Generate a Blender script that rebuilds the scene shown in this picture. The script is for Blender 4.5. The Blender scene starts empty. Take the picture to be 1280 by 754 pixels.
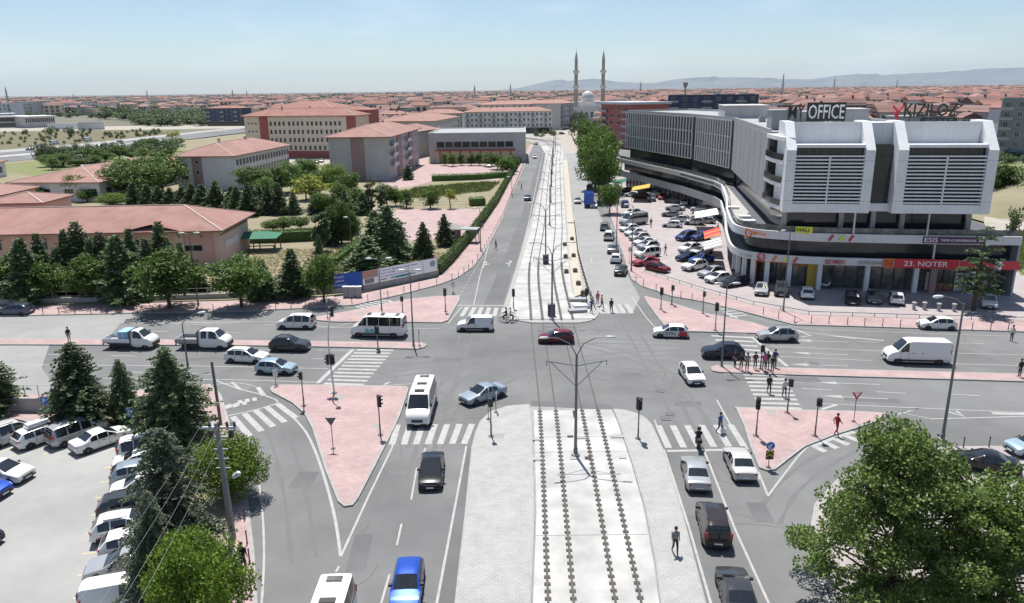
import bpy, bmesh, math, random
from mathutils import Vector, Matrix
R = math.radians
random.seed(7)
scene = bpy.context.scene
COL = scene.collection
# ------------------------------------------------------------------ camera, sky, sun, exposure
CAM_H, FPX, PITCH, ROLL = 28.0, 935.0, R(15.82), R(0.72)
cam_d = bpy.data.cameras.new('camera'); cam = bpy.data.objects.new('camera', cam_d); COL.objects.link(cam)
CM = Matrix.Rotation(math.pi/2-PITCH, 3, 'X') @ Matrix.Rotation(-ROLL, 3, 'Z')
cam.matrix_world = Matrix.Translation((0, 0, CAM_H)) @ CM.to_4x4()
cam_d.sensor_width = 36.0; cam_d.lens = 36.0*FPX/1280.0; cam_d.clip_start = 0.5; cam_d.clip_end = 90000
scene.camera = cam
SUN_EL, SUN_AZ = R(68), math.atan2(-0.24, 1.0)          # azimuth measured from +Y towards +X
sd = Vector((math.sin(SUN_AZ)*math.cos(SUN_EL), math.cos(SUN_AZ)*math.cos(SUN_EL), math.sin(SUN_EL)))
w = bpy.data.worlds.new('World'); scene.world = w; w.use_nodes = True
nt = w.node_tree; bg = nt.nodes['Background']
sky = nt.nodes.new('ShaderNodeTexSky'); sky.sky_type = 'NISHITA'; sky.sun_disc = False
sky.sun_elevation = SUN_EL; sky.sun_rotation = SUN_AZ
sky.altitude = 1000; sky.air_density = 1.0; sky.dust_density = .7; sky.ozone_density = 2.0
# thin high cirrus: a world-direction noise that whitens the sky a little
tc = nt.nodes.new('ShaderNodeTexCoord'); mp = nt.nodes.new('ShaderNodeMapping'); mp.inputs['Scale'].default_value = (2.2, 2.2, 9.0)
nz = nt.nodes.new('ShaderNodeTexNoise'); nz.inputs['Scale'].default_value = 2.4; nz.inputs['Detail'].default_value = 6
rp = nt.nodes.new('ShaderNodeValToRGB'); rp.color_ramp.elements[0].position = .5; rp.color_ramp.elements[1].position = .8
rp.color_ramp.elements[0].color = (.04, .04, .04, 1); rp.color_ramp.elements[1].color = (.40, .40, .40, 1)
mx = nt.nodes.new('ShaderNodeMix'); mx.data_type = 'RGBA'; mx.inputs['B'].default_value = (9.0, 9.6, 10.2, 1)
nt.links.new(tc.outputs['Generated'], mp.inputs['Vector']); nt.links.new(mp.outputs['Vector'], nz.inputs['Vector'])
nt.links.new(nz.outputs['Fac'], rp.inputs['Fac']); nt.links.new(rp.outputs['Color'], mx.inputs['Factor'])
nt.links.new(sky.outputs['Color'], mx.inputs['A']); nt.links.new(mx.outputs['Result'], bg.inputs['Color'])
bg.inputs['Strength'].default_value = 0.07
sl = bpy.data.lights.new('sun', 'SUN'); sun = bpy.data.objects.new('sun', sl); COL.objects.link(sun)
sl.energy = 4.2; sl.angle = R(0.53); sl.color = (1.0, .965, .90)
sun.rotation_euler = (-sd).to_track_quat('-Z', 'Y').to_euler(); sun.location = (0, 0, 80)
scene.view_settings.view_transform = 'Standard'; scene.view_settings.look = 'None'
scene.view_settings.gamma = 1.0; scene.view_settings.use_curve_mapping = False
scene.view_settings.exposure = 0.72
scene.cycles.max_bounces = 5; scene.cycles.diffuse_bounces = 3; scene.cycles.glossy_bounces = 2
scene.cycles.transmission_bounces = 2; scene.cycles.volume_bounces = 0; scene.cycles.transparent_max_bounces = 4
# ------------------------------------------------------------------ photo pixel -> place
def ray(px, py): return CM @ Vector((px-640, -(py-377), -FPX))
def G(px, py, z=0.0):
    d = ray(px, py); t = (z-CAM_H)/d.z; return Vector((d.x*t, d.y*t, z))
def ZAT(px, py, Y):
    d = ray(px, py); return CAM_H + d.z*Y/d.y
# ------------------------------------------------------------------ materials
MATS = {}
def mat(name, col, rough=.8, var=.12, scale=3.0, metal=0.0, bump=0.0, spec=.5, col2=None, big=None, coat=0, detail=5, bscale=None, emit=None, stretch=None):
    if name in MATS: return MATS[name]
    m = bpy.data.materials.new(name); m.use_nodes = True; n = m.node_tree; b = n.nodes['Principled BSDF']
    b.inputs['Roughness'].default_value = rough; b.inputs['Metallic'].default_value = metal
    b.inputs['Specular IOR Level'].default_value = spec; b.inputs['Coat Weight'].default_value = coat
    if coat: b.inputs['Coat Roughness'].default_value = .05
    c = tuple(col)+(1,)
    if var > 0:
        t = n.nodes.new('ShaderNodeTexCoord'); x = n.nodes.new('ShaderNodeTexNoise')
        x.inputs['Scale'].default_value = scale; x.inputs['Detail'].default_value = detail; x.inputs['Roughness'].default_value = .65
        if stretch:
            mpn = n.nodes.new('ShaderNodeMapping'); mpn.inputs['Scale'].default_value = stretch
            n.links.new(t.outputs['Object'], mpn.inputs['Vector']); n.links.new(mpn.outputs['Vector'], x.inputs['Vector'])
        else: n.links.new(t.outputs['Object'], x.inputs['Vector'])
        r = n.nodes.new('ShaderNodeValToRGB'); r.color_ramp.elements[0].position = .3; r.color_ramp.elements[1].position = .7
        c2 = tuple(col2) if col2 else tuple(min(1, v*(1+var)) for v in col)
        r.color_ramp.elements[0].color = tuple(v*(1-var) for v in col)+(1,) if not col2 else c
        r.color_ramp.elements[1].color = c2+(1,)
        n.links.new(x.outputs['Fac'], r.inputs['Fac']); out = r.outputs['Color']
        if big:
            x2 = n.nodes.new('ShaderNodeTexNoise'); x2.inputs['Scale'].default_value = big[0]; x2.inputs['Detail'].default_value = 4
            n.links.new(t.outputs['Object'], x2.inputs['Vector'])
            r2 = n.nodes.new('ShaderNodeValToRGB'); r2.color_ramp.elements[0].position = .35; r2.color_ramp.elements[1].position = .65
            a = 1-big[1]; r2.color_ramp.elements[0].color = (a, a, a, 1); r2.color_ramp.elements[1].color = (1, 1, 1, 1)
            n.links.new(x2.outputs['Fac'], r2.inputs['Fac'])
            k = n.nodes.new('ShaderNodeMix'); k.data_type = 'RGBA'; k.blend_type = 'MULTIPLY'; k.inputs['Factor'].default_value = 1
            n.links.new(out, k.inputs['A']); n.links.new(r2.outputs['Color'], k.inputs['B']); out = k.outputs['Result']
        n.links.new(out, b.inputs['Base Color'])
        if bump:
            bp = n.nodes.new('ShaderNodeBump'); bp.inputs['Strength'].default_value = bump; bp.inputs['Distance'].default_value = .02
            if bscale:
                x3 = n.nodes.new('ShaderNodeTexNoise'); x3.inputs['Scale'].default_value = bscale; x3.inputs['Detail'].default_value = 3
                n.links.new(t.outputs['Object'], x3.inputs['Vector']); n.links.new(x3.outputs['Fac'], bp.inputs['Height'])
            else: n.links.new(x.outputs['Fac'], bp.inputs['Height'])
            n.links.new(bp.outputs['Normal'], b.inputs['Normal'])
    else: b.inputs['Base Color'].default_value = c
    MATS[name] = m; return m
def brickmat(name, c1, c2, mortar, bw, bh, rot=0, ms=.012, big=.25, rough=.85, bigscale=.35):
    m = bpy.data.materials.new(name); m.use_nodes = True; n = m.node_tree; b = n.nodes['Principled BSDF']
    b.inputs['Roughness'].default_value = rough
    t = n.nodes.new('ShaderNodeTexCoord'); mpn = n.nodes.new('ShaderNodeMapping'); mpn.inputs['Rotation'].default_value = (0, 0, rot)
    k = n.nodes.new('ShaderNodeTexBrick'); k.inputs['Scale'].default_value = 1; k.inputs['Brick Width'].default_value = bw; k.inputs['Row Height'].default_value = bh
    k.inputs['Mortar Size'].default_value = ms; k.inputs['Color1'].default_value = c1+(1,); k.inputs['Color2'].default_value = c2+(1,); k.inputs['Mortar'].default_value = mortar+(1,)
    x = n.nodes.new('ShaderNodeTexNoise'); x.inputs['Scale'].default_value = bigscale; x.inputs['Detail'].default_value = 6; x.inputs['Roughness'].default_value = .7
    r = n.nodes.new('ShaderNodeValToRGB'); r.color_ramp.elements[0].position = .33; r.color_ramp.elements[1].position = .62
    r.color_ramp.elements[0].color = (1-big,)*3+(1,); r.color_ramp.elements[1].color = (1, 1, 1, 1)
    q = n.nodes.new('ShaderNodeMix'); q.data_type = 'RGBA'; q.blend_type = 'MULTIPLY'; q.inputs['Factor'].default_value = 1
    n.links.new(t.outputs['Object'], mpn.inputs['Vector']); n.links.new(mpn.outputs['Vector'], k.inputs['Vector'])
    n.links.new(t.outputs['Object'], x.inputs['Vector']); n.links.new(x.outputs['Fac'], r.inputs['Fac'])
    n.links.new(k.outputs['Color'], q.inputs['A']); n.links.new(r.outputs['Color'], q.inputs['B']); n.links.new(q.outputs['Result'], b.inputs['Base Color'])
    MATS[name] = m; return m
def leafmat(name, ca, cb, trans=.35, vary=.25):
    """leaf colour runs from ca to cb at random leaf by leaf, and tree by tree"""
    m = bpy.data.materials.new(name); m.use_nodes = True; n = m.node_tree; b = n.nodes['Principled BSDF']; o = n.nodes['Material Output']
    g = n.nodes.new('ShaderNodeNewGeometry'); oi = n.nodes.new('ShaderNodeObjectInfo')
    mxn = n.nodes.new('ShaderNodeMix'); mxn.data_type = 'RGBA'; mxn.inputs['A'].default_value = ca+(1,); mxn.inputs['B'].default_value = cb+(1,)
    n.links.new(g.outputs['Random Per Island'], mxn.inputs['Factor'])
    mr = n.nodes.new('ShaderNodeMapRange'); mr.inputs['To Min'].default_value = 1-vary; mr.inputs['To Max'].default_value = 1+vary
    n.links.new(oi.outputs['Random'], mr.inputs['Value'])
    mu = n.nodes.new('ShaderNodeMix'); mu.data_type = 'RGBA'; mu.blend_type = 'MULTIPLY'; mu.inputs['Factor'].default_value = 1
    n.links.new(mxn.outputs['Result'], mu.inputs['A']); n.links.new(mr.outputs['Result'], mu.inputs['B'])
    b.inputs['Roughness'].default_value = .55; b.inputs['Specular IOR Level'].default_value = .35
    tr = n.nodes.new('ShaderNodeBsdfTranslucent'); ms = n.nodes.new('ShaderNodeMixShader'); ms.inputs['Fac'].default_value = trans
    n.links.new(mu.outputs['Result'], b.inputs['Base Color']); n.links.new(mu.outputs['Result'], tr.inputs['Color'])
    n.links.new(b.outputs['BSDF'], ms.inputs[1]); n.links.new(tr.outputs['BSDF'], ms.inputs[2]); n.links.new(ms.outputs['Shader'], o.inputs['Surface'])
    MATS[name] = m; return m
mat('asphalt', (.168, .169, .170), .9, .12, .25, bump=.15, bscale=40, big=(.07, .28), detail=10)
mat('asphalt_old', (.275, .274, .272), .92, .09, .3, bump=.15, bscale=40, big=(.06, .12), detail=9)
mat('asphalt_dark', (.128, .129, .132), .9, .12, .3, bump=.15, bscale=40, big=(.08, .15), detail=9)
mat('paint', (.40, .40, .395), .7, .16, 1.6, col2=(.27, .27, .266), detail=10)
mat('paint_yellow', (.60, .52, .24), .75, .2, 2, col2=(.42, .39, .27))
mat('lot', (.33, .328, .322), .9, .08, .4, big=(.12, .2), detail=9, bump=.1, bscale=30)
brickmat('pink_paver', (.385, .27, .263), (.435, .32, .312), (.32, .225, .22), .4, .2, R(8), .012, .24)
brickmat('plaza_paver', (.345, .305, .305), (.385, .345, .345), (.29, .26, .26), .4, .2, R(-8), .012, .2)
brickmat('white_paver', (.345, .345, .338), (.385, .385, .377), (.285, .285, .278), .4, .2, 0, .02, .16, bigscale=.7)
mat('kerb', (.31, .30, .29), .9, .15, 1.5)
mat('concrete_white', (.455, .452, .443), .85, .10, .5, big=(.35, .28), detail=10)
mat('concrete_cream', (.41, .375, .31), .85, .1, 1.2)
mat('concrete', (.36, .35, .335), .9, .15, 1.0)
mat('concrete_grey', (.27, .265, .26), .9, .15, 1.0)
mat('rail_steel', (.075, .068, .064), .6, .25, 8, metal=.3)
mat('fastener', (.105, .088, .078), .8, .3, 8)
mat('earth', (.26, .22, .15), .95, .1, .12, col2=(.185, .175, .10), detail=10, bump=.3, bscale=6)
mat('ground', (.17, .155, .12), .95, .1, .02, col2=(.10, .11, .07), detail=10)
mat('grass', (.115, .155, .045), .95, .1, .3, col2=(.21, .20, .09), detail=9, bump=.3, bscale=8)
mat('field', (.155, .135, .07), .95, .1, .06, col2=(.105, .10, .05), detail=9)
mat('dust', (.38, .355, .32), .95, .1, .2, col2=(.29, .26, .21), detail=9)
mat('wall_pink', (.70, .43, .36), .85, .06, .7, big=(.2, .1))
mat('wall_pink_pale', (.70, .50, .43), .85, .06, .7, big=(.2, .1))
mat('wall_red', (.36, .11, .10), .85, .08, .7)
mat('wall_white', (.70, .69, .71), .85, .06, .8, big=(.2, .12), stretch=(2, 2, .2), detail=7)
mat('wall_offwhite', (.70, .68, .66), .85, .05, .5, big=(.2, .1))
mat('wall_grey', (.52, .50, .50), .85, .08, .8, big=(.2, .14), stretch=(2, 2, .2), detail=7)
mat('wall_brown', (.33, .23, .22), .85, .08, .5)
mat('wall_cream', (.70, .58, .47), .85, .06, .5)
mat('wall_navy', (.05, .06, .12), .8, .1, .5)
mat('panel_white', (.76, .77, .78), .45, .07, 1.2, big=(.3, .1), stretch=(2.5, 2.5, .22), detail=7)
mat('panel_grey', (.33, .335, .34), .5, .08, 1.0, big=(.3, .12), stretch=(2, 2, .2), detail=7)
mat('fin_grey', (.50, .50, .49), .55, .05, .5)
mat('roof_grey', (.44, .46, .48), .6, .08, .3)
mat('roof_deck', (.30, .305, .31), .8, .1, .3)
mat('dark_floor', (.075, .08, .095), .7, .2, .6)
mat('interior', (.02, .021, .024), .8, .3, .8)
mat('glass_dark', (.022, .027, .034), .12, .3, .35, spec=.8)
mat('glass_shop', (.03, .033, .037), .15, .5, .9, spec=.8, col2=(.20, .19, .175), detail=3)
mat('glass_blue', (.10, .15, .20), .12, .2, .3, spec=.9)
mat('frame_white', (.62, .62, .62), .5, 0)
mat('frame_dark', (.06, .062, .066), .5, 0)
mat('red_sign', (.55, .03, .045), .5, .06, 2)
mat('purple_sign', (.10, .03, .075), .5, .06, 2)
mat('orange_paint', (.60, .16, .03), .5, .06, 2)
mat('yellow_paint', (.55, .38, .05), .5, .06, 2)
mat('yellow_green', (.62, .66, .06), .5, .06, 2)
mat('white_letter', (.80, .80, .80), .5, 0)
mat('black_letter', (.02, .02, .022), .4, 0)
mat('red_letter', (.45, .03, .04), .5, 0)
mat('blue_print', (.05, .15, .48), .6, .05, 1)
mat('steel', (.15, .155, .16), .5, .1, 5, metal=.3)
mat('steel_pale', (.55, .56, .57), .5, .06, 5, metal=.2)
mat('steel_dark', (.075, .078, .082), .5, .1, 5, metal=.3)
mat('black_plastic', (.018, .018, .02), .5, 0)
mat('rubber', (.022, .022, .023), .85, .2, 9)
mat('rim', (.38, .39, .40), .35, .1, 9, metal=.8)
mat('car_glass', (.015, .018, .022), .06, 0, spec=.9)
mat('lamp_clear', (.55, .57, .60), .15, 0, spec=.8)
mat('lamp_red', (.33, .015, .015), .25, 0)
mat('plate', (.7, .7, .7), .5, 0)
mat('wood', (.16, .12, .085), .9, .3, 6)
mat('bark', (.085, .062, .045), .95, .35, 6)
mat('skin', (.42, .25, .18), .6, 0)
mat('skin_dark', (.33, .19, .13), .6, 0)
mat('hair', (.018, .014, .012), .7, 0)
# clay tile roof: ribs down the slope
def tilemat(name, ca, cb):
    m = mat(name, ca, .85, .1, .5, col2=cb, detail=9, big=(.15, .16)); n = m.node_tree; b = n.nodes['Principled BSDF']
    t = n.nodes.new('ShaderNodeTexCoord'); wv = n.nodes.new('ShaderNodeTexWave'); wv.bands_direction = 'Z'; wv.inputs['Scale'].default_value = 2.6; wv.inputs['Distortion'].default_value = .4
    bp = n.nodes.new('ShaderNodeBump'); bp.inputs['Strength'].default_value = .5; bp.inputs['Distance'].default_value = .06
    n.links.new(t.outputs['Object'], wv.inputs['Vector']); n.links.new(wv.outputs['Fac'], bp.inputs['Height']); n.links.new(bp.outputs['Normal'], b.inputs['Normal'])
    src = b.inputs['Base Color'].links[0].from_socket; rw = n.nodes.new('ShaderNodeValToRGB'); rw.color_ramp.elements[0].position = .1; rw.color_ramp.elements[1].position = .5; rw.color_ramp.elements[0].color = (.78, .76, .76, 1); rw.color_ramp.elements[1].color = (1.04, 1.04, 1.04, 1)
    k = n.nodes.new('ShaderNodeMix'); k.data_type = 'RGBA'; k.blend_type = 'MULTIPLY'; k.inputs['Factor'].default_value = 1; n.links.new(wv.outputs['Fac'], rw.inputs['Fac']); n.links.new(src, k.inputs['A']); n.links.new(rw.outputs['Color'], k.inputs['B']); n.links.new(k.outputs['Result'], b.inputs['Base Color'])
tilemat('tile', (.29, .145, .118), (.365, .215, .185)); tilemat('tile_b', (.26, .11, .085), (.32, .16, .132))
tilemat('tile_c', (.32, .17, .13), (.36, .215, .18)); tilemat('tile_d', (.20, .105, .09), (.25, .15, .13)); mat('city_dark', (.16, .15, .15), .9, .2, .3)
mat('ridge', (.42, .33, .31), .85, .1, 2)
leafmat('leaf_conifer', (.058, .10, .042), (.165, .225, .10), .30)
leafmat('leaf_spruce', (.065, .11, .05), (.19, .245, .12), .30)
leafmat('leaf_cedar', (.075, .10, .065), (.20, .235, .15), .25, .12)
leafmat('leaf_round', (.052, .10, .02), (.15, .235, .05), .38, .3)
leafmat('leaf_bright', (.075, .14, .015), (.19, .275, .035), .40, .12)
leafmat('leaf_maple', (.065, .12, .025), (.22, .30, .075), .38, .05)
leafmat('leaf_far', (.06, .10, .04), (.13, .175, .07), .25)
leafmat('leaf_yellow', (.20, .24, .03), (.32, .34, .06), .4)
leafmat('leaf_hedge', (.05, .105, .022), (.11, .19, .045), .3)
# ------------------------------------------------------------------ mesh helpers
class MB:
    def __init__(s): s.v = []; s.f = []; s.m = []; s.mi = 0; s.smooth = False
    def add(s, vs, fs):
        o = len(s.v); s.v += [tuple(p) for p in vs]; s.f += [tuple(i+o for i in f) for f in fs]; s.m += [s.mi]*len(fs); return s
    def box(s, x0, x1, y0, y1, z0, z1):
        return s.add([(x0, y0, z0), (x1, y0, z0), (x1, y1, z0), (x0, y1, z0), (x0, y0, z1), (x1, y0, z1), (x1, y1, z1), (x0, y1, z1)],
                     [(0, 3, 2, 1), (4, 5, 6, 7), (0, 1, 5, 4), (1, 2, 6, 5), (2, 3, 7, 6), (3, 0, 4, 7)])
    def bar(s, a, b, wd, ht=None, up=(0, 0, 1)):
        a, b = Vector(a), Vector(b); d = (b-a).normalized(); u = Vector(up)
        if abs(d.dot(u)) > .99: u = Vector((1, 0, 0))
        sx = d.cross(u).normalized()*wd/2; uz = sx.cross(d).normalized()*((ht or wd)/2)
        return s.add([a-sx-uz, a+sx-uz, a+sx+uz, a-sx+uz, b-sx-uz, b+sx-uz, b+sx+uz, b-sx+uz],
                     [(0, 1, 2, 3), (7, 6, 5, 4), (0, 4, 5, 1), (1, 5, 6, 2), (2, 6, 7, 3), (3, 7, 4, 0)])
    def tube(s, pts, rs, n=8, cap=True):
        pts = [Vector(p) for p in pts]; k = len(pts); rs = rs if isinstance(rs, (list, tuple)) else [rs]*k; vs = []; fs = []
        prev = None
        for i, p in enumerate(pts):
            d = (pts[min(i+1, k-1)]-pts[max(i-1, 0)]).normalized(); u = Vector((0, 0, 1)) if abs(d.z) < .95 else Vector((1, 0, 0))
            if prev is not None:
                a = (prev-d*prev.dot(d)); a = a.normalized() if a.length > 1e-5 else d.cross(u).normalized()
            else: a = d.cross(u).normalized()
            prev = a; b = d.cross(a)
            for j in range(n): t = 2*math.pi*j/n; vs.append(p+(a*math.cos(t)+b*math.sin(t))*rs[i])
        for i in range(k-1):
            for j in range(n): fs.append((i*n+j, i*n+(j+1) % n, (i+1)*n+(j+1) % n, (i+1)*n+j))
        if cap: fs.append(tuple(reversed(range(n)))); fs.append(tuple(range((k-1)*n, k*n)))
        return s.add(vs, fs)
    def lathe(s, prof, n=16, c=(0, 0, 0), axis='z'):
        vs = []; fs = []; k = len(prof)
        for r, z in prof:
            for j in range(n):
                t = 2*math.pi*j/n; x, y = r*math.cos(t), r*math.sin(t)
                p = (x, y, z) if axis == 'z' else ((x, z, y) if axis == 'y' else (z, x, y)); vs.append((p[0]+c[0], p[1]+c[1], p[2]+c[2]))
        for i in range(k-1):
            for j in range(n): fs.append((i*n+j, i*n+(j+1) % n, (i+1)*n+(j+1) % n, (i+1)*n+j))
        fs.append(tuple(reversed(range(n)))); fs.append(tuple(range((k-1)*n, k*n)))
        return s.add(vs, fs)
    def prism(s, poly, z0, z1):
        n = len(poly); a = sum(poly[i][0]*poly[(i+1) % n][1]-poly[(i+1) % n][0]*poly[i][1] for i in range(n))
        if a < 0: poly = list(reversed(poly))
        vs = [(p[0], p[1], z0) for p in poly]+[(p[0], p[1], z1) for p in poly]
        return s.add(vs, [tuple(range(n, 2*n))]+[tuple(reversed(range(n)))]+[(i, (i+1) % n, n+(i+1) % n, n+i) for i in range(n)])
    def quad(s, *ps): return s.add(ps, [tuple(range(len(ps)))])
    def mesh(s, name, mats, smooth=None):
        me = bpy.data.meshes.new(name); me.from_pydata(s.v, [], s.f)
        for m in (mats if isinstance(mats, (list, tuple)) else [mats]): me.materials.append(MATS[m] if isinstance(m, str) else m)
        if any(s.m): me.polygons.foreach_set('material_index', s.m)
        sm = s.smooth if smooth is None else smooth
        if sm: me.polygons.foreach_set('use_smooth', [True]*len(me.polygons))
        me.update(); return me
    def build(s, name, mats, parent=None, smooth=None, loc=None, rz=None): return link(name, s.mesh(name, mats, smooth), parent, loc, rz)
def link(name, me, parent=None, loc=None, rz=None):
    o = bpy.data.objects.new(name, me); COL.objects.link(o)
    if parent is not None: o.parent = parent
    if loc is not None: o.location = loc
    if rz is not None: o.rotation_euler = (0, 0, rz)
    return o
def tag(o, label=None, cat=None, group=None, kind=None):
    if label: o['label'] = label
    if cat: o['category'] = cat
    if group: o['group'] = group
    if kind: o['kind'] = kind
    return o
def thing(name, label, cat, loc=(0, 0, 0), rz=0.0, group=None):
    o = bpy.data.objects.new(name, None); COL.objects.link(o); o.empty_display_size = .2
    o.location = loc; o.rotation_euler = (0, 0, rz); return tag(o, label, cat, group)
KIDS = {}
def kids(o):
    k = o.as_pointer()
    if k not in KIDS: KIDS[k] = [c for c in bpy.data.objects if c.parent == o]
    return KIDS[k]
def dup(o, parent=None):
    c = o.copy(); COL.objects.link(c); c.parent = parent
    KIDS[c.as_pointer()] = [dup(k, c) for k in kids(o)]
    return c
def inset(poly, d):
    n = len(poly); a = sum(poly[i][0]*poly[(i+1) % n][1]-poly[(i+1) % n][0]*poly[i][1] for i in range(n)); sg = 1 if a > 0 else -1; out = []
    for i in range(n):
        p0, p, p1 = Vector(poly[i-1][:2]), Vector(poly[i][:2]), Vector(poly[(i+1) % n][:2])
        e0, e1 = (p-p0).normalized(), (p1-p).normalized(); n0, n1 = Vector((-e0.y, e0.x))*sg, Vector((-e1.y, e1.x))*sg
        b = n0+n1; b = b/max(b.length_squared, .35)*2 if b.length > 1e-6 else n0
        q = p+b*d*.5*1.0 if False else p+(n0+n1)/max(1+n0.dot(n1), .35)*d; out.append((q.x, q.y))
    return out
def spline(pts, n=6, closed=False):
    """Catmull-Rom through 2-D points"""
    P = [Vector(p[:2]) for p in pts]; out = []; k = len(P)
    for i in range(k if closed else k-1):
        g = (lambda j: P[j % k]) if closed else (lambda j: P[min(max(j, 0), k-1)])
        p0, p1, p2, p3 = g(i-1), g(i), g(i+1), g(i+2)
        for j in range(n):
            t = j/n; q = .5*((2*p1)+(p2-p0)*t+(2*p0-5*p1+4*p2-p3)*t*t+(3*p1-p0-3*p2+p3)*t**3); out.append((q.x, q.y))
    if not closed: out.append((P[-1].x, P[-1].y))
    return out
def GP(pts, z=0.0): return [tuple(G(x, y, z)[:2]) for x, y in pts]
# ================================================================== SETTING: ground, roads, pavements
def offset(path, d):
    out = []
    for i, p in enumerate(path):
        a, b = Vector(path[max(i-1, 0)]), Vector(path[min(i+1, len(path)-1)]); t = (b-a).normalized(); out.append((p[0]+t.y*d, p[1]-t.x*d))
    return out

g = MB(); S = 39000
g.add([(-S, -250, -.25), (S, -250, -.25), (S, S, -.25), (-S, S, -.25)], [(0, 1, 2, 3)])
tag(g.build('ground', 'ground'), kind='structure')
rd = MB(); rd.add([(-260, 15, 0), (260, 15, 0), (260, 92, 0), (90, 118, 0), (60, 300, 0), (110, 640, 0), (20, 640, 0), (-14, 300, 0), (-30, 128, 0), (-260, 128, 0)], [tuple(range(10))])
road = tag(rd.build('road', 'asphalt'), kind='structure')
def sheet(name, pts, m, z, parent=None, px=True):
    P = GP(pts) if px else pts; b = MB(); n = len(P); a = sum(P[i][0]*P[(i+1) % n][1]-P[(i+1) % n][0]*P[i][1] for i in range(n))
    if a < 0: P = P[::-1]
    b.add([(p[0], p[1], z) for p in P], [tuple(range(n))]); return b.build(name, m, parent)
def pave(name, pts, m, z=.13, kerb=.22, px=True, smooth=0, kerbm='kerb', label=None):
    P = GP(pts, z) if px else list(pts)
    if smooth: P = spline(P, smooth, True)
    k = MB(); k.prism(P, -.02, z)
    q = MB(); q.prism(inset(P, kerb), z-.05, z+.006)
    o = q.build(name, m); tag(o, kind='structure'); k.build('kerb', kerbm, o); return o
# resurfaced and old stretches of the carriageway
sheet('old_asphalt', [(-250, 424), (-250, 398), (0, 394), (176, 391), (150, 405), (134, 424)], 'asphalt_old', .004, road)
sheet('old_asphalt', [(-250, 432), (62, 431), (52, 460), (84, 505), (-250, 520)], 'asphalt_old', .004, road)
sheet('dark_asphalt', [(572, 720), (589, 560), (584, 556), (545, 754), (540, 790), (568, 790)], 'asphalt_dark', .004, road)
sheet('dark_asphalt', [(660, 280), (628, 381), (605, 381), (648, 280), (672, 205), (679, 185), (686, 185), (676, 230)], 'asphalt_dark', .004, road)
sheet('dark_asphalt', [(868, 754), (836, 640), (818, 560), (826, 560), (848, 640), (884, 754)], 'asphalt_dark', .004, road)
sheet('dark_asphalt', [(664, 501), (664, 507), (766, 512), (764, 506), (720, 503)], 'asphalt_dark', .004, road)
sheet('pale_asphalt', [(735, 367), (722, 317), (716, 250), (706, 190), (722, 190), (742, 250), (764, 300), (786, 347), (800, 372), (790, 392), (752, 392)], 'asphalt_old', .004, road)
sheet('pale_asphalt', [(700, 192), (660, 176), (640, 170), (690, 152), (735, 152), (722, 178), (722, 192)], 'dust', .006, road)
# pavements and islands, outlines read off the photograph
pave('pavement', [(-250, 388), (0, 384), (101, 381), (320, 375), (408, 371), (454, 366), (500, 357), (547, 347), (563, 332), (590, 300), (620, 258), (637, 227), (654, 199), (662, 180),
                  (667, 181), (660, 197), (641, 242), (629, 272), (617, 295), (603, 318), (592, 333), (572, 347), (547, 356), (501, 368), (443, 381), (383, 385), (300, 389), (176, 391), (40, 394), (-250, 399)], 'pink_paver')
pave('traffic_island', [(393, 396), (440, 388), (507, 374), (545, 370), (573, 369), (575, 374), (560, 400), (552, 403), (470, 402), (418, 402), (396, 400)], 'pink_paver')
pave('median', [(-250, 427), (0, 423), (300, 425), (527, 428), (534, 430.5), (530, 434), (522, 436), (420, 433.5), (300, 431.5), (0, 430.5), (-250, 433)], 'pink_paver', kerb=.16)
pave('traffic_island', [(337, 486), (341, 482), (350, 480.5), (430, 481), (507, 482.5), (511, 485), (501, 516), (495, 530), (470, 580), (448, 622), (441, 631), (430, 632.5), (422, 626), (406, 586), (390, 535), (380, 516), (365, 503), (340, 490)], 'pink_paver')
pave('pavement', [(-250, 506), (0, 491.5), (68, 492), (200, 486), (262, 480), (276, 492), (282, 510), (287, 528), (297, 551), (305, 590), (312, 640), (318, 690), (322, 754), (324, 830), (268, 830), (276, 754), (284, 690), (284, 640), (280, 590), (272, 551),
                  (262, 525), (240, 513), (68, 516), (0, 517), (-250, 532)], 'pink_paver')
pave('traffic_island', [(888, 460), (891, 457.5), (896, 456.3), (921, 457), (971, 459), (1000, 460), (1280, 467), (1500, 474), (1500, 485), (1280, 476.5), (1000, 468.5), (971, 467.5), (900, 465), (891, 463.5)], 'pink_paver', kerb=.16)
pave('traffic_island', [(807, 370), (842, 379), (881, 391), (941, 403), (966, 411), (966, 414.5), (956, 416.5), (860, 414), (838, 411), (831, 407), (825, 400), (810, 380), (805, 371)], 'pink_paver')
pave('traffic_island', [(918, 508.5), (960, 510), (1001, 512), (1074, 513.6), (1106, 516), (1110, 518.5), (1103, 524), (1067, 536), (1041, 544), (1006, 558), (985, 574), (970, 586), (960, 588), (949, 584), (938, 558), (930, 532), (921, 512)], 'pink_paver')
pave('pavement', [(764, 272), (775, 305), (786, 340), (790, 349), (801, 357), (839, 370), (880, 377), (936, 391), (992, 405.5), (1080, 408), (1239, 413), (1500, 422), (1500, 408), (1280, 400), (1149, 397.5), (1011, 393), (942, 380), (880, 363), (835, 349), (806, 338), (798, 325), (786, 300), (772, 268), (768, 255), (760, 255)], 'pink_paver')
pave('car_park', [(1022, 699), (1012, 665), (1018, 630), (1045, 600), (1095, 574), (1140, 563), (1186, 558), (1280, 557), (1600, 560), (1700, 1000), (1130, 1000), (1045, 754)], 'plaza_paver')
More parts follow.
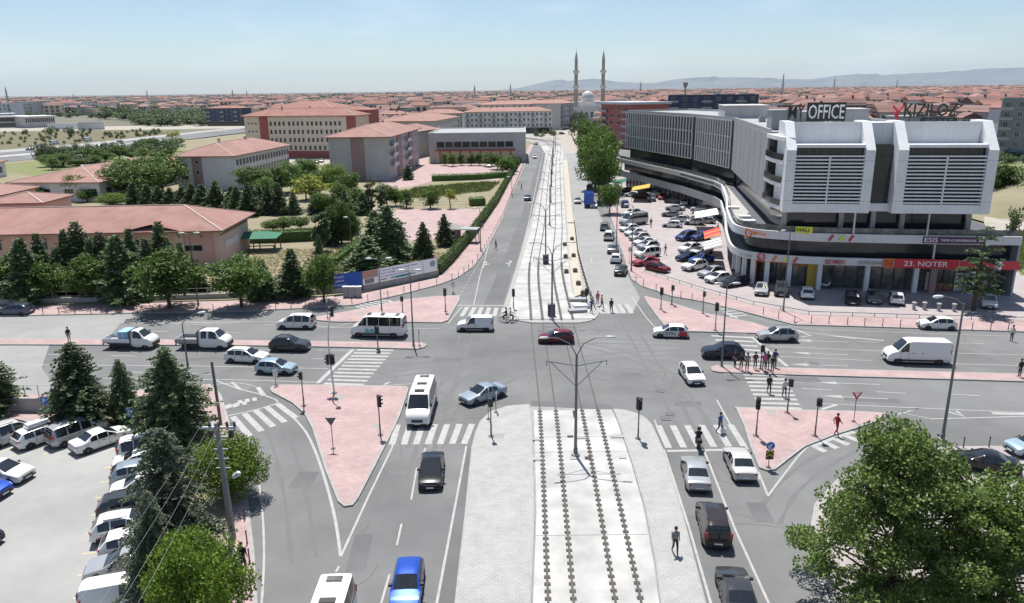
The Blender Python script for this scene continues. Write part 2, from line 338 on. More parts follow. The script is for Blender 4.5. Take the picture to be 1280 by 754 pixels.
# the shop plaza between the right road and the office building
pl = pave('plaza', [(772, 268), (786, 300), (798, 325), (806, 338), (835, 349), (880, 363), (942, 380), (1011, 393), (1149, 397.5), (1280, 400), (1500, 408), (1500, 330), (1280, 340), (1100, 335), (925, 320), (902, 280), (880, 250), (840, 225), (800, 205), (770, 205), (766, 230)], 'plaza_paver', z=.135, kerb=.05)
# left car park, the beds round it
lot = MB(); P = GP([(-250, 540), (0, 531), (150, 528), (215, 530), (225, 570), (205, 650), (190, 754), (180, 900), (-600, 900)], .05); lot.prism(P, -.02, .05)
lot = tag(lot.build('car_park', 'lot'), kind='structure')
sheet('planting_bed', [(215, 521), (262, 526), (272, 551), (280, 590), (284, 640), (284, 690), (276, 754), (268, 900), (180, 900), (190, 754), (205, 650), (225, 570), (215, 530)], 'earth', .06, lot)
pv = MB(); P = GP([(-250, 532), (0, 517), (68, 516), (240, 513), (262, 525), (215, 530), (150, 528), (0, 531), (-250, 540)], .1); pv.prism(P, -.02, .1)
tag(pv.build('brick_strip', 'pink_paver'), kind='structure')
# campus on the left, waste ground on the right
cg = MB(); P = GP([(-900, 386), (-250, 388), (0, 384), (101, 381), (320, 375), (408, 371), (454, 366), (500, 357), (547, 347), (563, 332), (590, 300), (620, 258), (637, 227), (654, 199), (664, 178), (640, 172), (540, 170), (300, 168), (150, 185), (-100, 205), (-400, 215)]); cg.prism(P, -.2, .15)
campus = tag(cg.build('campus_ground', 'earth'), kind='structure')
def cpatch(name, pts, m, z=.16): return sheet(name, [p for p in pts], m, z, campus)
cpatch('paved_court', [(497, 262), (560, 262), (607, 262), (617, 262), (590, 300), (560, 302), (545, 300), (510, 302), (470, 300), (480, 280)], 'pink_paver', .17)
cpatch('paved_court', [(515, 195), (538, 180), (535, 206), (600, 205), (640, 212), (622, 226), (545, 226), (520, 233), (490, 237), (470, 236)], 'pink_paver', .17)
cpatch('path', [(270, 268), (380, 264), (500, 258), (500, 261), (380, 268), (270, 273)], 'dust', .168)
cpatch('path', [(310, 295), (460, 293), (520, 290), (520, 294), (460, 297), (310, 300)], 'dust', .168)
cpatch('lawn', [(490, 242), (560, 228), (622, 229), (610, 240), (540, 246), (490, 250)], 'grass', .165)
cpatch('lawn', [(80, 212), (200, 195), (215, 204), (120, 222)], 'grass', .165)
cpatch('lawn', [(400, 315), (470, 312), (520, 330), (560, 320), (552, 338), (500, 352), (400, 368), (300, 372), (300, 330)], 'earth', .164)
cpatch('lawn', [(-60, 215), (0, 206), (60, 200), (120, 194), (205, 182), (235, 188), (215, 200), (120, 226), (60, 222), (0, 216)], 'grass', .163)
cpatch('school_yard', [(355, 208), (470, 206), (470, 196), (355, 198)], 'dust', .166)
wl = MB(); P = GP([(1282, 344), (1262, 336), (1230, 280), (1232, 200), (1282, 192), (1600, 200), (1700, 345)]); wl.prism(P, -.2, .16)
waste = tag(wl.build('waste_ground', 'dust'), kind='structure')
sheet('weeds', [(1275, 345), (1262, 320), (1262, 292), (1300, 290), (1420, 300), (1500, 344)], 'grass', .175, waste)
c_ = G(1275, 262); bk = MB(); nx = 24
for i in range(nx+1):
    for j in range(nx+1):
        u, v = -1+2*i/nx, -1+2*j/nx; d2 = u*u+v*v; hgt = 5.2*max(0, 1-d2)**1.3*(1+.25*math.sin(7*u+2)*math.cos(6*v)) - .05; bk.v.append((c_.x+8+u*26, c_.y+6+v*30, .15+hgt))
for i in range(nx):
    for j in range(nx): q = i*(nx+1)+j; bk.f.append((q, q+nx+1, q+nx+2, q+1)); bk.m.append(0)
tag(bk.build('earth_bank', 'earth', smooth=True), kind='structure')
sheet('dry_grass', [(1240, 268), (1236, 240), (1300, 225), (1420, 240), (1420, 285), (1290, 280)], 'earth', .175, waste)
sheet('lawn', [(1236, 222), (1236, 206), (1330, 203), (1350, 218)], 'grass', .175, waste)
# arterial road and nursery field far left
fr = MB(); P = GP([(-250, 205), (0, 190), (100, 182), (205, 170), (300, 160), (310, 165), (205, 178), (100, 194), (0, 203), (-250, 224)], .24)
fr.prism(P, -.2, .24); art = tag(fr.build('arterial_road', 'asphalt'), kind='structure')
sheet('verge_strip', [(-250, 203), (0, 188.5), (100, 180.5), (205, 169), (300, 159.5), (301, 161), (205, 171.5), (100, 183.5), (0, 191.5), (-250, 207)], 'kerb', .26, art); sheet('median_strip', [(-250, 212), (0, 195.5), (100, 187), (205, 174), (205, 175), (100, 188.6), (0, 197.3), (-250, 214)], 'concrete_white', .26, art)
sheet('nursery_field', [(-250, 182), (0, 164), (100, 162), (215, 161), (205, 168), (100, 178), (0, 186), (-250, 202)], 'field', -.2)['kind'] = 'structure'
sheet('dust_lot', [(-250, 175), (0, 159.5), (120, 158), (240, 156), (310, 155), (310, 160), (215, 161.5), (100, 162.5), (0, 164.5), (-250, 184)], 'dust', -.19)['kind'] = 'structure'
# ------------------------------------------------------------------ painted markings (children of the road)
ZM = .009; ZC = [0]
def zm(): ZC[0] += 1; return ZM+ZC[0]*.00012
def line(pts, wd=.14, z=None, m='paint', dash=None, name='lane_line', smooth=0):
    P = [Vector(p) for p in GP(pts)]
    if smooth: P = [Vector(p) for p in spline(P, smooth)]
    def strip(Q):
        z = zm(); b = MB(); L = []; Rr = []
        for i, p in enumerate(Q):
            d = (Q[min(i+1, len(Q)-1)]-Q[max(i-1, 0)]).normalized(); nn = Vector((-d.y, d.x))*wd/2; L.append(p+nn); Rr.append(p-nn)
        k = len(Q); b.add([(p.x, p.y, z) for p in Rr+L], [(i, i+1, k+i+1, k+i) for i in range(k-1)]); b.build(name, m, road)
    if not dash: strip(P); return
    on, off = dash
    for a, c in zip(P[:-1], P[1:]):
        L = (c-a).length; t = 0
        while t < L-.3:
            strip([a+(c-a)*(t/L), a+(c-a)*(min(t+on, L)/L)]); t += on+off
def zebra(a0, b0, a1, b1, n, wd=.5):
    z = zm()
    A0, B0, A1, B1 = (Vector(p) for p in GP([a0, b0, a1, b1])); cr = bpy.data.objects.new('zebra_crossing', None); COL.objects.link(cr); cr.parent = road
    for i in range(n):
        t = i/(n-1); a = A0.lerp(A1, t); b = B0.lerp(B1, t); d = (b-a).normalized(); nn = Vector((-d.y, d.x))*wd/2
        q = MB(); q.add([(*(a-nn), z), (*(b-nn), z), (*(b+nn), z), (*(a+nn), z)], [(0, 1, 2, 3)]); q.build('stripe', 'paint', cr)
def arrow(px, py, qx, qy, L=5.0, turn=0):
    """lane arrow with its foot at (px,py), pointing towards (qx,qy)"""
    a, b = G(px, py), G(qx, qy); d = (b-a); ang = math.atan2(d.y, d.x); q = MB()
    q.add([(0, -.08, 0), (L*.68, -.08, 0), (L*.68, .08, 0), (0, .08, 0)], [(0, 1, 2, 3)]); q.add([(L*.66, -.36, 0), (L, 0, 0), (L*.66, .36, 0)], [(0, 1, 2)])
    if turn: s = turn; q.add([(L*.35, .08*s, .001), (L*.5, .08*s, .001), (L*.62, .75*s, .001), (L*.5, .75*s, .001)], [(0, 1, 2, 3) if s > 0 else (3, 2, 1, 0)])
    q.build('lane_arrow', 'paint', road, loc=(a.x, a.y, zm()), rz=ang)
zebra((446, 437.5), (492, 438), (405, 479.5), (455, 481), 11, .45)
line([(441, 437), (397, 479)], .45)
zebra((347, 505), (370, 522.5), (291, 521), (312, 545), 5, .55)
zebra((497, 531), (490, 556), (590, 530), (580, 555), 7, .55)
zebra((823, 532), (836, 560), (913, 531), (930, 558), 6, .55)
line([(834, 564), (929, 562)], .35)
zebra((885, 415), (934, 417), (919, 453), (968, 457), 8, .5)
line([(939, 421), (984, 458)], .4)
zebra((929, 468.5), (981, 469.5), (949, 509.5), (1002, 511), 9, .48)
zebra((466, 374), (490, 377), (445, 383), (470, 389), 6, .4)
line([(485, 375.5), (497, 381.5)], .5)
zebra((584, 384), (577, 395.5), (630, 385), (628, 395.5), 6, .55)
line([(566, 382), (631, 382)], .3)
zebra((747, 381), (753, 392), (783, 380), (790, 391.5), 5, .55)
zebra((890, 378), (905, 377), (912, 396), (934, 394), 7, .4)
line([(905, 390), (922, 398)], .4)
zebra((1014, 556), (1032, 565), (1045, 540), (1075, 552), 4, .6)
line([(960, 620), (975, 600), (1000, 568), (1016, 554)], .16, smooth=5); line([(960, 620), (952, 600), (948, 590)], .16)
line([(1017, 556), (1040, 547), (1066, 539)], .7, smooth=3)
# west arm
line([(0, 456), (240, 457.5), (410, 461)], .14); line([(70, 472.5), (180, 473.5), (300, 475), (398, 478)], .14)
line([(-60, 444), (60, 443), (200, 446)], .14, dash=(3, 4.5)); line([(0, 470.5), (60, 471)], .14, dash=(3, 4.5)); line([(150, 465), (330, 470)], .14, dash=(2.5, 5))
line([(120, 403), (230, 405)], .14); line([(-60, 408), (100, 406)], .14, dash=(2.5, 5)); line([(165, 404.5), (330, 402), (395, 406)], .14); line([(180, 414.5), (340, 416)], .14, dash=(3, 6))
line([(230, 402), (262, 404), (272, 408), (230, 407), (300, 403)], .13); line([(330, 406), (420, 409), (440, 403)], .13); line([(395, 409), (550, 411)], .13)
line([(300, 437), (440, 438.5)], .12, dash=(4, 5)); line([(290, 447.5), (420, 449)], .14, dash=(5, 4))
line([(270, 476), (300, 487), (330, 494), (345, 500), (348, 504), (322, 512), (285, 520)], .18)
line([(322, 484), (330, 495)], .45); line([(273, 480), (300, 479), (320, 483), (300, 487)], .13)
line([(300, 487), (290, 478)], .3)
line([(367, 522), (384, 543), (400, 580), (417, 640), (426, 696)], .2, smooth=5); line([(426, 696), (460, 622), (490, 560), (497, 531)], .16)
line([(309, 540), (321, 589), (328, 640), (330, 700), (326, 770)], .14, smooth=5); line([(420, 715), (424, 708)], .14); line([(420, 765), (433, 715)], .14, dash=(3, 4))
line([(502, 655), (496, 682)], .14); line([(521, 585), (514, 625)], .14); line([(487, 718), (472, 770)], .14); line([(532, 560), (527, 572)], .14)
line([(583, 558), (543, 770)], .16); line([(466, 483), (515, 480)], .13); line([(480, 481), (487, 478)], .3)
# south-east arm
line([(830, 562), (862, 662), (893, 770)], .16); line([(880, 563), (918, 660), (968, 770)], .16); line([(896, 500), (915, 535), (935, 562)], .16)
line([(1012, 694), (1032, 740), (1045, 780)], .16); line([(930, 560), (950, 600)], .16); line([(818, 525), (822, 535)], .14)
# east arm
line([(962, 433), (1100, 439), (1280, 444), (1450, 449)], .14); line([(975, 446), (1090, 451)], .14); line([(1190, 455), (1300, 458)], .14)
line([(985, 424), (1100, 428)], .14, dash=(2.5, 5)); line([(1200, 429), (1400, 434)], .14, dash=(2.5, 5)); line([(1000, 417), (985, 412), (1070, 424)], .2); line([(996, 413), (1014, 420), (1002, 421)], .35); line([(1040, 420), (1105, 426)], .35)
line([(1000, 469.5), (1280, 478), (1450, 482)], .14); line([(905, 467.5), (960, 469)], .14)
line([(1002, 486), (1040, 488)], .16); line([(1095, 490), (1132, 492)], .16); line([(1188, 493), (1225, 495)], .16)
line([(1018, 504.5), (1140, 510), (1280, 516), (1400, 520)], .15); line([(1120, 519), (1148, 511), (1124, 516), (1165, 524), (1280, 521)], .18); line([(1185, 515), (1205, 521), (1195, 514)], .3); line([(1240, 517), (1330, 519)], .5)
line([(1027, 512), (1046, 506)], .35); line([(970, 476), (1005, 479)], .12)
line([(1040, 400), (985, 394)], .12); line([(900, 382), (985, 408), (1100, 415), (1280, 421)], .12, smooth=4)
for a in [(1100, 481, 1040, 479), (1110, 499, 1045, 496), (1060, 444, 1010, 442), (1060, 458, 1000, 456), (1060, 428, 1000, 426)]: arrow(*a, L=6)
arrow(1130, 408.5, 1080, 407, L=5)
# north arm
line([(630, 384), (648, 330), (660, 282), (679, 190)], .16); line([(618, 282), (600, 345), (592, 382)], .14); line([(618, 285), (640, 240), (665, 185)], .12, dash=(2.2, 3)); line([(560, 405), (577, 384)], .16); line([(574, 371), (592, 340), (610, 312)], .1, dash=(1, 1))
line([(740, 372), (724, 315), (716, 260), (708, 195)], .12); line([(790, 372), (806, 395), (826, 418)], .14); line([(764, 280), (776, 310)], .12)
arrow(604, 335, 612, 318, 5, -1); arrow(636, 334, 641, 318, 5, 1); arrow(740, 330, 736, 316, 4.5)
# wear of the carriageway: sealed cracks, trench patches, tyre marks
mat('tar', (.115, .115, .118), .85, .15, 3); mat('tyre_mark', (.135, .135, .137), .9, .06, 1.2, detail=8)
st_ = random.getstate(); random.seed(5)
def world_line(P, wd, z, m, nm):
    b = MB(); L = []; Rr = []; P = [Vector(p) for p in P]
    for i, p in enumerate(P):
        d = (P[min(i+1, len(P)-1)]-P[max(i-1, 0)]).normalized(); nn = Vector((-d.y, d.x))*wd/2*(.5+random.random()); L.append(p+nn); Rr.append(p-nn)
    k = len(P); b.add([(p.x, p.y, z) for p in Rr+L], [(i, i+1, k+i+1, k+i) for i in range(k-1)]); b.build(nm, m, road)
for i in range(60):
    x, y = random.choice([(random.uniform(-55, 55), random.uniform(66, 96)), (random.uniform(-14, -5), random.uniform(36, 66)), (random.uniform(12, 19), random.uniform(36, 66)), (random.uniform(-24, 30), random.uniform(64, 88))]); a = random.choice([0, math.pi/2, random.uniform(0, 3)])+random.uniform(-.3, .3); P = [(x, y)]
    for k in range(random.randint(6, 16)): a += random.uniform(-.35, .35); x += .6*math.cos(a); y += .6*math.sin(a); P.append((x, y))
    world_line(P, .07, .0055, 'tar', 'crack_seal')
for i, (px, py, sx, sy, m) in enumerate([(560, 450, 3.2, 1.4, 'asphalt_dark'), (790, 470, 2.2, 1.6, 'asphalt_dark'), (640, 440, 5, 1.1, 'asphalt_dark'), (450, 690, 1.2, 4, 'asphalt_dark'), (1000, 475, 4, 1.3, 'asphalt_dark'), (380, 600, 1.6, 2.6, 'asphalt_dark'), (950, 640, 1.3, 2.5, 'asphalt_dark'), (240, 450, 5, 1.2, 'asphalt_dark'), (1090, 500, 5, 1, 'asphalt_dark'), (860, 505, 2.5, 1.2, 'asphalt_dark')]):
    a = G(px, py); b = MB(); b.add([(-sx/2, -sy/2, 0), (sx/2, -sy/2*.9, 0), (sx/2*.95, sy/2, 0), (-sx/2, sy/2*.95, 0)], [(0, 1, 2, 3)]); b.build('trench_patch', m, road, loc=(a.x, a.y, .005), rz=R(random.uniform(-12, 8)))
for k, pth in enumerate([[(520, 560), (545, 500), (600, 455), (700, 428), (860, 430)], [(900, 600), (868, 520), (820, 460), (720, 430), (560, 416)], [(470, 470), (600, 458), (760, 462), (900, 478)], [(600, 380), (575, 440), (545, 520), (520, 600)], [(770, 380), (800, 430), (850, 520), (885, 600)], [(1000, 440), (860, 440), (720, 450), (620, 480), (540, 560)], [(380, 700), (365, 600), (340, 530), (300, 500)], [(960, 650), (985, 610), (1030, 575), (1100, 540)], [(420, 455), (560, 450), (700, 460), (850, 500), (880, 560)]]):
    base = [Vector(p) for p in spline(GP(pth), 8)]
    for off_ in (-.75, .75): world_line([Vector(p) for p in offset([tuple(p) for p in base], off_)], .3, .0035+.0002*k, 'tyre_mark', 'tyre_mark')
random.setstate(st_)
# words on the slip lane
for i, (px, py) in enumerate([(285, 509), (297, 506), (310, 501)]):
    a = G(px, py); q = MB()
    for k in range(3): q.box(-.9+.65*k, -.5+.65*k, -.45, .45, 0, .002)
    q.build('lane_lettering', 'paint', road, loc=(a.x, a.y, zm()), rz=R(25))
for i in range(9):   # bay lines of the left car park
    py = 585+i*17+i*i*.9; px = 130-i*5.5; a = G(px, py, .06); b = MB(); b.add([(0, -.06, 0), (5, -.06, 0), (5, .06, 0), (0, .06, 0)], [(0, 1, 2, 3)]); b.build('bay_line', 'paint_yellow', lot, loc=(a.x, a.y, .056), rz=R(12))
for i in range(5):
    a = G(-30+i*42, 574-i*3, .06); b = MB(); b.add([(0, -.06, 0), (5, -.06, 0), (5, .06, 0), (0, .06, 0)], [(0, 1, 2, 3)]); b.build('bay_line', 'paint_yellow', lot, loc=(a.x, a.y, .056), rz=R(48))
# drain and inspection covers
for i, (px, py) in enumerate([(425, 496), (470, 533), (533, 400), (449, 391), (908, 411), (964, 515), (911, 458), (1018, 454), (825, 488), (832, 523), (838, 517), (492, 431), (624, 545)]):
    z = .138 if i in (0, 1, 3, 4, 5, 6, 11) else (.16 if i == 12 else .036); a = G(px, py, z); b = MB(); b.box(-.42, .42, -.42, .42, -.03, .004)
    b.build('inspection_cover', 'concrete_grey' if z > .1 else 'tar', road, loc=(a.x, a.y, z), rz=R(random.uniform(-15, 15)))
# ------------------------------------------------------------------ tramway
TC = spline([(4.2, 26), (4.45, 36), (5.0, 62), (5.0, 90), (5.6, 120), (8.4, 160), (12.6, 230), (17.8, 312), (22.3, 380), (19, 430), (-4, 466), (-60, 482)], 14)
def tcx(Y):
    for a, b in zip(TC[:-1], TC[1:]):
        if a[1] <= Y <= b[1]: return a[0]+(b[0]-a[0])*(Y-a[1])/(b[1]-a[1])
    return TC[0][0]
near = [(x, y) for x, y in TC if y < 62.6]+[(tcx(62.9), 62.9)]; mid = [(tcx(62.9+i*3), 62.9+i*3) for i in range(10)]; far = [(tcx(89.6), 89.6)]+[p for p in TC if p[1] > 90 or p[0] < 0]
# paved walkways either side of the near bed
pave('walkway', [(560, 830), (572, 717), (581, 640), (589, 560), (594, 540), (600, 526), (613, 514), (635, 507), (662, 505), (665.5, 530), (668.5, 643), (664, 754), (660, 830)], 'white_paver', z=.15, kerb=.12)
pave('walkway', [(766, 511), (780, 512), (794, 515.5), (806, 521), (815, 530), (830, 563), (854, 643), (883, 754), (900, 830), (840, 830), (826, 754), (818, 696), (806, 634), (790, 578), (774, 530)], 'white_paver', z=.15, kerb=.12)
tb = MB(); tb.prism(GP([(662, 508), (766, 513), (774, 530), (790, 578), (806, 634), (818, 696), (826, 754), (840, 830), (660, 830), (664, 754), (668.5, 643), (665.5, 530)]), -.1, .02)
bed = tag(tb.build('tram_bed', 'concrete_grey'), kind='structure')
def slab(y0, y1, zt=.10):
    """one cast length of the bed between y0 and y1"""
    eL = [(665.5, 512), (666, 530), (668.5, 643), (664, 754), (660, 830)]; eR = [(766, 513), (774, 530), (790, 578), (806, 634), (818, 696), (826, 754), (840, 830)]
    def at(e, Y):
        W = [G(*p) for p in e]
        for a, b in zip(W[:-1], W[1:]):
            if b.y <= Y <= a.y: return b.x+(a.x-b.x)*(Y-b.y)/(a.y-b.y)
        return W[0].x if Y > W[0].y else W[-1].x
    ys = [y0+(y1-y0)*i/4 for i in range(5)]; P = [(at(eL, y)+.12, y) for y in ys]+[(at(eR, y)-.12, y) for y in reversed(ys)]
    b = MB(); b.prism(P, -.05, zt); b.build('concrete_slab', 'concrete_white', bed)
ys = [30, 42.6, 54.2, 56.9, 62.35]
for a, b in zip(ys[:-1], ys[1:]): slab(a+.02, b-.02)
nb = MB(); P = GP([(631, 381), (634, 392), (640, 398), (650, 402), (666, 404.3), (724, 404.3), (738, 402), (746, 397), (750, 391), (735, 367), (722, 317), (718, 280), (712, 240), (708, 200), (706, 186), (694, 174), (650, 166), (648, 170), (676, 179), (682, 190), (676, 225), (662, 280), (648, 325)])
nb.prism(P, -.05, .1); nbed = tag(nb.build('tram_bed', 'kerb'), kind='structure')
NE_ = [(631.5, 383), (662.5, 281), (676.5, 226), (681, 195)]
def edge(px, Y):
    W = [G(*p) for p in px]
    for a, b in zip(W[:-1], W[1:]):
        if a.y <= Y <= b.y: return a.x+(b.x-a.x)*(Y-a.y)/(b.y-a.y)
    return W[0].x if Y < W[0].y else W[-1].x
rE = [(744, 396), (716, 368), (710, 318), (707.5, 281), (705, 240), (704, 200), (704, 188)]
Y = 89.9
while Y < 375:
    L = 9 if Y < 130 else 18; y1 = Y+L; yy = [Y+.06+(L-.12)*i/3 for i in range(4)]
    b = MB(); b.prism([(edge(NE_, y)+.55, y) for y in yy]+[(edge(rE, y)-.1, y) for y in reversed(yy)], .0, .16); b.build('concrete_slab', 'concrete_white', nbed); Y = y1
# raised cream platform strip under construction, with loose blocks
st = MB(); st.prism(GP([(709, 280), (718, 280), (722, 320), (729, 367), (718, 371), (712, 330)], .3), 0, .32); st.prism(GP([(704, 200), (709, 200), (717, 278), (709, 278)], .25), 0, .26)
st.build('platform_strip', 'concrete_cream', nbed)
def rail(path, z, name='tram_rail'):
    b = MB(); n = len(path)
    for i in range(n-1):
        a, c = path[i], path[i+1]; b.bar((a[0], a[1], z-.06), (c[0], c[1], z-.06), .15, .02); b.bar((a[0], a[1], z), (c[0], c[1], z), .065, .11)
    return b
fm = MB(); fm.box(-.19, .19, -.14, .14, 0, .045); fm.box(-.16, -.07, -.07, .07, .045, .085); fm.box(.07, .16, -.07, .07, .045, .085); fastener_me = fm.mesh('fastener', 'fastener')
for k, (d, lb) in enumerate([(-2.62, 'western outer rail'), (-1.18, 'western inner rail'), (1.18, 'eastern inner rail'), (2.62, 'eastern outer rail')]):
    pth = offset(near, d); o = rail(pth, .20).build('tram_rail', 'rail_steel'); tag(o, f'rusty tram rail with clip fasteners on the pavers-edged bed, {lb}', 'rail', 'tram rails')
    y = 33.0
    while y < 62.4:
        x = edge_x = None
        for a, b in zip(pth[:-1], pth[1:]):
            if a[1] <= y <= b[1]: x = a[0]+(b[0]-a[0])*(y-a[1])/(b[1]-a[1])
        if x is not None: link('fastener', fastener_me, o, loc=(x, y, .10))
        y += .66
    pth = offset(mid, d); o = MB()
    for a, c in zip(pth[:-1], pth[1:]): o.bar((a[0], a[1], .006), (c[0], c[1], .006), .13, .02)
    tag(o.build('tram_rail', 'rail_steel'), f'tram rail set flush in the crossing asphalt, {lb}', 'rail', 'tram rails')
    pth = offset(far, d); o = rail(pth, .25).build('tram_rail', 'rail_steel'); tag(o, f'tram rail on the long curving white bed towards the mosque, {lb}', 'rail', 'tram rails')
    y = 90.2
    while y < 122:
        x = None
        for a, b in zip(pth[:-1], pth[1:]):
            if a[1] <= y <= b[1]: x = a[0]+(b[0]-a[0])*(y-a[1])/(b[1]-a[1])
        if x is not None: link('fastener', fastener_me, o, loc=(x, y, .16))
        y += .75
# cable trench lids and junction boxes lying on the near bed
for px, py, sx, sy, m in [(713, 546, .5, .28, 'black_plastic'), (671, 550, 1.1, .25, 'kerb'), (729, 548, 1.0, .25, 'kerb'), (772, 546, 1.2, .5, 'kerb'), (672, 574, .8, .45, 'concrete'), (717, 573, .55, .4, 'concrete'), (778, 572, .55, .4, 'concrete'), (735, 573, .5, .4, 'black_plastic'), (718, 518, .25, 1.4, 'black_plastic')]:
    a = G(px, py, .1); b = MB(); b.box(-sx/2, sx/2, -sy/2, sy/2, 0, .06); b.build('trench_lid', m, bed, loc=(a.x, a.y, .1))
# ================================================================== BUILDINGS
def textmesh(s, h, depth=.05, m='white_letter', width=None, align='LEFT'):
    """upright lettering facing -Y, foot on z=0"""
    cu = bpy.data.curves.new('lettering', 'FONT'); cu.body = s; cu.size = 1; cu.extrude = .02; cu.offset = .006; cu.resolution_u = 2; cu.align_x = align
    o = bpy.data.objects.new('lettering', cu); COL.objects.link(o); dg = bpy.context.evaluated_depsgraph_get(); dg.update()
    me = bpy.data.meshes.new_from_object(o.evaluated_get(dg)); bpy.data.objects.remove(o)
    xs = [v.co.x for v in me.vertices]; ys = [v.co.y for v in me.vertices]
    k = h/max(max(ys)-min(ys), .01); kx = width/(max(xs)-min(xs)) if width else k; x0 = min(xs) if align == 'LEFT' else (min(xs)+max(xs))/2; y0 = min(ys)
    for v in me.vertices: x, y, z = v.co; v.co = ((x-x0)*kx, -z/.02*depth/2, (y-y0)*k)
    me.materials.clear(); me.materials.append(MATS[m]); me.update(); return me
def strip(path, z0, z1, th, closed=False):
    """wall of thickness th following a path, outer face on the path (right-hand side when walking along it)"""
    inner = offset(path, -th); b = MB(); n = len(path)
    for i in range(n-1):
        b.prism([path[i], path[i+1], inner[i+1], inner[i]], z0, z1)
    return b
def window_mesh(wd, h, split=2, rows=1):
    f = MB(); t = .07; f.box(-wd/2, wd/2, -.05, .02, 0, t); f.box(-wd/2, wd/2, -.05, .02, h-t, h); f.box(-wd/2, -wd/2+t, -.05, .02, t, h-t); f.box(wd/2-t, wd/2, -.05, .02, t, h-t)
    for i in range(1, split): x = -wd/2+wd*i/split; f.box(x-.03, x+.03, -.045, .02, t, h-t)
    for i in range(1, rows): z = h*i/rows; f.box(-wd/2+t, wd/2-t, -.043, .02, z-.03, z+.03)
    p = MB(); p.box(-wd/2+t*.9, wd/2-t*.9, -.02, .015, t*.9, h-t*.9); return f.mesh('window', 'frame_white'), p.mesh('pane', 'glass_dark')
WM = {}
def put_window(parent, x, y, z, rz, wd, h, split=2, rows=1, fm=None):
    k = (round(wd, 2), round(h, 2), split, rows, fm)
    if k not in WM:
        WM[k] = window_mesh(wd, h, split, rows)
        if fm: WM[k][0].materials.clear(); WM[k][0].materials.append(MATS[fm])
    o = link('window', WM[k][0], parent, (x, y, z), rz); link('pane', WM[k][1], o); return o
def hip_roof(L, D, z, rise, ov, m='tile', parent=None, ridge=True, hipl=1.0, hipr=1.0):
    b = MB(); x0, x1, y0, y1 = -ov, L+ov, -ov, D+ov; s = min(L, D)/2+ov
    if L >= D: rl, rr = (x0+s*hipl, (y0+y1)/2), (x1-s*hipr, (y0+y1)/2)
    else: rl, rr = ((x0+x1)/2, y0+s*hipl), ((x0+x1)/2, y1-s*hipr)
    v = [(x0, y0, z), (x1, y0, z), (x1, y1, z), (x0, y1, z), (*rl, z+rise), (*rr, z+rise)]
    if L >= D: f = [(0, 1, 5, 4), (1, 2, 5), (2, 3, 4, 5), (3, 0, 4)]
    else: f = [(0, 1, 4), (1, 2, 5, 4), (2, 3, 5), (3, 0, 4, 5)]
    b.add(v, f); b.add([(x0, y0, z-.22), (x1, y0, z-.22), (x1, y1, z-.22), (x0, y1, z-.22), *v[:4]], [(3, 2, 1, 0), (0, 1, 5, 4), (1, 2, 6, 5), (2, 3, 7, 6), (3, 0, 4, 7)])
    o = b.build('roof', m, parent)
    if ridge:
        r = MB(); pr = [(0, 4), (3, 4), (1, 5), (2, 5), (4, 5)] if L >= D else [(0, 4), (1, 4), (2, 5), (3, 5), (4, 5)]
        for a, c in pr: r.bar(Vector(v[a])+Vector((0, 0, .03)), Vector(v[c])+Vector((0, 0, .03)), .3, .1)
        r.build('ridge_cap', 'ridge', o)
    return o
def frame_from(fl, fr): d = Vector(fr)-Vector(fl); return math.atan2(d.y, d.x), d.length
def block(name, label, cat, fl, fr, D, H, wall, roofrise=2.2, ov=.7, roofm='tile', group=None, wins=(), chim=0, flat=False, base=None, hip=(1, 1), ridge=True):
    """wins: (face 'f' or 'r' or 'l', x start, x end, count, z list, width, height, split)"""
    rz, L = frame_from(fl, fr); t = thing(name, label, cat, (fl[0], fl[1], 0), rz, group)
    b = MB(); b.box(0, L, 0, D, -.2, H); b.build('wall', wall, t)
    if base: b = MB(); b.box(-.06, L+.06, -.06, D+.06, -.2, base[0]); b.build('plinth', base[1], t)
    if flat:
        b = MB(); b.box(-.15, L+.15, -.15, .2, H, H+.5); b.box(-.15, L+.15, D-.2, D+.15, H, H+.5); b.box(-.15, .2, .2, D-.2, H, H+.5); b.box(L-.2, L+.15, .2, D-.2, H, H+.5); r = b.build('roof_parapet', wall, t)
        b = MB(); b.box(.2, L-.2, .2, D-.2, H-.1, H+.04); b.build('roof', 'roof_deck', t)
    else:
        r = hip_roof(L, D, H+.2, roofrise, ov, roofm, t, ridge, *hip)
        for i in range(chim):
            x = L*(.2+.6*((i*.37+.15) % 1)); y = D*(.3+.4*((i*.61+.3) % 1)); b = MB(); b.box(x-.35, x+.35, y-.35, y+.35, H+.4, H+roofrise+.9); b.box(x-.45, x+.45, y-.45, y+.45, H+roofrise+.9, H+roofrise+1.05); b.build('chimney', 'wall_pink_pale', r)
    for fc, a0, a1, n, zs, ww, hh, sp in wins:
        for i in range(n):
            a = a0+(a1-a0)*(i/(n-1) if n > 1 else .5)
            for z in zs:
                if fc == 'f': put_window(t, a, -.02, z, 0, ww, hh, sp)
                elif fc == 'r': put_window(t, L+.02, a, z, math.pi/2, ww, hh, sp)
                else: put_window(t, -.02, a, z, -math.pi/2, ww, hh, sp)
    t['_L'] = L; return t
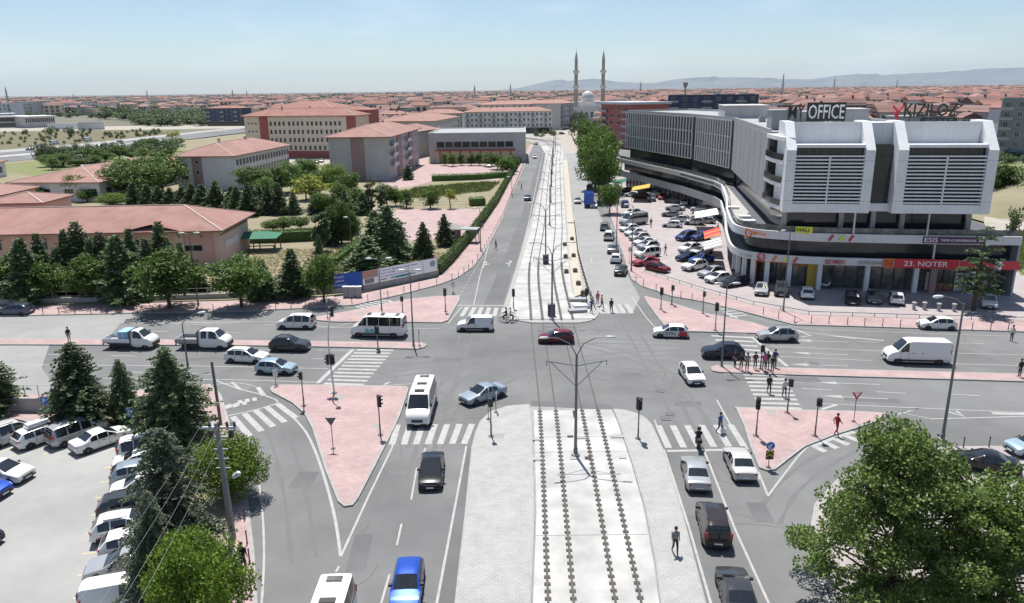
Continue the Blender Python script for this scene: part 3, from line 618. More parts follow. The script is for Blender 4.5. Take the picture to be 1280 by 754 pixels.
# ---- near school (pink, long tiled roof)
t = block('school_building', 'long pink school building with a broad red tiled roof behind the conifer row', 'school', (-114, 119.5), (-48.3, 121.5), 16, 6.3, 'wall_pink', 3.0, 1.3, 'tile',
          wins=[('f', 4, 52, 14, (3.6,), 1.9, 1.5, 2), ('f', 4, 52, 14, (.9,), 1.9, 1.5, 2), ('f', 61.5, 61.5, 1, (2.9,), 3.2, 1.1, 2), ('r', 9, 9, 1, (4.0,), 1.0, 1.2, 1), ('r', 11, 11, 1, (4.0,), 1.0, 1.2, 1), ('r', 9.5, 9.5, 1, (1.2,), 1.2, 1.2, 1)])
for xa, xb in ((58.6, 60.2), (65.1, 65.9)): b = MB(); b.box(xa, xb, -.24, .0, 0, 6.2); b.build('pilaster', 'wall_pink_pale', t)
b = MB(); b.box(-.08, .02, -3.4, 3.4, 0, 1.1); b.build('sign_board', 'wall_white', t, loc=(65.88, 6.2, 2.9)); 
b = MB(); b.box(0, .1, .2, 15.8, -.1, 6.25); b.build('end_wall', 'wall_pink_pale', t, loc=(65.68, 0, 0))
for i in range(9): rb = MB(); rb.bar((65.8, 1+i*1.6, 5.2), (66.8, 1+i*1.6, 6.1), .12); rb.build('eave_bracket', 'wood', t)
for i in range(18): rb = MB(); rb.bar((2+i*3.6, -.1, 5.2), (2+i*3.6, -1.1, 6.1), .12); rb.build('eave_bracket', 'wood', t)
dm = MB(); dm.add([(51, -1.2, 6.62), (60, -1.2, 6.62), (56.5, 6, 7.9), (54.5, 6, 7.9), (55.5, -.6, 7.6)], [(0, 4, 3), (4, 1, 2), (4, 2, 3)]); dm.build('roof_dormer', 'tile_b', t)
t = block('stair_tower', 'small pink roof tower with a low tiled cap rising behind the school ridge', 'tower', (-95.5, 135), (-85, 135.4), 10, 9.2, 'wall_pink', 1.3, .7, 'tile', wins=[('f', 3, 3, 1, (7.6,), 1.2, .9, 2)])
t = block('school_annex', 'pink school annex with tiled roof at the end of the campus', 'school', (-131, 150), (-105, 151), 16, 8.3, 'wall_pink', 2.2, .9, 'tile', wins=[('r', 3, 12, 3, (5.8,), 1.1, 1.1, 2), ('f', 3, 23, 6, (2.0, 5.5), 1.6, 1.4, 2)])
# ---- low white buildings with long tiled roofs
block('low_white_hall', 'low white hall with wide red roof half hidden by trees', 'hall', (-136, 205), (-111, 203), 62, 5.2, 'wall_white', 3.0, .9, 'tile', wins=[('f', 3, 23, 4, (1.4,), 2.6, 2.2, 3), ('r', 4, 58, 12, (1.4,), 2.6, 2.2, 3)])
block('low_white_hall', 'low white hall with red gable roof beside the arterial road', 'hall', (-203, 236), (-177, 240), 34, 5.4, 'wall_white', 2.6, .8, 'tile', wins=[('r', 4, 30, 6, (1.6,), 2.6, 2.2, 2), ('f', 3, 23, 5, (1.6,), 2.6, 2.2, 2)])
b = block('white_shed', 'plain white container shed on the lawn beyond the low halls', 'shed', (-152, 270), (-134, 284), 5, 3.2, 'wall_offwhite', flat=True)
# ---- white three-storey block
t = block('white_school_block', 'white three-storey school block with red hip roof and recessed stair strip', 'school', (-99.5, 225.6), (-82, 224.2), 45, 10.0, 'wall_white', 3.2, 1.1, 'tile', chim=2,
          wins=[('f', 2.4, 2.4, 1, (3.2, 6.6), 2.2, 1.3, 3), ('r', 3, 44, 18, (3.8, 7.0), 1.7, 1.9, 2), ('r', 3, 44, 18, (.8,), 1.7, 1.7, 2)])
b = MB(); b.box(5.0, 8.0, -.12, .02, .0, 9.9); b.build('stair_strip', 'wall_brown', t)
for z in (4.9, 7.9): put_window(t, 6.6, -.14, z, 0, 1.0, 1.0, 1)
# ---- big five-storey school
t = block('large_school', 'large cream and red five-storey school with rows of windows and red roof', 'school', (-117, 339), (-66.5, 330), 17, 18.0, 'wall_cream', 3.0, 1.2, 'tile_b', chim=2,
          wins=[('f', 12.5+8.6*k, 18.6+8.6*k, 4, (13.9, 10.4, 6.9), 1.15, 1.9, 1) for k in range(4)]+[('f', 21, 46, 12, (3.6,), 1.15, 1.9, 1), ('f', 12, 50, 17, (.7,), 1.15, 1.7, 1), ('f', 2, 5.5, 3, (14.6, 11.2, 7.6), 1.0, .7, 1), ('f', 8.2, 9.8, 2, (13.9, 10.4, 6.9, 3.6), .9, 1.8, 1)])
b = MB(); b.box(7.2, 11.2, -.15, .01, 0, 18); b.box(47.5, 51.8, -.15, .01, 3.2, 18); b.box(11.2, 47.5, -.12, .01, 0, 3.2); b.box(47.5, 54.7, -.1, .01, 0, 3.2); b.build('red_bay', 'wall_red', t)
b = MB(); b.box(11.2, 47.5, -.2, .0, 17.1, 17.5); [b.box(11.2, 47.5, -.11, .01, z, z+.3) for z in (13.2, 9.7, 6.2)]; b.build('string_course', 'wall_offwhite', t)
block('red_school_wing', 'dark red school wing with tiled roof rising behind the large school', 'school', (-117, 376), (-84, 364), 22, 20.5, 'wall_red', 3.2, 1.1, 'tile_b')
block('red_school_wing', 'small dark red stair block at the end of the large school roof', 'school', (-84, 366), (-66, 362), 12, 19.5, 'wall_red', 1.6, .6, 'tile_b')
# ---- dormitory
t = block('dormitory', 'grey and brown four-storey dormitory with hip roof and balconies', 'dormitory', (-58.5, 246), (-39.2, 244.8), 54, 13.8, 'wall_grey', 3.2, 1.3, 'tile', chim=2,
          wins=[('f', 9.2, 9.2, 1, (1.6, 4.9, 8.0, 11.2), 3.0, 1.6, 3), ('r', 2, 12, 4, (1.6, 4.9, 8.0, 11.2), 1.3, 1.5, 2), ('r', 22, 52, 10, (1.6, 4.9, 8.0, 11.2), 1.3, 1.5, 2)])
b = MB(); b.box(7.2, 11.6, -.12, .01, 0, 13.7); b.build('brown_strip', 'wall_brown', t)
rz, L = frame_from((-58.5, 246), (-39.2, 244.8))
for ya, yb in ((13.5, 20.5), (34, 40)): b = MB(); b.box(L-.01, L+.35, ya, yb, 0, 13.7); b.build('brown_bay', 'wall_brown', t)
for z in (4.2, 7.4, 10.6):
    for y in (3, 27): b = MB(); b.box(L, L+1.3, y, y+7, z, z+.2); b.box(L+1.2, L+1.3, y, y+7, z+.2, z+1.1); b.build('balcony', 'wall_offwhite', t)
block('dormitory', 'grey dormitory with brown strip standing behind the hall', 'dormitory', (-66, 378), (-37.5, 374), 60, 13.6, 'wall_grey', 3.0, 1.2, 'tile', chim=1, wins=[('r', 4, 55, 14, (1.6, 4.9, 8, 11.2), 1.3, 1.5, 2)])
block('dormitory_link', 'low tiled link between the dormitories', 'dormitory', (-58, 318), (-44, 314), 40, 11, 'wall_grey', 2.6, 1.0, 'tile')
# ---- flat-roofed grey hall
t = block('sports_hall', 'flat-roofed grey hall with a long window band beside the pink pavement', 'hall', (-32, 301.5), (6.2, 301), 44, 11.4, 'wall_grey', flat=True)
for i in range(9): put_window(t, 4.5+i*3.4, -.05, 6.2, 0, 3.2, 2.3, 1)
b = MB(); b.box(2.6, 34, -1.2, .0, 4.9, 5.5); b.build('canopy', 'wall_red', t)
for i in range(8): b = MB(); b.box(4+i*4, 4.5+i*4, -.5, .0, 0, 4.9); b.build('pier', 'wall_red', t)
b = MB(); b.box(2.6, 34, -.06, 0, .2, 4.8); b.build('ground_floor_panel', 'wall_cream', t)
# ---- apartment rows at the end of the road
def apartments(lb, fl, fr, D, H, nst, nb, wallm='wall_offwhite', roofm='tile_c', shop=True, roofrise=2.6, grp=None, name='apartment_block', balc=True, flat=False):
    rz, L = frame_from(fl, fr); st = H/nst
    t = block(name, lb, 'apartments', fl, fr, D, H, wallm, roofrise, .8, roofm, grp, chim=0 if flat else 3, flat=flat, ridge=False,
              wins=[('f', L*(.5/nb), L*(1-.5/nb), nb, [st*(k+.28) for k in range(1 if shop else 0, nst)], L/nb*.42, st*.52, 2)])
    if shop: b = MB(); b.box(.2, L-.2, -.35, .01, 0, st*.95); b.build('shopfront', 'glass_dark', t); b = MB(); b.box(0, L, -1.0, .01, st*.96, st*1.05); b.build('shop_canopy', 'concrete_grey', t)
    if balc:
        for k in range(1, nst):
            for j in range(0, nb, 3): x = L*(j+.5)/nb; b = MB(); b.box(x-L/nb*.48, x+L/nb*.48, -1.2, .0, st*k-.1, st*k+.08); b.box(x-L/nb*.48, x+L/nb*.48, -1.2, -1.1, st*k+.08, st*k+.95); b.build('balcony', 'panel_grey', t)
    return t
apartments('white four-storey apartment row with shops under a red roof at the road end', (-29, 505), (28, 508), 16, 14, 4, 20)
apartments('short white apartment row with red roof beside the long white row', (-62, 520), (-33, 516), 16, 13, 4, 8)
apartments('white apartment block with bright orange roof behind the white row', (-19, 560), (38, 566), 22, 17.5, 5, 14)
apartments('tall grey gabled apartment block beside the road trees', (36, 545), (48, 575), 20, 18, 5, 5, 'wall_grey')
t = apartments('dark red apartment building with a curved grey roof edge behind the shop wing', (46.5, 392), (57, 362), 20, 20, 6, 4, 'wall_red', flat=True, shop=False)
b = MB(); P = [(-2.5, -2.2), (8, -3.2), (20, -3.2), (33, -1.5), (33, 21), (-2, 21)]; b.prism(P, 20.5, 21.6); b.build('roof_slab', 'roof_grey', t)
apartments('dark flat-roofed block behind the shop wing roof', (86, 420), (132, 410), 24, 23.5, 7, 8, 'wall_navy', flat=True, shop=False)
apartments('navy and white apartment block with red roof near the dust lot', (-272, 692), (-238, 688), 18, 15, 4, 8, 'wall_navy', 'tile_b', roofrise=2)
t = apartments('blue glass residential tower with white balcony bands beyond the waste ground', (187, 293), (229, 267), 26, 22, 6, 12, 'glass_blue', flat=True, shop=False)
b = MB(); b.box(14, 24, -1.6, 0, 0, 24); b.build('stair_shaft', 'wall_grey', t)
# ---- mosque with twin minarets at the end of the road
def mosque():
    t = thing('mosque', 'pale domed mosque hall between two tall minarets at the road end', 'mosque', (72, 712, 0), 0)
    b = MB(); b.box(-16, 16, -14, 14, 0, 13); b.box(-11, 11, -10, 10, 13, 17); b.build('hall', 'wall_offwhite', t)
    b = MB(); b.smooth = True; b.lathe([(6.2, 17), (6.2, 19), (6.0, 21), (5.2, 23), (3.6, 24.8), (1.6, 25.9), (.15, 26.3), (.1, 28)], 28); b.build('dome', 'roof_grey', t)
    for x in (-13, 13):
        for y in (-11, 11): b = MB(); b.smooth = True; b.lathe([(3, 13), (3, 14), (2.2, 15.8), (.2, 16.6)], 14, (x, y, 0)); b.build('small_dome', 'roof_grey', t)
    for i in range(6): put_window(t, -12.5+i*5, -14.02, 3, 0, 2, 4.5, 2, 2)
mosque()
def minaret(loc, lb):
    t = thing('minaret', lb, 'minaret', loc, 0, 'twin minarets')
    b = MB(); b.box(-2.6, 2.6, -2.6, 2.6, 0, 12); b.build('base', 'wall_offwhite', t)
    b = MB(); b.lathe([(2.6, 12), (1.9, 15), (1.75, 29.5), (1.75, 29.6)], 14); b.lathe([(1.6, 30), (1.55, 43)], 14); b.lathe([(1.4, 43.2), (1.35, 52)], 14); b.build('shaft', 'concrete_cream', t)
    for z in (29.3, 42.6): b = MB(); b.lathe([(1.7, z-1.8), (2.9, z), (2.9, z+1.2), (2.6, z+1.2), (2.6, z+.2)], 14); b.build('balcony', 'wall_offwhite', t)
    b = MB(); b.lathe([(1.6, 51.8), (1.5, 52.6), (.9, 56.5), (.12, 60), (.1, 62.5)], 14); b.build('spire', 'roof_grey', t)
minaret((60, 700, 0), 'pale stone minaret with two balconies, left of the mosque dome'); minaret((84.3, 700, 0), 'pale stone minaret with two balconies, right of the mosque dome')
# ================================================================== OFFICE BUILDING
mat('ribbon_white', (.62, .63, .64), .5, .07, 1.0, big=(.3, .1), stretch=(2, 2, .25), detail=7)
OO = Vector((37.3, 102.3)); OA = math.atan2(-.152, .988)
off = thing('office_building', 'white office building with louvred twin blocks, curved shop podium and finned wing', 'office building', (OO.x, OO.y, 0), OA)
def ob(name, m, parent=off): return lambda b, **k: b.build(name, m, parent, **k)
core = [(1.2, 6.6), (25.2, 6.6), (25.2, 30), (24, 60), (15, 90), (-4, 126), (-21.4, 117.2), (-6.2, 81), (.55, 56.4), (-.5, 10.9), (1.2, 10.7)]
b = MB(); b.prism(core, 11.4, 21.3); ob('core', 'glass_dark')(b)
b = MB(); b.prism(inset(core, .35), 21.2, 21.5); ob('roof', 'roof_deck')(b)
cp = list(reversed([(25.2, .8), (25.2, 30), (24, 60), (15, 90), (-4, 126)])); b = strip([(25.3, 3), (25.3, 30), (24.1, 60), (15.1, 90), (-4, 126.1)], 11.3, 22, .3); ob('rear_wall', 'wall_grey')(b)
b = strip([(-4, 126.1), (-21.6, 117.3), (-6.5, 80.9), (.3, 56.4), (-.7, 10.6)], 21.25, 21.95, .4); ob('roof_parapet', 'panel_grey')(b)
b = strip([(.3, 56.2), (-.75, 10.7)], 11.4, 21.25, .3); ob('blank_wall', 'panel_grey')(b)
for i in range(1, 7):   # panel joints of the blank wall are thin recessed strips
    y = 10.7+i*6.5; x = -.78+1.05*(y-10.7)/45.5; b = MB(); b.box(x-.02, x+.03, y-.05, y+.05, 11.4, 21.2); ob('panel_joint', 'fin_grey')(b)
# fins on the long wing
def finrun(a, c, n, z0=11.5, z1=21.4):
    a, c = Vector(a), Vector(c); d = (c-a).normalized(); rz = math.atan2(d.y, d.x); me = MB(); me.box(-.2, .2, -.05, .2, z0, z1); me = me.mesh('fin', 'fin_grey')
    for i in range(n): p = a+(c-a)*(i/(n-1)); link('fin', me, off, (p.x, p.y, 0), rz)
    for z in (z0, 14.7, 17.9, z1-.25): b = MB(); b.bar((a.x, a.y, z+.1), (c.x, c.y, z+.1), .16, .22); ob('fin_rail', 'fin_grey')(b)
finrun((-.05, 57), (-5.4, 77.0), 15); finrun((-6.1, 79.4), (-21.7, 116.4), 27)
# balconies on the corner
for i, z in enumerate((11.35, 14.5, 17.6, 20.75)):
    b = MB(); b.prism([(1.3, 1.2), (-.1, 1.6), (-.75, 5), (-.95, 10.6), (1.3, 10.6)], z, z+.55); ob('balcony_slab', 'panel_white')(b)
    if i < 3: b = MB(); b.bar((-.1, 1.7, z+1.0), (-.8, 5, z+1.0), .05, .85); b.bar((-.8, 5.05, z+1.0), (-.95, 10.4, z+1.0), .05, .85); ob('balcony_rail', 'glass_dark')(b)
# the two white louvred volumes
def volume(x0, x1):
    v = MB(); prof = [(0, 11.3), (0, 19.7), (3.3, 23.3), (7, 23.3), (7, 11.3)]
    t = None
    for xa, xb in ((x0, x0+1.25), (x1-1.25, x1)):
        q = MB(); n = len(prof); q.add([(xa, y, z) for y, z in prof]+[(xb, y, z) for y, z in prof], [tuple(range(n)), tuple(reversed(range(n, 2*n)))]+[(i, n+i, n+(i+1) % n, (i+1) % n) for i in range(n)]); ob('side_frame', 'panel_white')(q)
    a, c = x0+1.252, x1-1.252
    q = MB(); q.box(a, c, .06, 1.4, 11.32, 12.5); ob('lower_beam', 'panel_white')(q)
    q = MB(); q.box(a, c, .9, 1.1, 12.5, 20.0); ob('glazing', 'glass_dark')(q)
    q = MB(); q.box(a, c, .2, 3.1, 20.0, 20.4); ob('terrace_ledge', 'panel_white')(q)
    q = MB(); q.box(a, c, 3.1, 3.4, 20.0, 23.2); q.box(a, c, 3.4, 6.9, 22.7, 23.0); ob('terrace_wall', 'panel_white')(q)
    for i in range(14): z = 12.62+i*.475; q = MB(); q.box(a, c, .1, .42, z, z+.19); ob('louvre', 'panel_white')(q)
    q = MB(); m = (a+c)/2; q.box(m-.09, m+.09, .03, .2, 12.5, 18.95); ob('louvre_post', 'panel_white')(q)
    for i in range(8): x = a+(c-a)*(i+.5)/8; q = MB(); q.box(x-.04, x+.04, .8, .95, 18.9, 20); ob('mullion', 'steel')(q)
    for z in (12.9, 15.6, 18.3):
        for xa, xb in ((x0, x0+1.25), (x1-1.25, x1)): q = MB(); q.box(xa+.01, xb-.01, -.012, .01, z, z+.04); ob('cladding_joint', 'panel_grey')(q)
volume(0, 11.3); volume(14.2, 26.4)
b = MB(); b.box(11.3, 14.2, 1.6, 6, 11.33, 12.4); ob('link_beam', 'panel_white')(b)
b = MB(); b.box(11.3, 14.2, 3.6, 6.5, 20.2, 23.1); ob('link_wall', 'panel_white')(b)
b = MB(); b.box(11.3, 14.2, 2.2, 2.4, 12.4, 20.2); ob('link_glazing', 'glass_dark')(b)
for z in (14.5, 16.6, 18.7): b = MB(); b.box(11.3, 14.2, 2.12, 2.2, z, z+.06); ob('transom', 'frame_dark')(b)
# recessed storey above the podium
b = MB(); b.prism([(.9, 56), (-5.6, 80.8), (-20.4, 117), (-5, 125), (13, 90), (20, 62)], -.1, 11.45); ob('wing_base', 'glass_dark')(b)
b = MB(); b.prism([(-1.6, 55.5), (-2.4, 62), (-8.4, 80.6), (-23.6, 117), (-20, 118), (-5, 81), (2, 56)], 7.5, 8.0); ob('wing_terrace', 'dark_floor')(b)
b = MB(); b.prism([(.8, 3.2), (25.6, 3.2), (25.6, 40), (1.2, 55.8), (.4, 11)], 8.1, 11.32); ob('recessed_storey', 'glass_dark')(b)
for x in (.9, 8.5, 12.7, 16.5, 25): b = MB(); b.box(x-.3, x+.3, 2.3, 2.9, 8.1, 11.3); ob('column', 'panel_grey')(b)
# podium
bp = spline([(31, .1), (22, .0), (14, .05), (6, .4), (1, 1.3), (-2.4, 2.7), (-4.3, 4.6), (-5.3, 7.4), (-5.3, 12)], 5)+[(-4.6, 22), (-3.0, 36), (-1.6, 55.5)]+[(-2.4, 62), (-8.4, 80.6), (-23.8, 117)]
rev = list(reversed(bp))                                   # walking this way keeps the street on the right
deck = rev[3:]+[(31, 24), (26, 34), (4, 57)]
for nm, z0, z1, m, pth in (('upper_ribbon', 7.2, 8.35, 'ribbon_white', rev[3:]), ('lower_ribbon', 3.95, 5.0, 'ribbon_white', rev[3:]), ('upper_wing_ribbon', 7.2, 8.35, 'fin_grey', rev[:4])): ob(nm, m)(strip(pth, z0, z1, .3))
b = strip(rev[:4], 3.3, 5.0, .3); ob('wing_ribbon', 'panel_grey')(b)
b = MB(); b.prism(inset(deck, .3), 7.6, 8.05); ob('podium_roof', 'dark_floor')(b)
tr_ = [(-4.6, 8), (-4.6, 14), (-2.6, 36), (-1.2, 55), (-.4, 55), (-1.2, 20)]; b = MB(); b.prism(tr_, 8.05, 8.1); ob('terrace_paving', 'concrete')(b)
for x, y in ((-2.6, 10.5), (-2.7, 14.5), (-3.2, 24)): b = MB(); b.box(x-.9, x+.9, y-.7, y+.7, 8.1, 8.45); ob('skylight', 'panel_white')(b)
b = MB(); b.box(15, 17.5, .8, 2.2, 8.06, 8.2); ob('skylight', 'panel_white')(b)
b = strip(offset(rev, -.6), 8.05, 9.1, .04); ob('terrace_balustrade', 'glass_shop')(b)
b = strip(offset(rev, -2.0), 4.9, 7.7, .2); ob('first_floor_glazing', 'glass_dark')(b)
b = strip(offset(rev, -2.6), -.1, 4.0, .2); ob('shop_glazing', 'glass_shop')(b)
b = MB(); b.prism(inset(deck, .35), 4.2, 4.6); ob('first_floor', 'concrete_grey')(b)
b = MB(); b.prism(inset(deck, 3.2), -.1, 7.6); ob('shop_core', 'interior')(b)
b = strip([(31, 24.1), (31, .2)][::-1], -.1, 7.2, .25); ob('end_wall', 'panel_grey')(b)
gl = offset(rev, -2.5); acc = 0
for (a, c) in zip(gl[:-1], gl[1:]):
    a, c = Vector(a), Vector(c); L = (c-a).length; n = max(1, int(L/2.3))
    for i in range(n):
        p = a+(c-a)*((i+.5)/n); d = (c-a).normalized(); k = MB(); k.box(-.06, .06, -.08, .08, .1, 3.95); ob('shop_mullion', 'frame_dark')(k, loc=(p.x, p.y, 0), rz=math.atan2(d.y, d.x))
        p2 = p+Vector((d.y, -d.x))*-.52; k = MB(); k.box(-.05, .05, -.05, .12, 4.9, 7.3); ob('window_mullion', 'steel')(k, loc=(p2.x, p2.y, 0), rz=math.atan2(d.y, d.x))
ol = offset(rev, -1.1)
for i in range(3, len(ol)-1, 4):
    k = MB(); k.box(-.3, .3, -.3, .3, 0, 3.96); ob('column', 'panel_white')(k, loc=(*ol[i], 0))
for i, (x, z0, z1) in enumerate([(21, 0, 3.96), (27.5, 0, 3.96)]): k = MB(); k.box(x-.4, x+.4, .8, 1.5, z0, z1); ob('column', 'wall_brown')(k)
b = MB(); b.box(20.2, 20.4, .05, .3, 5, 7.2); b.box(9.6, 9.8, .25, .5, 8.3, 11.3); b.box(19, 19.15, .05, .3, 8.3, 11.3); ob('flag_post', 'steel_pale')(b)
# shop colours at ground level
def shop_panel(pa, pb, z0, z1, m, nm, lift=.14):
    a, c = Vector(pa), Vector(pb); b = MB(); b.bar((a.x, a.y, (z0+z1)/2), (c.x, c.y, (z0+z1)/2), lift, z1-z0); ob(nm, m)(b)
shop_panel((-2.6, 5.6), (-1.9, 4.9), 0, 3.7, 'orange_paint', 'shop_portal'); shop_panel((-1.9, 4.9), (4.6, 2.7), 3.2, 3.75, 'orange_paint', 'shop_portal'); shop_panel((4.7, 2.6), (6.2, 2.35), 0, 3.7, 'yellow_paint', 'shop_portal')
for i in range(5): shop_panel((20.6+i*1.25, 2.35), (21.7+i*1.25, 2.3), .2, 2.8 if i not in (1, 2) else 1.3, 'wall_offwhite' if i not in (1, 2) else 'wall_red', 'shop_poster', .06)
# fascia signs: board > lettering
def sign(px, pz, w_, h_, m, txt=None, tm='white_letter', th=None, name='fascia_sign', y=-.08, rz=0, parent=off, tx=None, y0=.0, lab=None, tw=None):
    if m: s = MB(); s.box(0, w_, y, y+.07, 0, h_); s = s.build(name, m, parent, loc=(px, y0, pz), rz=rz)
    else: s = bpy.data.objects.new(name, None); COL.objects.link(s); s.parent = parent; s.location = (px, y0, pz); s.rotation_euler = (0, 0, rz)
    if txt: link('lettering', textmesh(txt, th or h_*.6, .05, tm, tw), s, (tx if tx is not None else w_*.08, y-.03, (h_-(th or h_*.6))/2))
    if lab: s['label'] = lab
    return s
sign(15.4, 3.82, 8.2, 1.28, 'red_sign', '23. NOTER', th=.72, tx=1.2, tw=5.6, lab='red fascia sign reading 23. NOTER'); sign(23.75, 3.86, 4.3, 1.18, 'red_sign'); sign(28.05, 3.84, .9, 1.2, 'white_letter', 'E', 'red_letter', .8); sign(29, 3.86, 2.1, 1.16, 'red_sign')
sign(13.9, 3.8, 1.4, 1.3, 'orange_paint', 'N', 'red_letter', .9, tx=.3, lab='orange and red round emblem panel')
sign(18.6, 7.32, 7.0, .92, 'purple_sign', 'ESIS', th=.62, tx=.2, tw=1.7, lab='dark purple fascia sign'); link('lettering', textmesh('YAPIM & DANISMANLIK', .34, .04, 'white_letter', 4.5), off, (20.8, -.13, 7.6))
sign(6.2, 4.05, 2.6, .8, None, 'BEYMEN', 'red_letter', .6, tw=2.5, y0=.22, rz=R(-4)); sign(10.4, 4.05, 3.4, .8, None, 'ESTETIK KLINIK', 'panel_grey', .5, tw=3.2, y0=.0)
sign(2.2, 8.35, 2.2, .9, 'yellow_green', 'HALI', 'black_letter', .55, y0=.75, rz=R(-12), lab='yellow green board on the upper ribbon')
def ring(x, y, z, r, m, rz):
    b = MB(); n = 16
    for i in range(n):
        if i in (3,): continue
        a0, a1 = 2*math.pi*i/n, 2*math.pi*(i+1)/n; b.bar((r*math.cos(a0), 0, r*math.sin(a0)), (r*math.cos(a1), 0, r*math.sin(a1)), .2, .16)
    b.build('round_emblem', m, off, loc=(x, y, z), rz=rz)
ring(-3.7, 3.2, 7.8, .55, 'orange_paint', R(-48)); ring(-1.9, 2.1, 4.5, .5, 'red_sign', R(-35))
sign(-3.1, 7.55, 1.7, .6, None, 'MODA', 'orange_paint', .5, y0=3.0, rz=R(-40)); sign(-4.6, 4.15, 2.3, .6, None, 'ECZANE', 'panel_grey', .45, y0=4.5, rz=R(-50))
for k, (x, m) in enumerate([(6.6, 'red_letter'), (8.0, 'yellow_green'), (9.2, 'red_letter')]): b = MB(); b.bar((x, .12-.02*k, 7.4), (x+.5, .1-.02*k, 8.2), .1, .3); ob('emblem_stroke', m)(b)
for k, (x, y, m) in enumerate([(-.4, 1.55, 'orange_paint'), (1.0, 1.05, 'yellow_green'), (2.3, .75, 'red_letter')]): b = MB(); b.bar((x, y, 4.1), (x+.45, y-.16, 4.85), .1, .28); ob('emblem_stroke', m)(b)
# awnings and shopfronts along the wing
def awning(lb, x, y, w_, dpt, z, m, m2=None, n=4, rz=-math.pi/2-.06):
    t = thing('awning', lb, 'awning', tuple(off_w(x, y, 0)), OA+rz, 'shop awnings'); me = MB()
    for i in range(n):
        s = MB(); a, c = w_*i/n, w_*(i+1)/n-.02; s.add([(a, 0, z+.9), (c, 0, z+.9), (c, -dpt, z), (a, -dpt, z), (a, 0, z+.85), (c, 0, z+.85), (c, -dpt, z-.05), (a, -dpt, z-.05)], [(3, 2, 1, 0), (4, 5, 6, 7), (2, 3, 7, 6), (0, 4, 7, 3), (1, 2, 6, 5)]); s.build('canvas', m if (i % 2 == 0 or not m2) else m2, t)
    b = MB()
    for x_ in (.1, w_-.1): b.bar((x_, -dpt+.1, 0), (x_, -dpt+.1, z), .08); b.bar((x_, 0, z+.6), (x_, -dpt+.1, z), .06)
    b.build('awning_frame', 'steel_dark', t); return t
def off_w(x, y, z): c, s = math.cos(OA), math.sin(OA); return Vector((OO.x+x*c-y*s, OO.y+x*s+y*c, z))
awning('white sloping canopy over the mid-wing shop front', -2.6, 52, 8, 4.5, 3.0, 'panel_white'); awning('red and orange awning at the podium corner', -4.9, 28, 7, 2.6, 3.3, 'red_sign', 'orange_paint', 4)
awning('white and grey striped awning beside the corner shop', -5.5, 20, 6.5, 2.8, 2.9, 'panel_white', 'concrete_grey', 6); awning('yellow awning by the far end of the finned wing', -15, 93, 8, 4.5, 3.0, 'yellow_paint'); mat('green_cloth', (.03, .16, .10), .8, .1, 2); awning('green awning by the far end of the finned wing', -21, 106, 9, 4.5, 3.0, 'green_cloth')
# roof plant and roof signs
def roofbox(x0, x1, y0, y1, z1, m, nm='plant_room'): b = MB(); b.box(x0, x1, y0, y1, 21.5, z1); b.box(x0-.15, x1+.15, y0-.15, y1+.15, z1, z1+.2); ob(nm, m)(b)
roofbox(.5, 4.5, 16, 20, 24.3, 'panel_grey'); roofbox(9.5, 14.5, 16, 21, 24.4, 'wall_grey'); roofbox(17, 22, 12, 16, 23.4, 'panel_grey'); roofbox(-1, 8, 62, 74, 24, 'wall_grey'); roofbox(4, 12, 30, 38, 23.6, 'panel_grey')
for i in range(9): x, y = random.uniform(3, 20), random.uniform(9, 50); b = MB(); b.box(x-.6, x+.6, y-.5, y+.5, 21.5, 22.5); b.box(x-.4, x+.4, y-.3, y+.3, 22.5, 22.7); ob('air_unit', 'roof_deck')(b)
s1 = thing('roof_sign', 'roof sign reading MY OFFICE, white letters on a black board', 'sign', tuple(off_w(1.2, 9.2, 21.5)), OA)
b = MB(); b.box(2.9, 8.2, 0, .15, 1.6, 4.2); b.build('board', 'black_letter', s1); link('lettering', textmesh('OFFICE', 2.0, .12, 'white_letter', 4.9), s1, (3.1, -.05, 1.9)); link('lettering', textmesh('M', 2.0, .2, 'black_letter', 1.2), s1, (.3, 0, 1.9)); link('lettering', textmesh('Y', 2.0, .2, 'black_letter', 1.05), s1, (1.55, 0, 1.9))
b = MB(); [b.bar((x, .3, 0), (x, .3, 2.4), .12) for x in (.4, 2.2, 4, 6, 8)]; b.bar((0, .3, 1.75), (8.2, .3, 1.75), .1); b.bar((0, .3, 3.2), (8.2, .3, 3.2), .08); b.build('sign_frame', 'steel_dark', s1)
s2 = thing('roof_sign', 'roof sign reading KIZILOZ with a red emblem and dark board', 'sign', tuple(off_w(15.3, 8.5, 21.5)), OA)
link('lettering', textmesh('KIZILOZ', 1.75, .2, 'black_letter', 7.0), s2, (1.7, 0, 2.2)); b = MB(); b.box(4.0, 8.8, 0, .15, 1.2, 2.0); b.build('board', 'black_letter', s2); link('lettering', textmesh('INSAAT', .4, .05, 'panel_grey', 3.6), s2, (4.6, -.05, 1.4))
b = MB(); b.bar((.1, 0, 3.7), (1.0, 0, 2.7), .2, .4, (0, 1, 0)); b.bar((1.5, 0, 3.7), (.7, 0, 2.5), .2, .4, (0, 1, 0)); b.bar((.9, 0, 2.8), (.8, 0, 1.4), .2, .5, (0, 1, 0)); b.bar((.2, 0, 2.9), (.6, 0, 2.3), .18, .3, (0, 1, 0)); b.build('emblem', 'red_sign', s2)
b = MB(); [b.bar((x, .3, 0), (x, .3, 3), .12) for x in (.8, 2.6, 4.6, 6.6, 8.4)]; b.bar((0, .3, 2.1), (8.8, .3, 2.1), .1); b.build('sign_frame', 'steel_dark', s2)
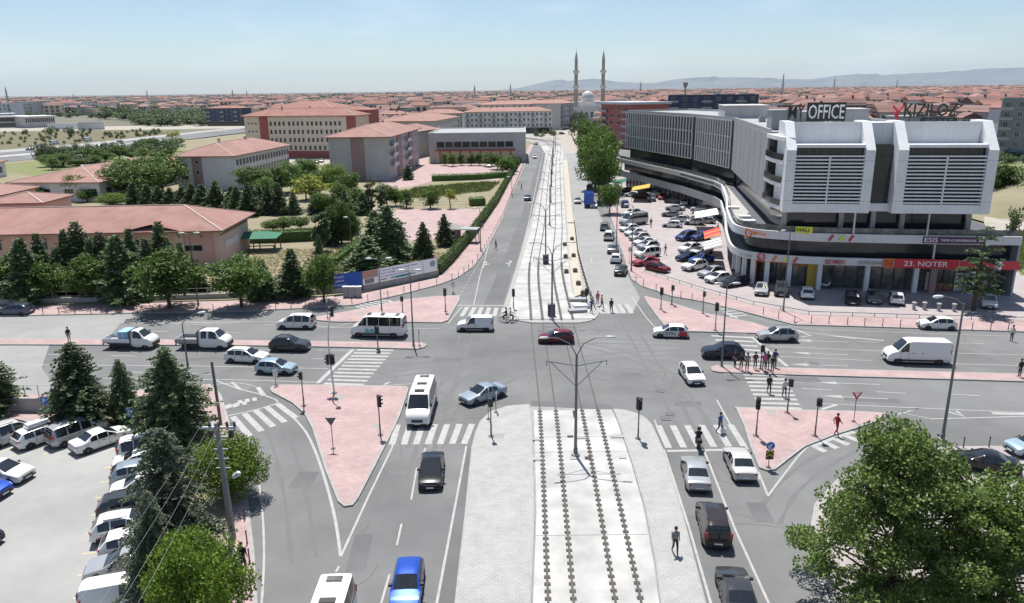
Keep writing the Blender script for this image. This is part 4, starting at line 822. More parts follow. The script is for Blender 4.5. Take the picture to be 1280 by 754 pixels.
# ================================================================== VEHICLES
PAINTS = {'white': (.70, .70, .69), 'silver': (.40, .41, .42), 'silver blue': (.30, .36, .42), 'light blue': (.34, .45, .52), 'dark grey': (.06, .064, .07), 'grey': (.16, .165, .17), 'black': (.012, .012, .014), 'navy': (.018, .024, .042),
          'blue': (.012, .07, .42), 'dark red': (.13, .010, .016), 'red': (.30, .02, .03), 'brown': (.032, .026, .027), 'green grey': (.10, .13, .13), 'deep blue': (.02, .04, .16), 'pale grey': (.48, .48, .47), 'steel blue': (.06, .085, .13), 'dark green': (.02, .032, .03)}
for k, c in PAINTS.items(): mat('car '+k, c, .16 if sum(c) < .2 else .3, 0, metal=.35 if k in ('silver', 'silver blue', 'dark grey', 'grey', 'blue', 'light blue', 'steel blue') else 0, coat=.35 if sum(c) < .2 else .6, spec=.3 if sum(c) < .2 else .5)
CT = dict(
 hatch=dict(L=4.1, W=1.76, zs=.2, belt=.92, prof=[(0, .55), (.04, .9), (.12, 1.0), (.55, 1.38), (1.1, 1.47), (1.8, 1.47), (2.25, 1.42), (3.05, .98), (3.7, .86), (4.0, .74), (4.1, .5)], ws=(2.25, 3.05), rw=(.12, .55), win=[(.6, 1.25), (1.33, 2.2), (2.28, 2.62)], axle=(.72, 3.3), wr=.31),
 sedan=dict(L=4.6, W=1.8, zs=.2, belt=.93, prof=[(0, .55), (.04, .92), (.15, 1.0), (.8, 1.05), (1.45, 1.38), (2.0, 1.45), (2.5, 1.42), (3.4, .98), (4.1, .86), (4.5, .74), (4.6, .5)], ws=(2.5, 3.4), rw=(.8, 1.45), win=[(1.2, 1.72), (1.8, 2.55), (2.62, 3.0)], axle=(.85, 3.75), wr=.32),
 suv=dict(L=4.4, W=1.84, zs=.26, belt=1.02, prof=[(0, .6), (.04, 1.0), (.1, 1.1), (.5, 1.5), (1.0, 1.63), (1.9, 1.64), (2.4, 1.57), (3.15, 1.12), (3.9, 1.02), (4.28, .88), (4.4, .58)], ws=(2.4, 3.15), rw=(.1, .5), win=[(.55, 1.25), (1.33, 2.2), (2.28, 2.75)], axle=(.8, 3.5), wr=.36),
 estate=dict(L=4.65, W=1.8, zs=.2, belt=.95, prof=[(0, .55), (.04, .95), (.1, 1.02), (.45, 1.4), (.9, 1.49), (2.0, 1.5), (2.55, 1.44), (3.4, 1.0), (4.1, .88), (4.53, .76), (4.65, .5)], ws=(2.55, 3.4), rw=(.1, .45), win=[(.55, 1.3), (1.38, 2.15), (2.23, 2.95)], axle=(.85, 3.75), wr=.32),
 mpv=dict(L=4.6, W=1.86, zs=.22, belt=1.0, prof=[(0, .6), (.04, 1.1), (.1, 1.2), (.3, 1.68), (.7, 1.78), (2.2, 1.8), (2.9, 1.7), (3.75, 1.12), (4.2, 1.0), (4.5, .85), (4.6, .55)], ws=(2.9, 3.75), rw=(.1, .3), win=[(.4, 1.25), (1.33, 2.3), (2.4, 3.15)], axle=(.85, 3.75), wr=.32),
 small_van=dict(L=4.4, W=1.8, zs=.22, belt=1.05, prof=[(0, .6), (.03, 1.3), (.08, 1.72), (.3, 1.82), (2.3, 1.84), (2.65, 1.74), (3.3, 1.15), (3.95, 1.0), (4.28, .85), (4.4, .55)], ws=(2.65, 3.3), rw=(.03, .08), win=[(2.15, 2.85)], axle=(.8, 3.6), wr=.31),
 van=dict(L=6.3, W=2.06, zs=.3, belt=1.42, prof=[(0, .6), (.03, 1.6), (.08, 2.4), (.3, 2.52), (4.0, 2.54), (4.5, 2.42), (5.35, 1.5), (5.95, 1.28), (6.2, 1.0), (6.3, .6)], ws=(4.5, 5.35), rw=(.03, .08), win=[(4.3, 5.05)], axle=(1.25, 5.3), wr=.36),
 minibus=dict(L=6.5, W=2.1, zs=.3, belt=1.52, prof=[(0, .6), (.03, 1.5), (.1, 2.45), (.35, 2.62), (4.3, 2.64), (4.75, 2.5), (5.6, 1.5), (6.2, 1.28), (6.42, 1.0), (6.5, .6)], ws=(4.75, 5.6), rw=(.03, .1), win=[(.35, 1.62), (1.66, 2.92), (2.96, 4.28), (4.42, 5.25)], axle=(1.25, 5.45), wr=.36),
 cab=dict(L=2.5, W=2.0, zs=.32, belt=1.4, prof=[(0, .7), (.03, 1.9), (.1, 2.18), (.6, 2.25), (.95, 2.14), (1.65, 1.5), (2.15, 1.28), (2.42, 1.0), (2.5, .6)], ws=(.95, 1.65), rw=(.0, .0), win=[(.3, 1.25)], axle=(1.65,), wr=.36),
 crewcab=dict(L=3.3, W=2.0, zs=.32, belt=1.4, prof=[(0, .7), (.03, 1.9), (.1, 2.18), (.6, 2.26), (1.7, 2.26), (1.95, 2.15), (2.5, 1.5), (2.95, 1.28), (3.22, 1.0), (3.3, .6)], ws=(1.95, 2.5), rw=(0, 0), win=[(.35, 1.0), (1.25, 2.15)], axle=(2.5,), wr=.36))
def lerp_prof(p, x):
    for (a, za), (b, zb) in zip(p[:-1], p[1:]):
        if a <= x <= b: return za+(zb-za)*(x-a)/(b-a)
    return p[-1][1]
def car_shell(c, t, x_off=0.0):
    L, hw = c['L'], c['W']/2; xs = {round(x, 3) for x, _ in c['prof']} | {0.0, L}
    for a, b in c['win']+[c['ws'], c['rw']]: xs |= {round(a, 3), round(b, 3)}
    n = int(L/.28)
    for i in range(1, n):
        x = L*i/n
        if all(abs(x-y) > .1 for y in xs): xs.add(round(x, 3))
    xs = sorted(xs); rings = []
    for x in xs:
        zt = lerp_prof(c['prof'], x); d = min(x, L-x); w = hw*(1-.13*max(0, 1-d/.55)**2); zb = min(c['belt'], zt-.05); zb = max(zb, c['zs']+.1)
        g = max(0, zt-zb); wr = max(w-.05-g*.30 if L < 5 else w-.04-g*.13, w*.55); zs = c['zs']+.1*max(0, 1-d/.4)
        rings.append([(w-.1, zs), (w-.015, zs+.12), (w, zs+(zb-zs)*.55), (w-.025, zb), (w-.025+(wr-w+.025)*.5, zb+(zt-.06-zb)*.52), (wr, zt-min(.06, g*.5)), (wr-.09, zt-.015), (wr*.5, zt), (0, zt+.012)])
    m = 17; vs = []
    for x, r in zip(xs, rings):
        vs += [(x-L/2+x_off, y, z) for y, z in r]+[(x-L/2+x_off, -y, z) for y, z in reversed(r[:-1])]
    groups = {'body': []}; k = len(xs)
    for i in range(k-1):
        xm = (xs[i]+xs[i+1])/2
        for j in range(m-1):
            f = (i*m+j, (i+1)*m+j, (i+1)*m+j+1, i*m+j+1); jj = min(j, m-2-j); gname = 'body'
            if jj in (3, 4):
                for q, (a, b) in enumerate(c['win']):
                    if a < xm < b: gname = ('side_window', q, j < 8)
            elif jj >= 6 and c['ws'][0] < xm < c['ws'][1]: gname = 'windscreen'
            elif jj >= 6 and c['rw'][0] < xm < c['rw'][1]: gname = 'rear_window'
            groups.setdefault(gname, []).append(f)
        groups['body'].append((i*m+m-1, i*m, (i+1)*m, (i+1)*m+m-1)[::-1])
    groups['body'].append(tuple(range(m))); groups['body'].append(tuple(reversed(range((k-1)*m, k*m))))
    for gname, fs in groups.items():
        used = sorted({i for f in fs for i in f}); idx = {v: i for i, v in enumerate(used)}
        nm = gname if isinstance(gname, str) else gname[0]; me = bpy.data.meshes.new(nm); me.from_pydata([vs[i] for i in used], [], [tuple(idx[i] for i in f) for f in fs])
        bm = bmesh.new(); bm.from_mesh(me); bmesh.ops.recalc_face_normals(bm, faces=bm.faces)
        if nm == 'body':
            for e in bm.edges: e.smooth = not (len(e.link_faces) == 2 and e.calc_face_angle(0) > .6)
        bm.to_mesh(me); bm.free(); me.polygons.foreach_set('use_smooth', [True]*len(me.polygons))
        me.materials.append(MATS['car white'] if nm == 'body' else MATS['car_glass']); o = link(nm, me, t)
        if nm == 'body': o.material_slots[0].link = 'OBJECT'; o.material_slots[0].material = MATS['car white']
wheel_cache = {}
def add_wheel(t, x, y, r):
    if r not in wheel_cache:
        a = MB(); a.smooth = False; a.lathe([(r*.62, -.11), (r*.95, -.11), (r, -.07), (r, .07), (r*.95, .11), (r*.62, .11)], 18, axis='y'); a = a.mesh('wheel', 'rubber')
        b = MB(); b.lathe([(r*.63, -.08), (r*.6, .085), (r*.5, .1), (r*.2, .08), (r*.15, .11)], 14, axis='y'); b = b.mesh('rim', 'rim')
        ar = MB(); ar.lathe([(r*1.22, 0), (r*1.22, .004)], 20, axis='y'); wheel_cache[r] = (a, b, ar.mesh('wheel_arch', 'black_plastic'))
    a, b, ar = wheel_cache[r]; s = 1 if y > 0 else -1
    o = link('wheel_arch', ar, t, (x, y+s*.004-(.002 if s < 0 else 0), r+.03))
    o = link('wheel', a, t, (x, y-s*.09, r)); k = link('rim', b, o); k.scale = (1, s, 1)
def make_car(kind):
    c = CT[kind]; L, hw = c['L'], c['W']/2; t = thing('parked_car' if kind != 'van' else 'van', 'x', 'car'); car_shell(c, t)
    for ax in c['axle']:
        for s in (1, -1): add_wheel(t, ax-L/2, s*hw*.985, c['wr'])
    b = MB(); b.box(-L/2+.2, L/2-.2, -hw+.12, hw-.12, c['zs']-.06, c['zs']+.06); b.build('underbody', 'black_plastic', t)
    zf = lerp_prof(c['prof'], L-.12); zr = lerp_prof(c['prof'], .1)
    for s in (1, -1):
        h = MB(); h.bar((L/2-.10, s*(hw-.34), zf-.16), (L/2-.34, s*(hw-.10), zf-.12), .14, .15); h.build('headlight', 'lamp_clear', t)
        h = MB(); zz = min(zr-.15, c['belt']+.02); tall = kind in ('mpv', 'van', 'minibus', 'small_van'); h.bar((-L/2+.015, s*(hw-.30), zz), (-L/2+.16, s*(hw-.085), zz), .1, .45 if tall else .16); h.build('tail_light', 'lamp_red', t)
        h = MB(); xm = c['ws'][1]-L/2-.38; h.box(xm-.08, xm+.08, s*(hw+.02)-.1, s*(hw+.02)+.1, c['belt']+.02, c['belt']+(.16 if L < 5 else .34)); h.build('mirror', 'black_plastic', t)
        h = MB(); xd = L*.47-L/2; h.box(xd-.1, xd+.1, s*hw-.02, s*hw+.025, c['belt']-.16, c['belt']-.12); h.box(xd+.8, xd+1.0, s*hw-.02, s*hw+.025, c['belt']-.16, c['belt']-.12); h.build('door_handle', 'black_plastic', t)
        if kind in ('van', 'minibus', 'small_van'): h = MB(); h.box(-L/2+.9, L/2-1.2, s*hw-.02, s*hw+.022, c['zs']+.12, c['zs']+.32); h.build('side_moulding', 'black_plastic', t)
        h = MB(); xa = c['win'][-1][0]-L/2; h.box(xa-.02, xa+.0, s*(hw-.005)-.008, s*(hw-.005)+.008, c['zs']+.14, c['belt']-.02); xa = c['win'][0][1]-L/2; h.box(xa+.03, xa+.05, s*(hw-.005)-.008, s*(hw-.005)+.008, c['zs']+.14, c['belt']-.02); h.build('door_seam', 'black_plastic', t)
    h = MB(); h.box(L/2-.07, L/2+.012, -.48, .48, .42 if L < 5 else .62, .58 if L < 5 else .85); h.build('grille', 'black_plastic', t)
    h = MB(); h.box(L/2-.04, L/2+.03, -hw*.78, hw*.78, c['zs']+.08, c['zs']+.2); h.box(-L/2-.03, -L/2+.04, -hw*.78, hw*.78, c['zs']+.08, c['zs']+.22); h.build('bumper', 'black_plastic', t)
    h = MB(); h.box(L/2, L/2+.04, -.26, .26, .32 if L < 5 else .45, .43 if L < 5 else .56); h.box(-L/2-.04, -L/2+.01, -.26, .26, .5, .61); h.build('number_plate', 'plate', t)
    if kind in ('van', 'minibus', 'small_van', 'mpv'):
        g_ = MB(); top = c['prof'][3][1]; z0 = top*.56
        for s in (1, -1): y0, y1 = sorted((s*.06, s*hw*.74)); g_.box(-L/2-.012, -L/2+.08, y0, y1, z0, top*.86)
        g_.build('rear_door_glass', 'car_glass', t)
    if kind in ('estate', 'suv', 'mpv'):
        for s in (1, -1): zt = c['prof'][5][1]; h = MB(); h.bar((-L/2+.9, s*(hw-.30), zt+.02), (L/2-2.1, s*(hw-.30), zt+.02), .04, .05); h.build('roof_rail', 'steel_dark', t)
    if kind == 'minibus':
        for x in (-2.4, -.6, 1.0): h = MB(); h.box(x-.2, x+.2, -.42, .42, 2.63, 2.71); h.build('roof_hatch', 'black_plastic' if x > -2 else 'glass_shop', t)
    return t
def make_pickup(kind):
    c = CT[kind]; L = c['L']; bed = 3.3 if kind == 'cab' else 2.7; tot = L+bed; t = thing('pickup_truck', 'x', 'truck'); xo = tot/2-L/2; car_shell(c, t, xo); hw = 1.0
    for s in (1, -1):
        add_wheel(t, xo-L/2+c['axle'][0], s*.97, .36); add_wheel(t, -tot/2+1.1, s*.9, .36)
        h = MB(); h.bar((tot/2-.1, s*.66, .95), (tot/2-.3, s*.9, .98), .14, .2); h.build('headlight', 'lamp_clear', t); h = MB(); h.box(-tot/2-.02, -tot/2+.04, s*.85-.12, s*.85+.12, .55, .7); h.build('tail_light', 'lamp_red', t)
        h = MB(); xm = xo-L/2+c['ws'][1]-.4; h.box(xm-.08, xm+.08, s*1.06-.12, s*1.06+.12, 1.42, 1.75); h.build('mirror', 'black_plastic', t)
    h = MB(); h.box(-tot/2+.1, tot/2-.5, -.4, .4, .45, .7); h.build('chassis', 'black_plastic', t); h = MB(); h.box(tot/2-.06, tot/2+.02, -.75, .75, .38, .85); h.build('grille', 'black_plastic', t)
    h = MB(); h.box(-tot/2, -tot/2+bed-.08, -1.02, 1.02, .78, .9); h.build('bed_floor', 'concrete_grey', t)
    for s in (1, -1): h = MB(); h.box(-tot/2, -tot/2+bed-.08, s*1.0-.03, s*1.0+.03, .9, 1.32); h.build('bed_side', 'panel_white' if kind == 'cab' else 'panel_grey', t)
    h = MB(); h.box(-tot/2-.02, -tot/2+.03, -.96, .96, .9, 1.32); h.build('tailgate', 'panel_white', t); h = MB(); h.box(-tot/2+bed-.12, -tot/2+bed-.06, -.98, .98, .9, 2.2); h.build('headboard', 'steel', t); return t
PROTO = {}
COUNT = [0]
def car(kind, colr, px, py, dx, dy, label, cat='car', group=None, name=None, world=None, rot=None, z=.0, sc=1.0):
    if kind not in PROTO:
        before = make_pickup(kind) if kind in ('cab', 'crewcab') else make_car(kind); kids(before); [kids(c) for c in kids(before)]; PROTO[kind] = [before, False]
    p, used = PROTO[kind]
    if used: t = dup(p)
    else: t = p; PROTO[kind][1] = True
    a = G(px, py, z) if world is None else Vector((*world, z)); b = G(px+dx, py+dy, z); t.location = (a.x, a.y, z); t.rotation_euler = (0, 0, rot if rot is not None else math.atan2(b.y-a.y, b.x-a.x)); t.scale = (sc, sc, sc)
    for o in kids(t):
        if o.name.startswith('body'): o.material_slots[0].material = MATS['car '+colr]
    if kind not in ('cab', 'crewcab'): t.name = name or ('parked_car' if group else 'car')
    tag(t, label, cat)
    if group: t['group'] = group
    elif 'group' in t: del t['group']
    return t
car('estate', 'steel blue', 19, 393, -20, 0, 'dark blue estate car standing at the kerb below the conifer row')
tk1 = car('cab', 'white', 166, 434, 20, .3, 'white flatbed pickup carrying a blue crate', 'truck')
tk2 = car('crewcab', 'white', 257, 434.5, 20, .3, 'white crew-cab pickup with an empty grey flatbed', 'truck')
car('estate', 'white', 310, 451.5, 20, 1, 'white estate car waiting behind the light blue hatchback'); car('hatch', 'light blue', 346, 465.5, 20, .8, 'light blue hatchback near the give-way slip lane')
car('suv', 'dark grey', 363, 437.5, 20, .4, 'dark grey SUV waiting beside the pink median'); car('mpv', 'white', 371, 409.5, -20, -.2, 'white people carrier driving away from the crossing beside the median')
mb = car('minibus', 'white', 474, 419.5, -20, -.4, 'white minibus with teal print on its side beside the median', 'minibus', name='minibus'); car('small_van', 'white', 594, 412.5, -20, 0, 'small white delivery van in front of the tram bed', 'van', name='van')
car('hatch', 'dark red', 695, 427.5, -20, 0, 'dark red hatchback crossing the tram rails'); car('sedan', 'silver blue', 604, 499, -20, 6.5, 'silver blue sedan turning in front of the paved walkway')
car('minibus', 'white', 528, 517, -7, 22, 'white minibus with roof hatches driving over the zebra crossing', 'minibus', name='minibus'); car('sedan', 'black', 540, 596, -2.5, 20, 'black sedan driving past the pink traffic island')
car('hatch', 'blue', 510, 741, -3, 20, 'bright blue hatchback in the lane beside the white pavers'); car('minibus', 'white', 411, 815, -6, 20, 'white minibus in the merging slip lane, roof and windscreen showing', 'minibus', name='minibus')
car('hatch', 'white', 864, 474, 10, 13, 'white hatchback turning off towards the zebra crossing with the motorbike'); rc = car('hatch', 'white', 838, 420.5, -20, -.6, 'white hatchback with dark red lettering on its doors')
car('suv', 'navy', 903, 446.5, -20, -.2, 'navy SUV stopped on the zebra crossing beside the waiting people'); car('suv', 'silver', 971, 425.5, -20, -.2, 'silver SUV with dark roof rails waiting at the stop line')
car('van', 'white', 1144, 452.5, -20, -.5, 'large white panel van on the road before the shops', 'van', name='van'); car('hatch', 'white', 1170, 410.5, -20, -.5, 'white old hatchback driving along the kerb in front of the office')
car('sedan', 'silver', 869, 599, -5, -20, 'silver sedan waiting at the stop line behind the motorbike'); car('sedan', 'pale grey', 924, 587, -9, -20, 'pale grey sedan waiting beside the blue arrow sign')
car('mpv', 'brown', 891, 664, -5, -20, 'dark brown people carrier queuing behind the silver sedan'); car('sedan', 'dark grey', 920, 752, -6, -20, 'dark grey sedan last in the queue beside the pavers')
car('sedan', 'black', 1229, 586, -20, -3, 'long black sedan parked beside the big leafy tree', z=.14); car('hatch', 'light blue', 1292, 566, -20, 1, 'light blue hatchback beyond the black sedan by the bollards', z=.14); car('sedan', 'pale grey', 1268, 700, -20, 5, 'pale grey sedan half hidden behind the big leafy tree', z=.14)
car('hatch', 'silver', 1295, 640, -20, 3, 'silver hatchback parked behind the big leafy tree', z=.14)
for (k, c, x, y, dx, dy, lb) in [('sedan', 'steel blue', 659.5, 250, 3, -20, 'dark blue sedan driving up the long avenue'), ('hatch', 'white', 668.5, 198, -2, 20, 'white hatchback coming down the long avenue past the hall'), ('hatch', 'white', 670, 181, -6, -2, 'white car at the top bend of the avenue'),
                                 ('hatch', 'silver', 722, 254, 0, 20, 'silver hatchback beside the blue truck'), ('hatch', 'white', 742, 259.5, 1, 20, 'white hatchback beside the street trees and blue truck'), ('suv', 'black', 737, 237, 0, -20, 'black SUV ahead of the blue truck'),
                                 ('suv', 'grey', 756, 287, 4, -14, 'grey SUV parked first in the kerb row'), ('mpv', 'white', 761, 299, 5, -14, 'white people carrier parked in the kerb row'), ('sedan', 'grey', 766, 315, 5, -14, 'grey sedan parked in the kerb row'), ('hatch', 'white', 770, 327, 5, -14, 'white hatchback parked in the kerb row'), ('sedan', 'dark green', 776, 342, 6, -14, 'dark green sedan parked last in the kerb row by the corner')]:
    car(k, c, x, y, dx, dy, lb)
car('mpv', 'deep blue', 781, 259, 3, -14, 'deep blue people carrier beside the street trees')
# blue box truck
def truck():
    a = G(736, 257); b = G(736.5, 240); t = thing('box_truck', 'blue box truck driving beside the street trees', 'truck', tuple(a), math.atan2(b.y-a.y, b.x-a.x))
    h = MB(); h.box(-4.2, 1.4, -1.2, 1.2, .9, 3.5); h.build('cargo_box', 'car blue', t); h = MB(); h.box(-4.2, 3.0, -.5, .5, .5, .9); h.build('chassis', 'black_plastic', t)
    h = MB(); h.add([(1.6, -1.1, .6), (3.3, -1.1, .6), (3.3, -1.1, 1.5), (2.9, -1.1, 2.6), (1.6, -1.1, 2.7), (1.6, 1.1, .6), (3.3, 1.1, .6), (3.3, 1.1, 1.5), (2.9, 1.1, 2.6), (1.6, 1.1, 2.7)], [(0, 1, 2, 3, 4), (9, 8, 7, 6, 5), (0, 5, 6, 1), (1, 6, 7, 2), (2, 7, 8, 3), (3, 8, 9, 4), (4, 9, 5, 0)]); h.build('cab', 'car deep blue', t)
    h = MB(); h.add([(3.31, -1, 1.55), (3.31, 1, 1.55), (2.95, .95, 2.5), (2.95, -.95, 2.5)], [(0, 1, 2, 3)]); h.build('windscreen', 'car_glass', t)
    for s in (1, -1): add_wheel(t, 2.5, s*1.05, .45); add_wheel(t, -2.9, s*1.05, .45)
truck()
def crate():
    o = Vector(tk1.location); rz = tk1.rotation_euler.z; t = thing('blue_crate', 'light blue crate strapped on the white flatbed pickup', 'crate', (o.x+.05, o.y, .9), rz); mat('crate_blue', (.22, .42, .62), .6, .08, 3)
    h = MB(); h.box(-1.1, .1, -.85, .85, 0, 1.1); h.build('box', 'crate_blue', t); h = MB(); h.box(-1.13, .13, -.88, .88, 1.1, 1.2); h.build('lid', 'crate_blue', t); h = MB(); h.box(-.55, -.47, -.9, .9, 0, 1.23); h.build('strap', 'white_letter', t)
crate()
# printed marks on vehicles
o = MB(); mat('teal_print', (.06, .36, .42), .5, 0)
for k in range(3): o.add([(-.9+k*.55, 1.062, .8), (-.5+k*.55, 1.062, .8), (-.3+k*.55, 1.062, 1.15), (-.7+k*.55, 1.062, 1.15)], [(0, 1, 2, 3)])
o.add([(-1.2, 1.063, .68), (.9, 1.063, .68), (1.1, 1.063, .78), (-1.0, 1.063, .78)], [(0, 1, 2, 3)]); o.build('side_print', 'teal_print', mb, loc=(.6, 0, 0))
me = textmesh('CETIN', .38, .02, 'black_letter', 1.5); lt = link('side_lettering', me, rc, (1.0, .9, .42)); lt.rotation_euler = (0, 0, math.pi)
h = MB(); h.add([(-1.9, .893, .35), (-.75, .893, .35), (-.95, .893, .9), (-1.75, .88, .9)], [(0, 1, 2, 3)]); h.build('side_print', 'red_letter', rc)
# ---- left car park
L1 = 'parked in the left car park'
for (k, c, x, y, dx, dy, lb) in [('mpv', 'pale grey', 14, 551, 20, -7, 'silver people carrier parked at the end of the left car park row under the wall'), ('estate', 'white', 57, 550, 20, -7, 'white estate car with a roof box in the left car park'), ('mpv', 'silver', 98, 548, 20, -7, 'silver people carrier parked between the roof-box estate and a white sedan'), ('sedan', 'white', 128, 556, 20, -7, 'white sedan parked at the corner of the left car park row'),
                                 ('sedan', 'white', 4, 598, 20, 2, 'white sedan driving through the middle of the left car park'), ('hatch', 'blue', -22, 619, 20, 2, 'blue hatchback behind the moving white sedan in the left car park'),
                                 ('mpv', 'white', 188, 568, 20, -3.5, 'white people carrier first in the row beside the cedars'), ('sedan', 'white', 184, 583, 20, -3.5, 'white sedan parked nose-out between the first people carrier and a silver hatchback'), ('hatch', 'silver blue', 177, 598, 20, -3.5, 'silver blue hatchback in the row beside the cedars'), ('hatch', 'white', 177, 616, -20, 3.5, 'white hatchback next to the silver blue one in the cedar row'),
                                 ('estate', 'dark grey', 170, 639, 20, -3.5, 'dark grey estate car in the row beside the cedars'), ('suv', 'white', 163, 668, 20, -3.5, 'white SUV next to the dark grey estate in the cedar row'), ('hatch', 'white', 171, 688, 20, -3.5, 'white hatchback between the white SUV and a grey sedan in the cedar row'), ('sedan', 'silver', 160, 714, -20, 3.5, 'silver sedan next to the white van in the cedar row'), ('small_van', 'white', 158, 756, 20, -3.5, 'small white van last in the row beside the cedars'), ('sedan', 'navy', -44, 682, 20, 1, 'navy sedan at the open side of the left car park')]:
    t = car(k, c, x, y, dx, dy, lb, group='cars in the left car park', z=.055)
    if 'roof box' in lb and 'between' not in lb:
        h = MB(); h.smooth = False; h.box(-1.3, .5, -.38, .38, 1.58, 1.66); h.box(-1.2, .4, -.33, .33, 1.66, 1.88); h.build('roof_box', 'panel_white', t)
# ---- shop plaza: look-alikes share a label built from colour and kind
KN = dict(hatch='hatchback', sedan='sedan', suv='SUV', estate='estate car', mpv='people carrier', small_van='small van', van='van', minibus='minibus')
def lot_car(k, c, x, y, dx, dy, where, grp): car(k, c, x, y, dx, dy, f'{c} {KN[k]} {where}', group=grp, z=.14)
for q in ['suv white 792 270', 'minibus silver 794 281', 'hatch white 788 289', 'sedan white 796 294', 'hatch pale%grey 801 300', 'sedan white 808 306', 'hatch silver 812 311', 'mpv white 811 321', 'sedan red 809 331']:
    k, c, x, y = q.split(); lot_car(k, c.replace('%', ' '), float(x)-2, float(y), -20, 2.5, 'parked nose to the plaza pavement', 'cars parked along the plaza pavement')
lot_car('hatch', 'dark red', 822, 339, 14, 3, 'parked at the plaza corner', 'cars parked along the plaza pavement')
for q in ['hatch dark%grey 784 240', 'hatch white 790 246', 'suv black 800 248', 'sedan grey 809 242', 'sedan white 818 245', 'suv green%grey 815 251', 'hatch red 827 249', 'sedan dark%grey 842 254', 'sedan white 855 256', 'sedan silver 844 263', 'hatch white 874 264', 'sedan grey 840 271', 'hatch silver 850 277', 'sedan silver 869 272', 'hatch white 840 284', 'suv silver 868 281', 'hatch silver 882 279']:
    k, c, x, y = q.split(); lot_car(k, c.replace('%', ' '), float(x), float(y), *( (-3, 12) if int(float(x)) % 2 else (-20, -1)), 'parked mid-plaza', 'cars parked in the middle of the plaza')
for q in ['mpv deep%blue 858 300', 'suv deep%blue 875 300', 'suv white 862 315', 'sedan navy 860 325', 'sedan blue 877 328', 'suv white 868 337', 'suv silver 889 346', 'hatch white 897 352', 'estate black 918 357', 'sedan pale%grey 876 318']:
    k, c, x, y = q.split(); lot_car(k, c.replace('%', ' '), float(x), float(y), -20, 3.5, 'in the plaza awning row', 'cars parked in the plaza row by the awnings')
for q in ['sedan silver 952 366 -3 14', 'suv dark%grey 976 367 1 14', 'hatch white 1008 371 -4 -14', 'sedan black 1065 377 2 14', 'sedan grey 1092 376 2 14', 'hatch white 1120 378 -3 -14', 'sedan white 1235 382 4 14']:
    k, c, x, y, dx, dy = q.split(); lot_car(k, c.replace('%', ' '), float(x), float(y), float(dx), float(dy), 'parked at the office shopfronts', 'cars parked at the office shopfronts')
for k, c, x, y in [('mpv', 'white', 50, 184), ('van', 'white', 68, 180.5), ('van', 'white', 110, 176.5), ('sedan', 'grey', 38, 188), ('hatch', 'silver', 150, 178), ('hatch', 'white', 172, 178.5), ('sedan', 'dark grey', 125, 184)]: lot_car(k, c, x, y, 20, -2, 'on the arterial road beyond the campus', 'traffic on the arterial road')
for x, y in [(702, 168), (716, 163), (706, 160), (692, 166)]: lot_car('hatch', random.choice(['white', 'silver', 'black', 'dark red']), x, y, 20, -1, 'at the far junction near the mosque', 'cars at the far junction')
for x, y in [(512, 212), (520, 207), (402, 203), (395, 204), (612, 209)]: lot_car('sedan', random.choice(['white', 'silver']), x, y, 6, -6, 'in the school yard between the buildings', 'cars in the school yard')
# ================================================================== TREES
def rnd(a, b): return random.uniform(a, b)
def leaf(b, p, d, u, L, wd):
    """one leaf: a folded diamond along d with width direction u"""
    q = p+d*L; m = p+d*L*.5; b.v += [tuple(p), tuple(m+u*wd), tuple(q), tuple(m-u*wd)]; n = len(b.v); b.f.append((n-4, n-3, n-2, n-1)); b.m.append(0)
def rvec():
    while True:
        v = Vector((rnd(-1, 1), rnd(-1, 1), rnd(-1, 1)))
        if .05 < v.length < 1: return v.normalized()
def conifer_mesh(seed, h=10.0, r=2.6, whorls=20, per=9, leafL=.45, dens=7.0, droop=.35, m='leaf_conifer', power=.9, gap=.08):
    random.seed(seed); b = MB(); tr = MB(); tr.tube([(0, 0, 0), (rnd(-.05, .05), rnd(-.05, .05), h*.5), (0, 0, h*.98)], [h*.018+.06, h*.011+.03, .02], 7)
    ph = [rnd(0, 6.28) for _ in range(4)]
    for i in range(whorls):
        t = (i+.3)/whorls; wob = rnd(.82, 1.15); z = h*(gap+(1-gap)*t); rr = r*(1-t)**power*(1 if t > .08 else .8)+.12
        n = max(3, int(per*(1-.45*t)))
        for j in range(n):
            a = 2*math.pi*(j+rnd(-.35, .35))/n+i*.7; L = rr*wob*rnd(.65, 1.15)*(1+.2*math.sin(2*a+ph[0]+t*5)+.14*math.sin(5*a+ph[1]-t*9)); dr = droop*rnd(.5, 1.3); base = Vector((0, 0, z+rnd(-.2, .2)*h/whorls))
            d = Vector((math.cos(a), math.sin(a), 0)); side = Vector((-d.y, d.x, 0)); k = max(3, int(L*dens))
            if L > r*.3 and j % 2 == 0: tr.tube([base, base+d*L*.8-Vector((0, 0, dr*L*.5))], [.035, .012], 4, False)
            for q in range(k):
                s = (q+rnd(0, 1))/k; s = .15+.85*s; p = base+d*(L*s)+Vector((0, 0, -dr*L*s*s+.12*L*s))+rvec()*.12*(.4+L*.18)
                for w_ in range(3):
                    dd = (d*rnd(.1, .9)+side*rnd(-1, 1)*1.0+Vector((0, 0, rnd(-.55, .3)))).normalized(); uu = dd.cross(rvec()).normalized(); leaf(b, p, dd, uu, leafL*rnd(.7, 1.2)*(1-.35*t), leafL*.24)
    return b.mesh('crown', m), tr.mesh('trunk', 'bark')
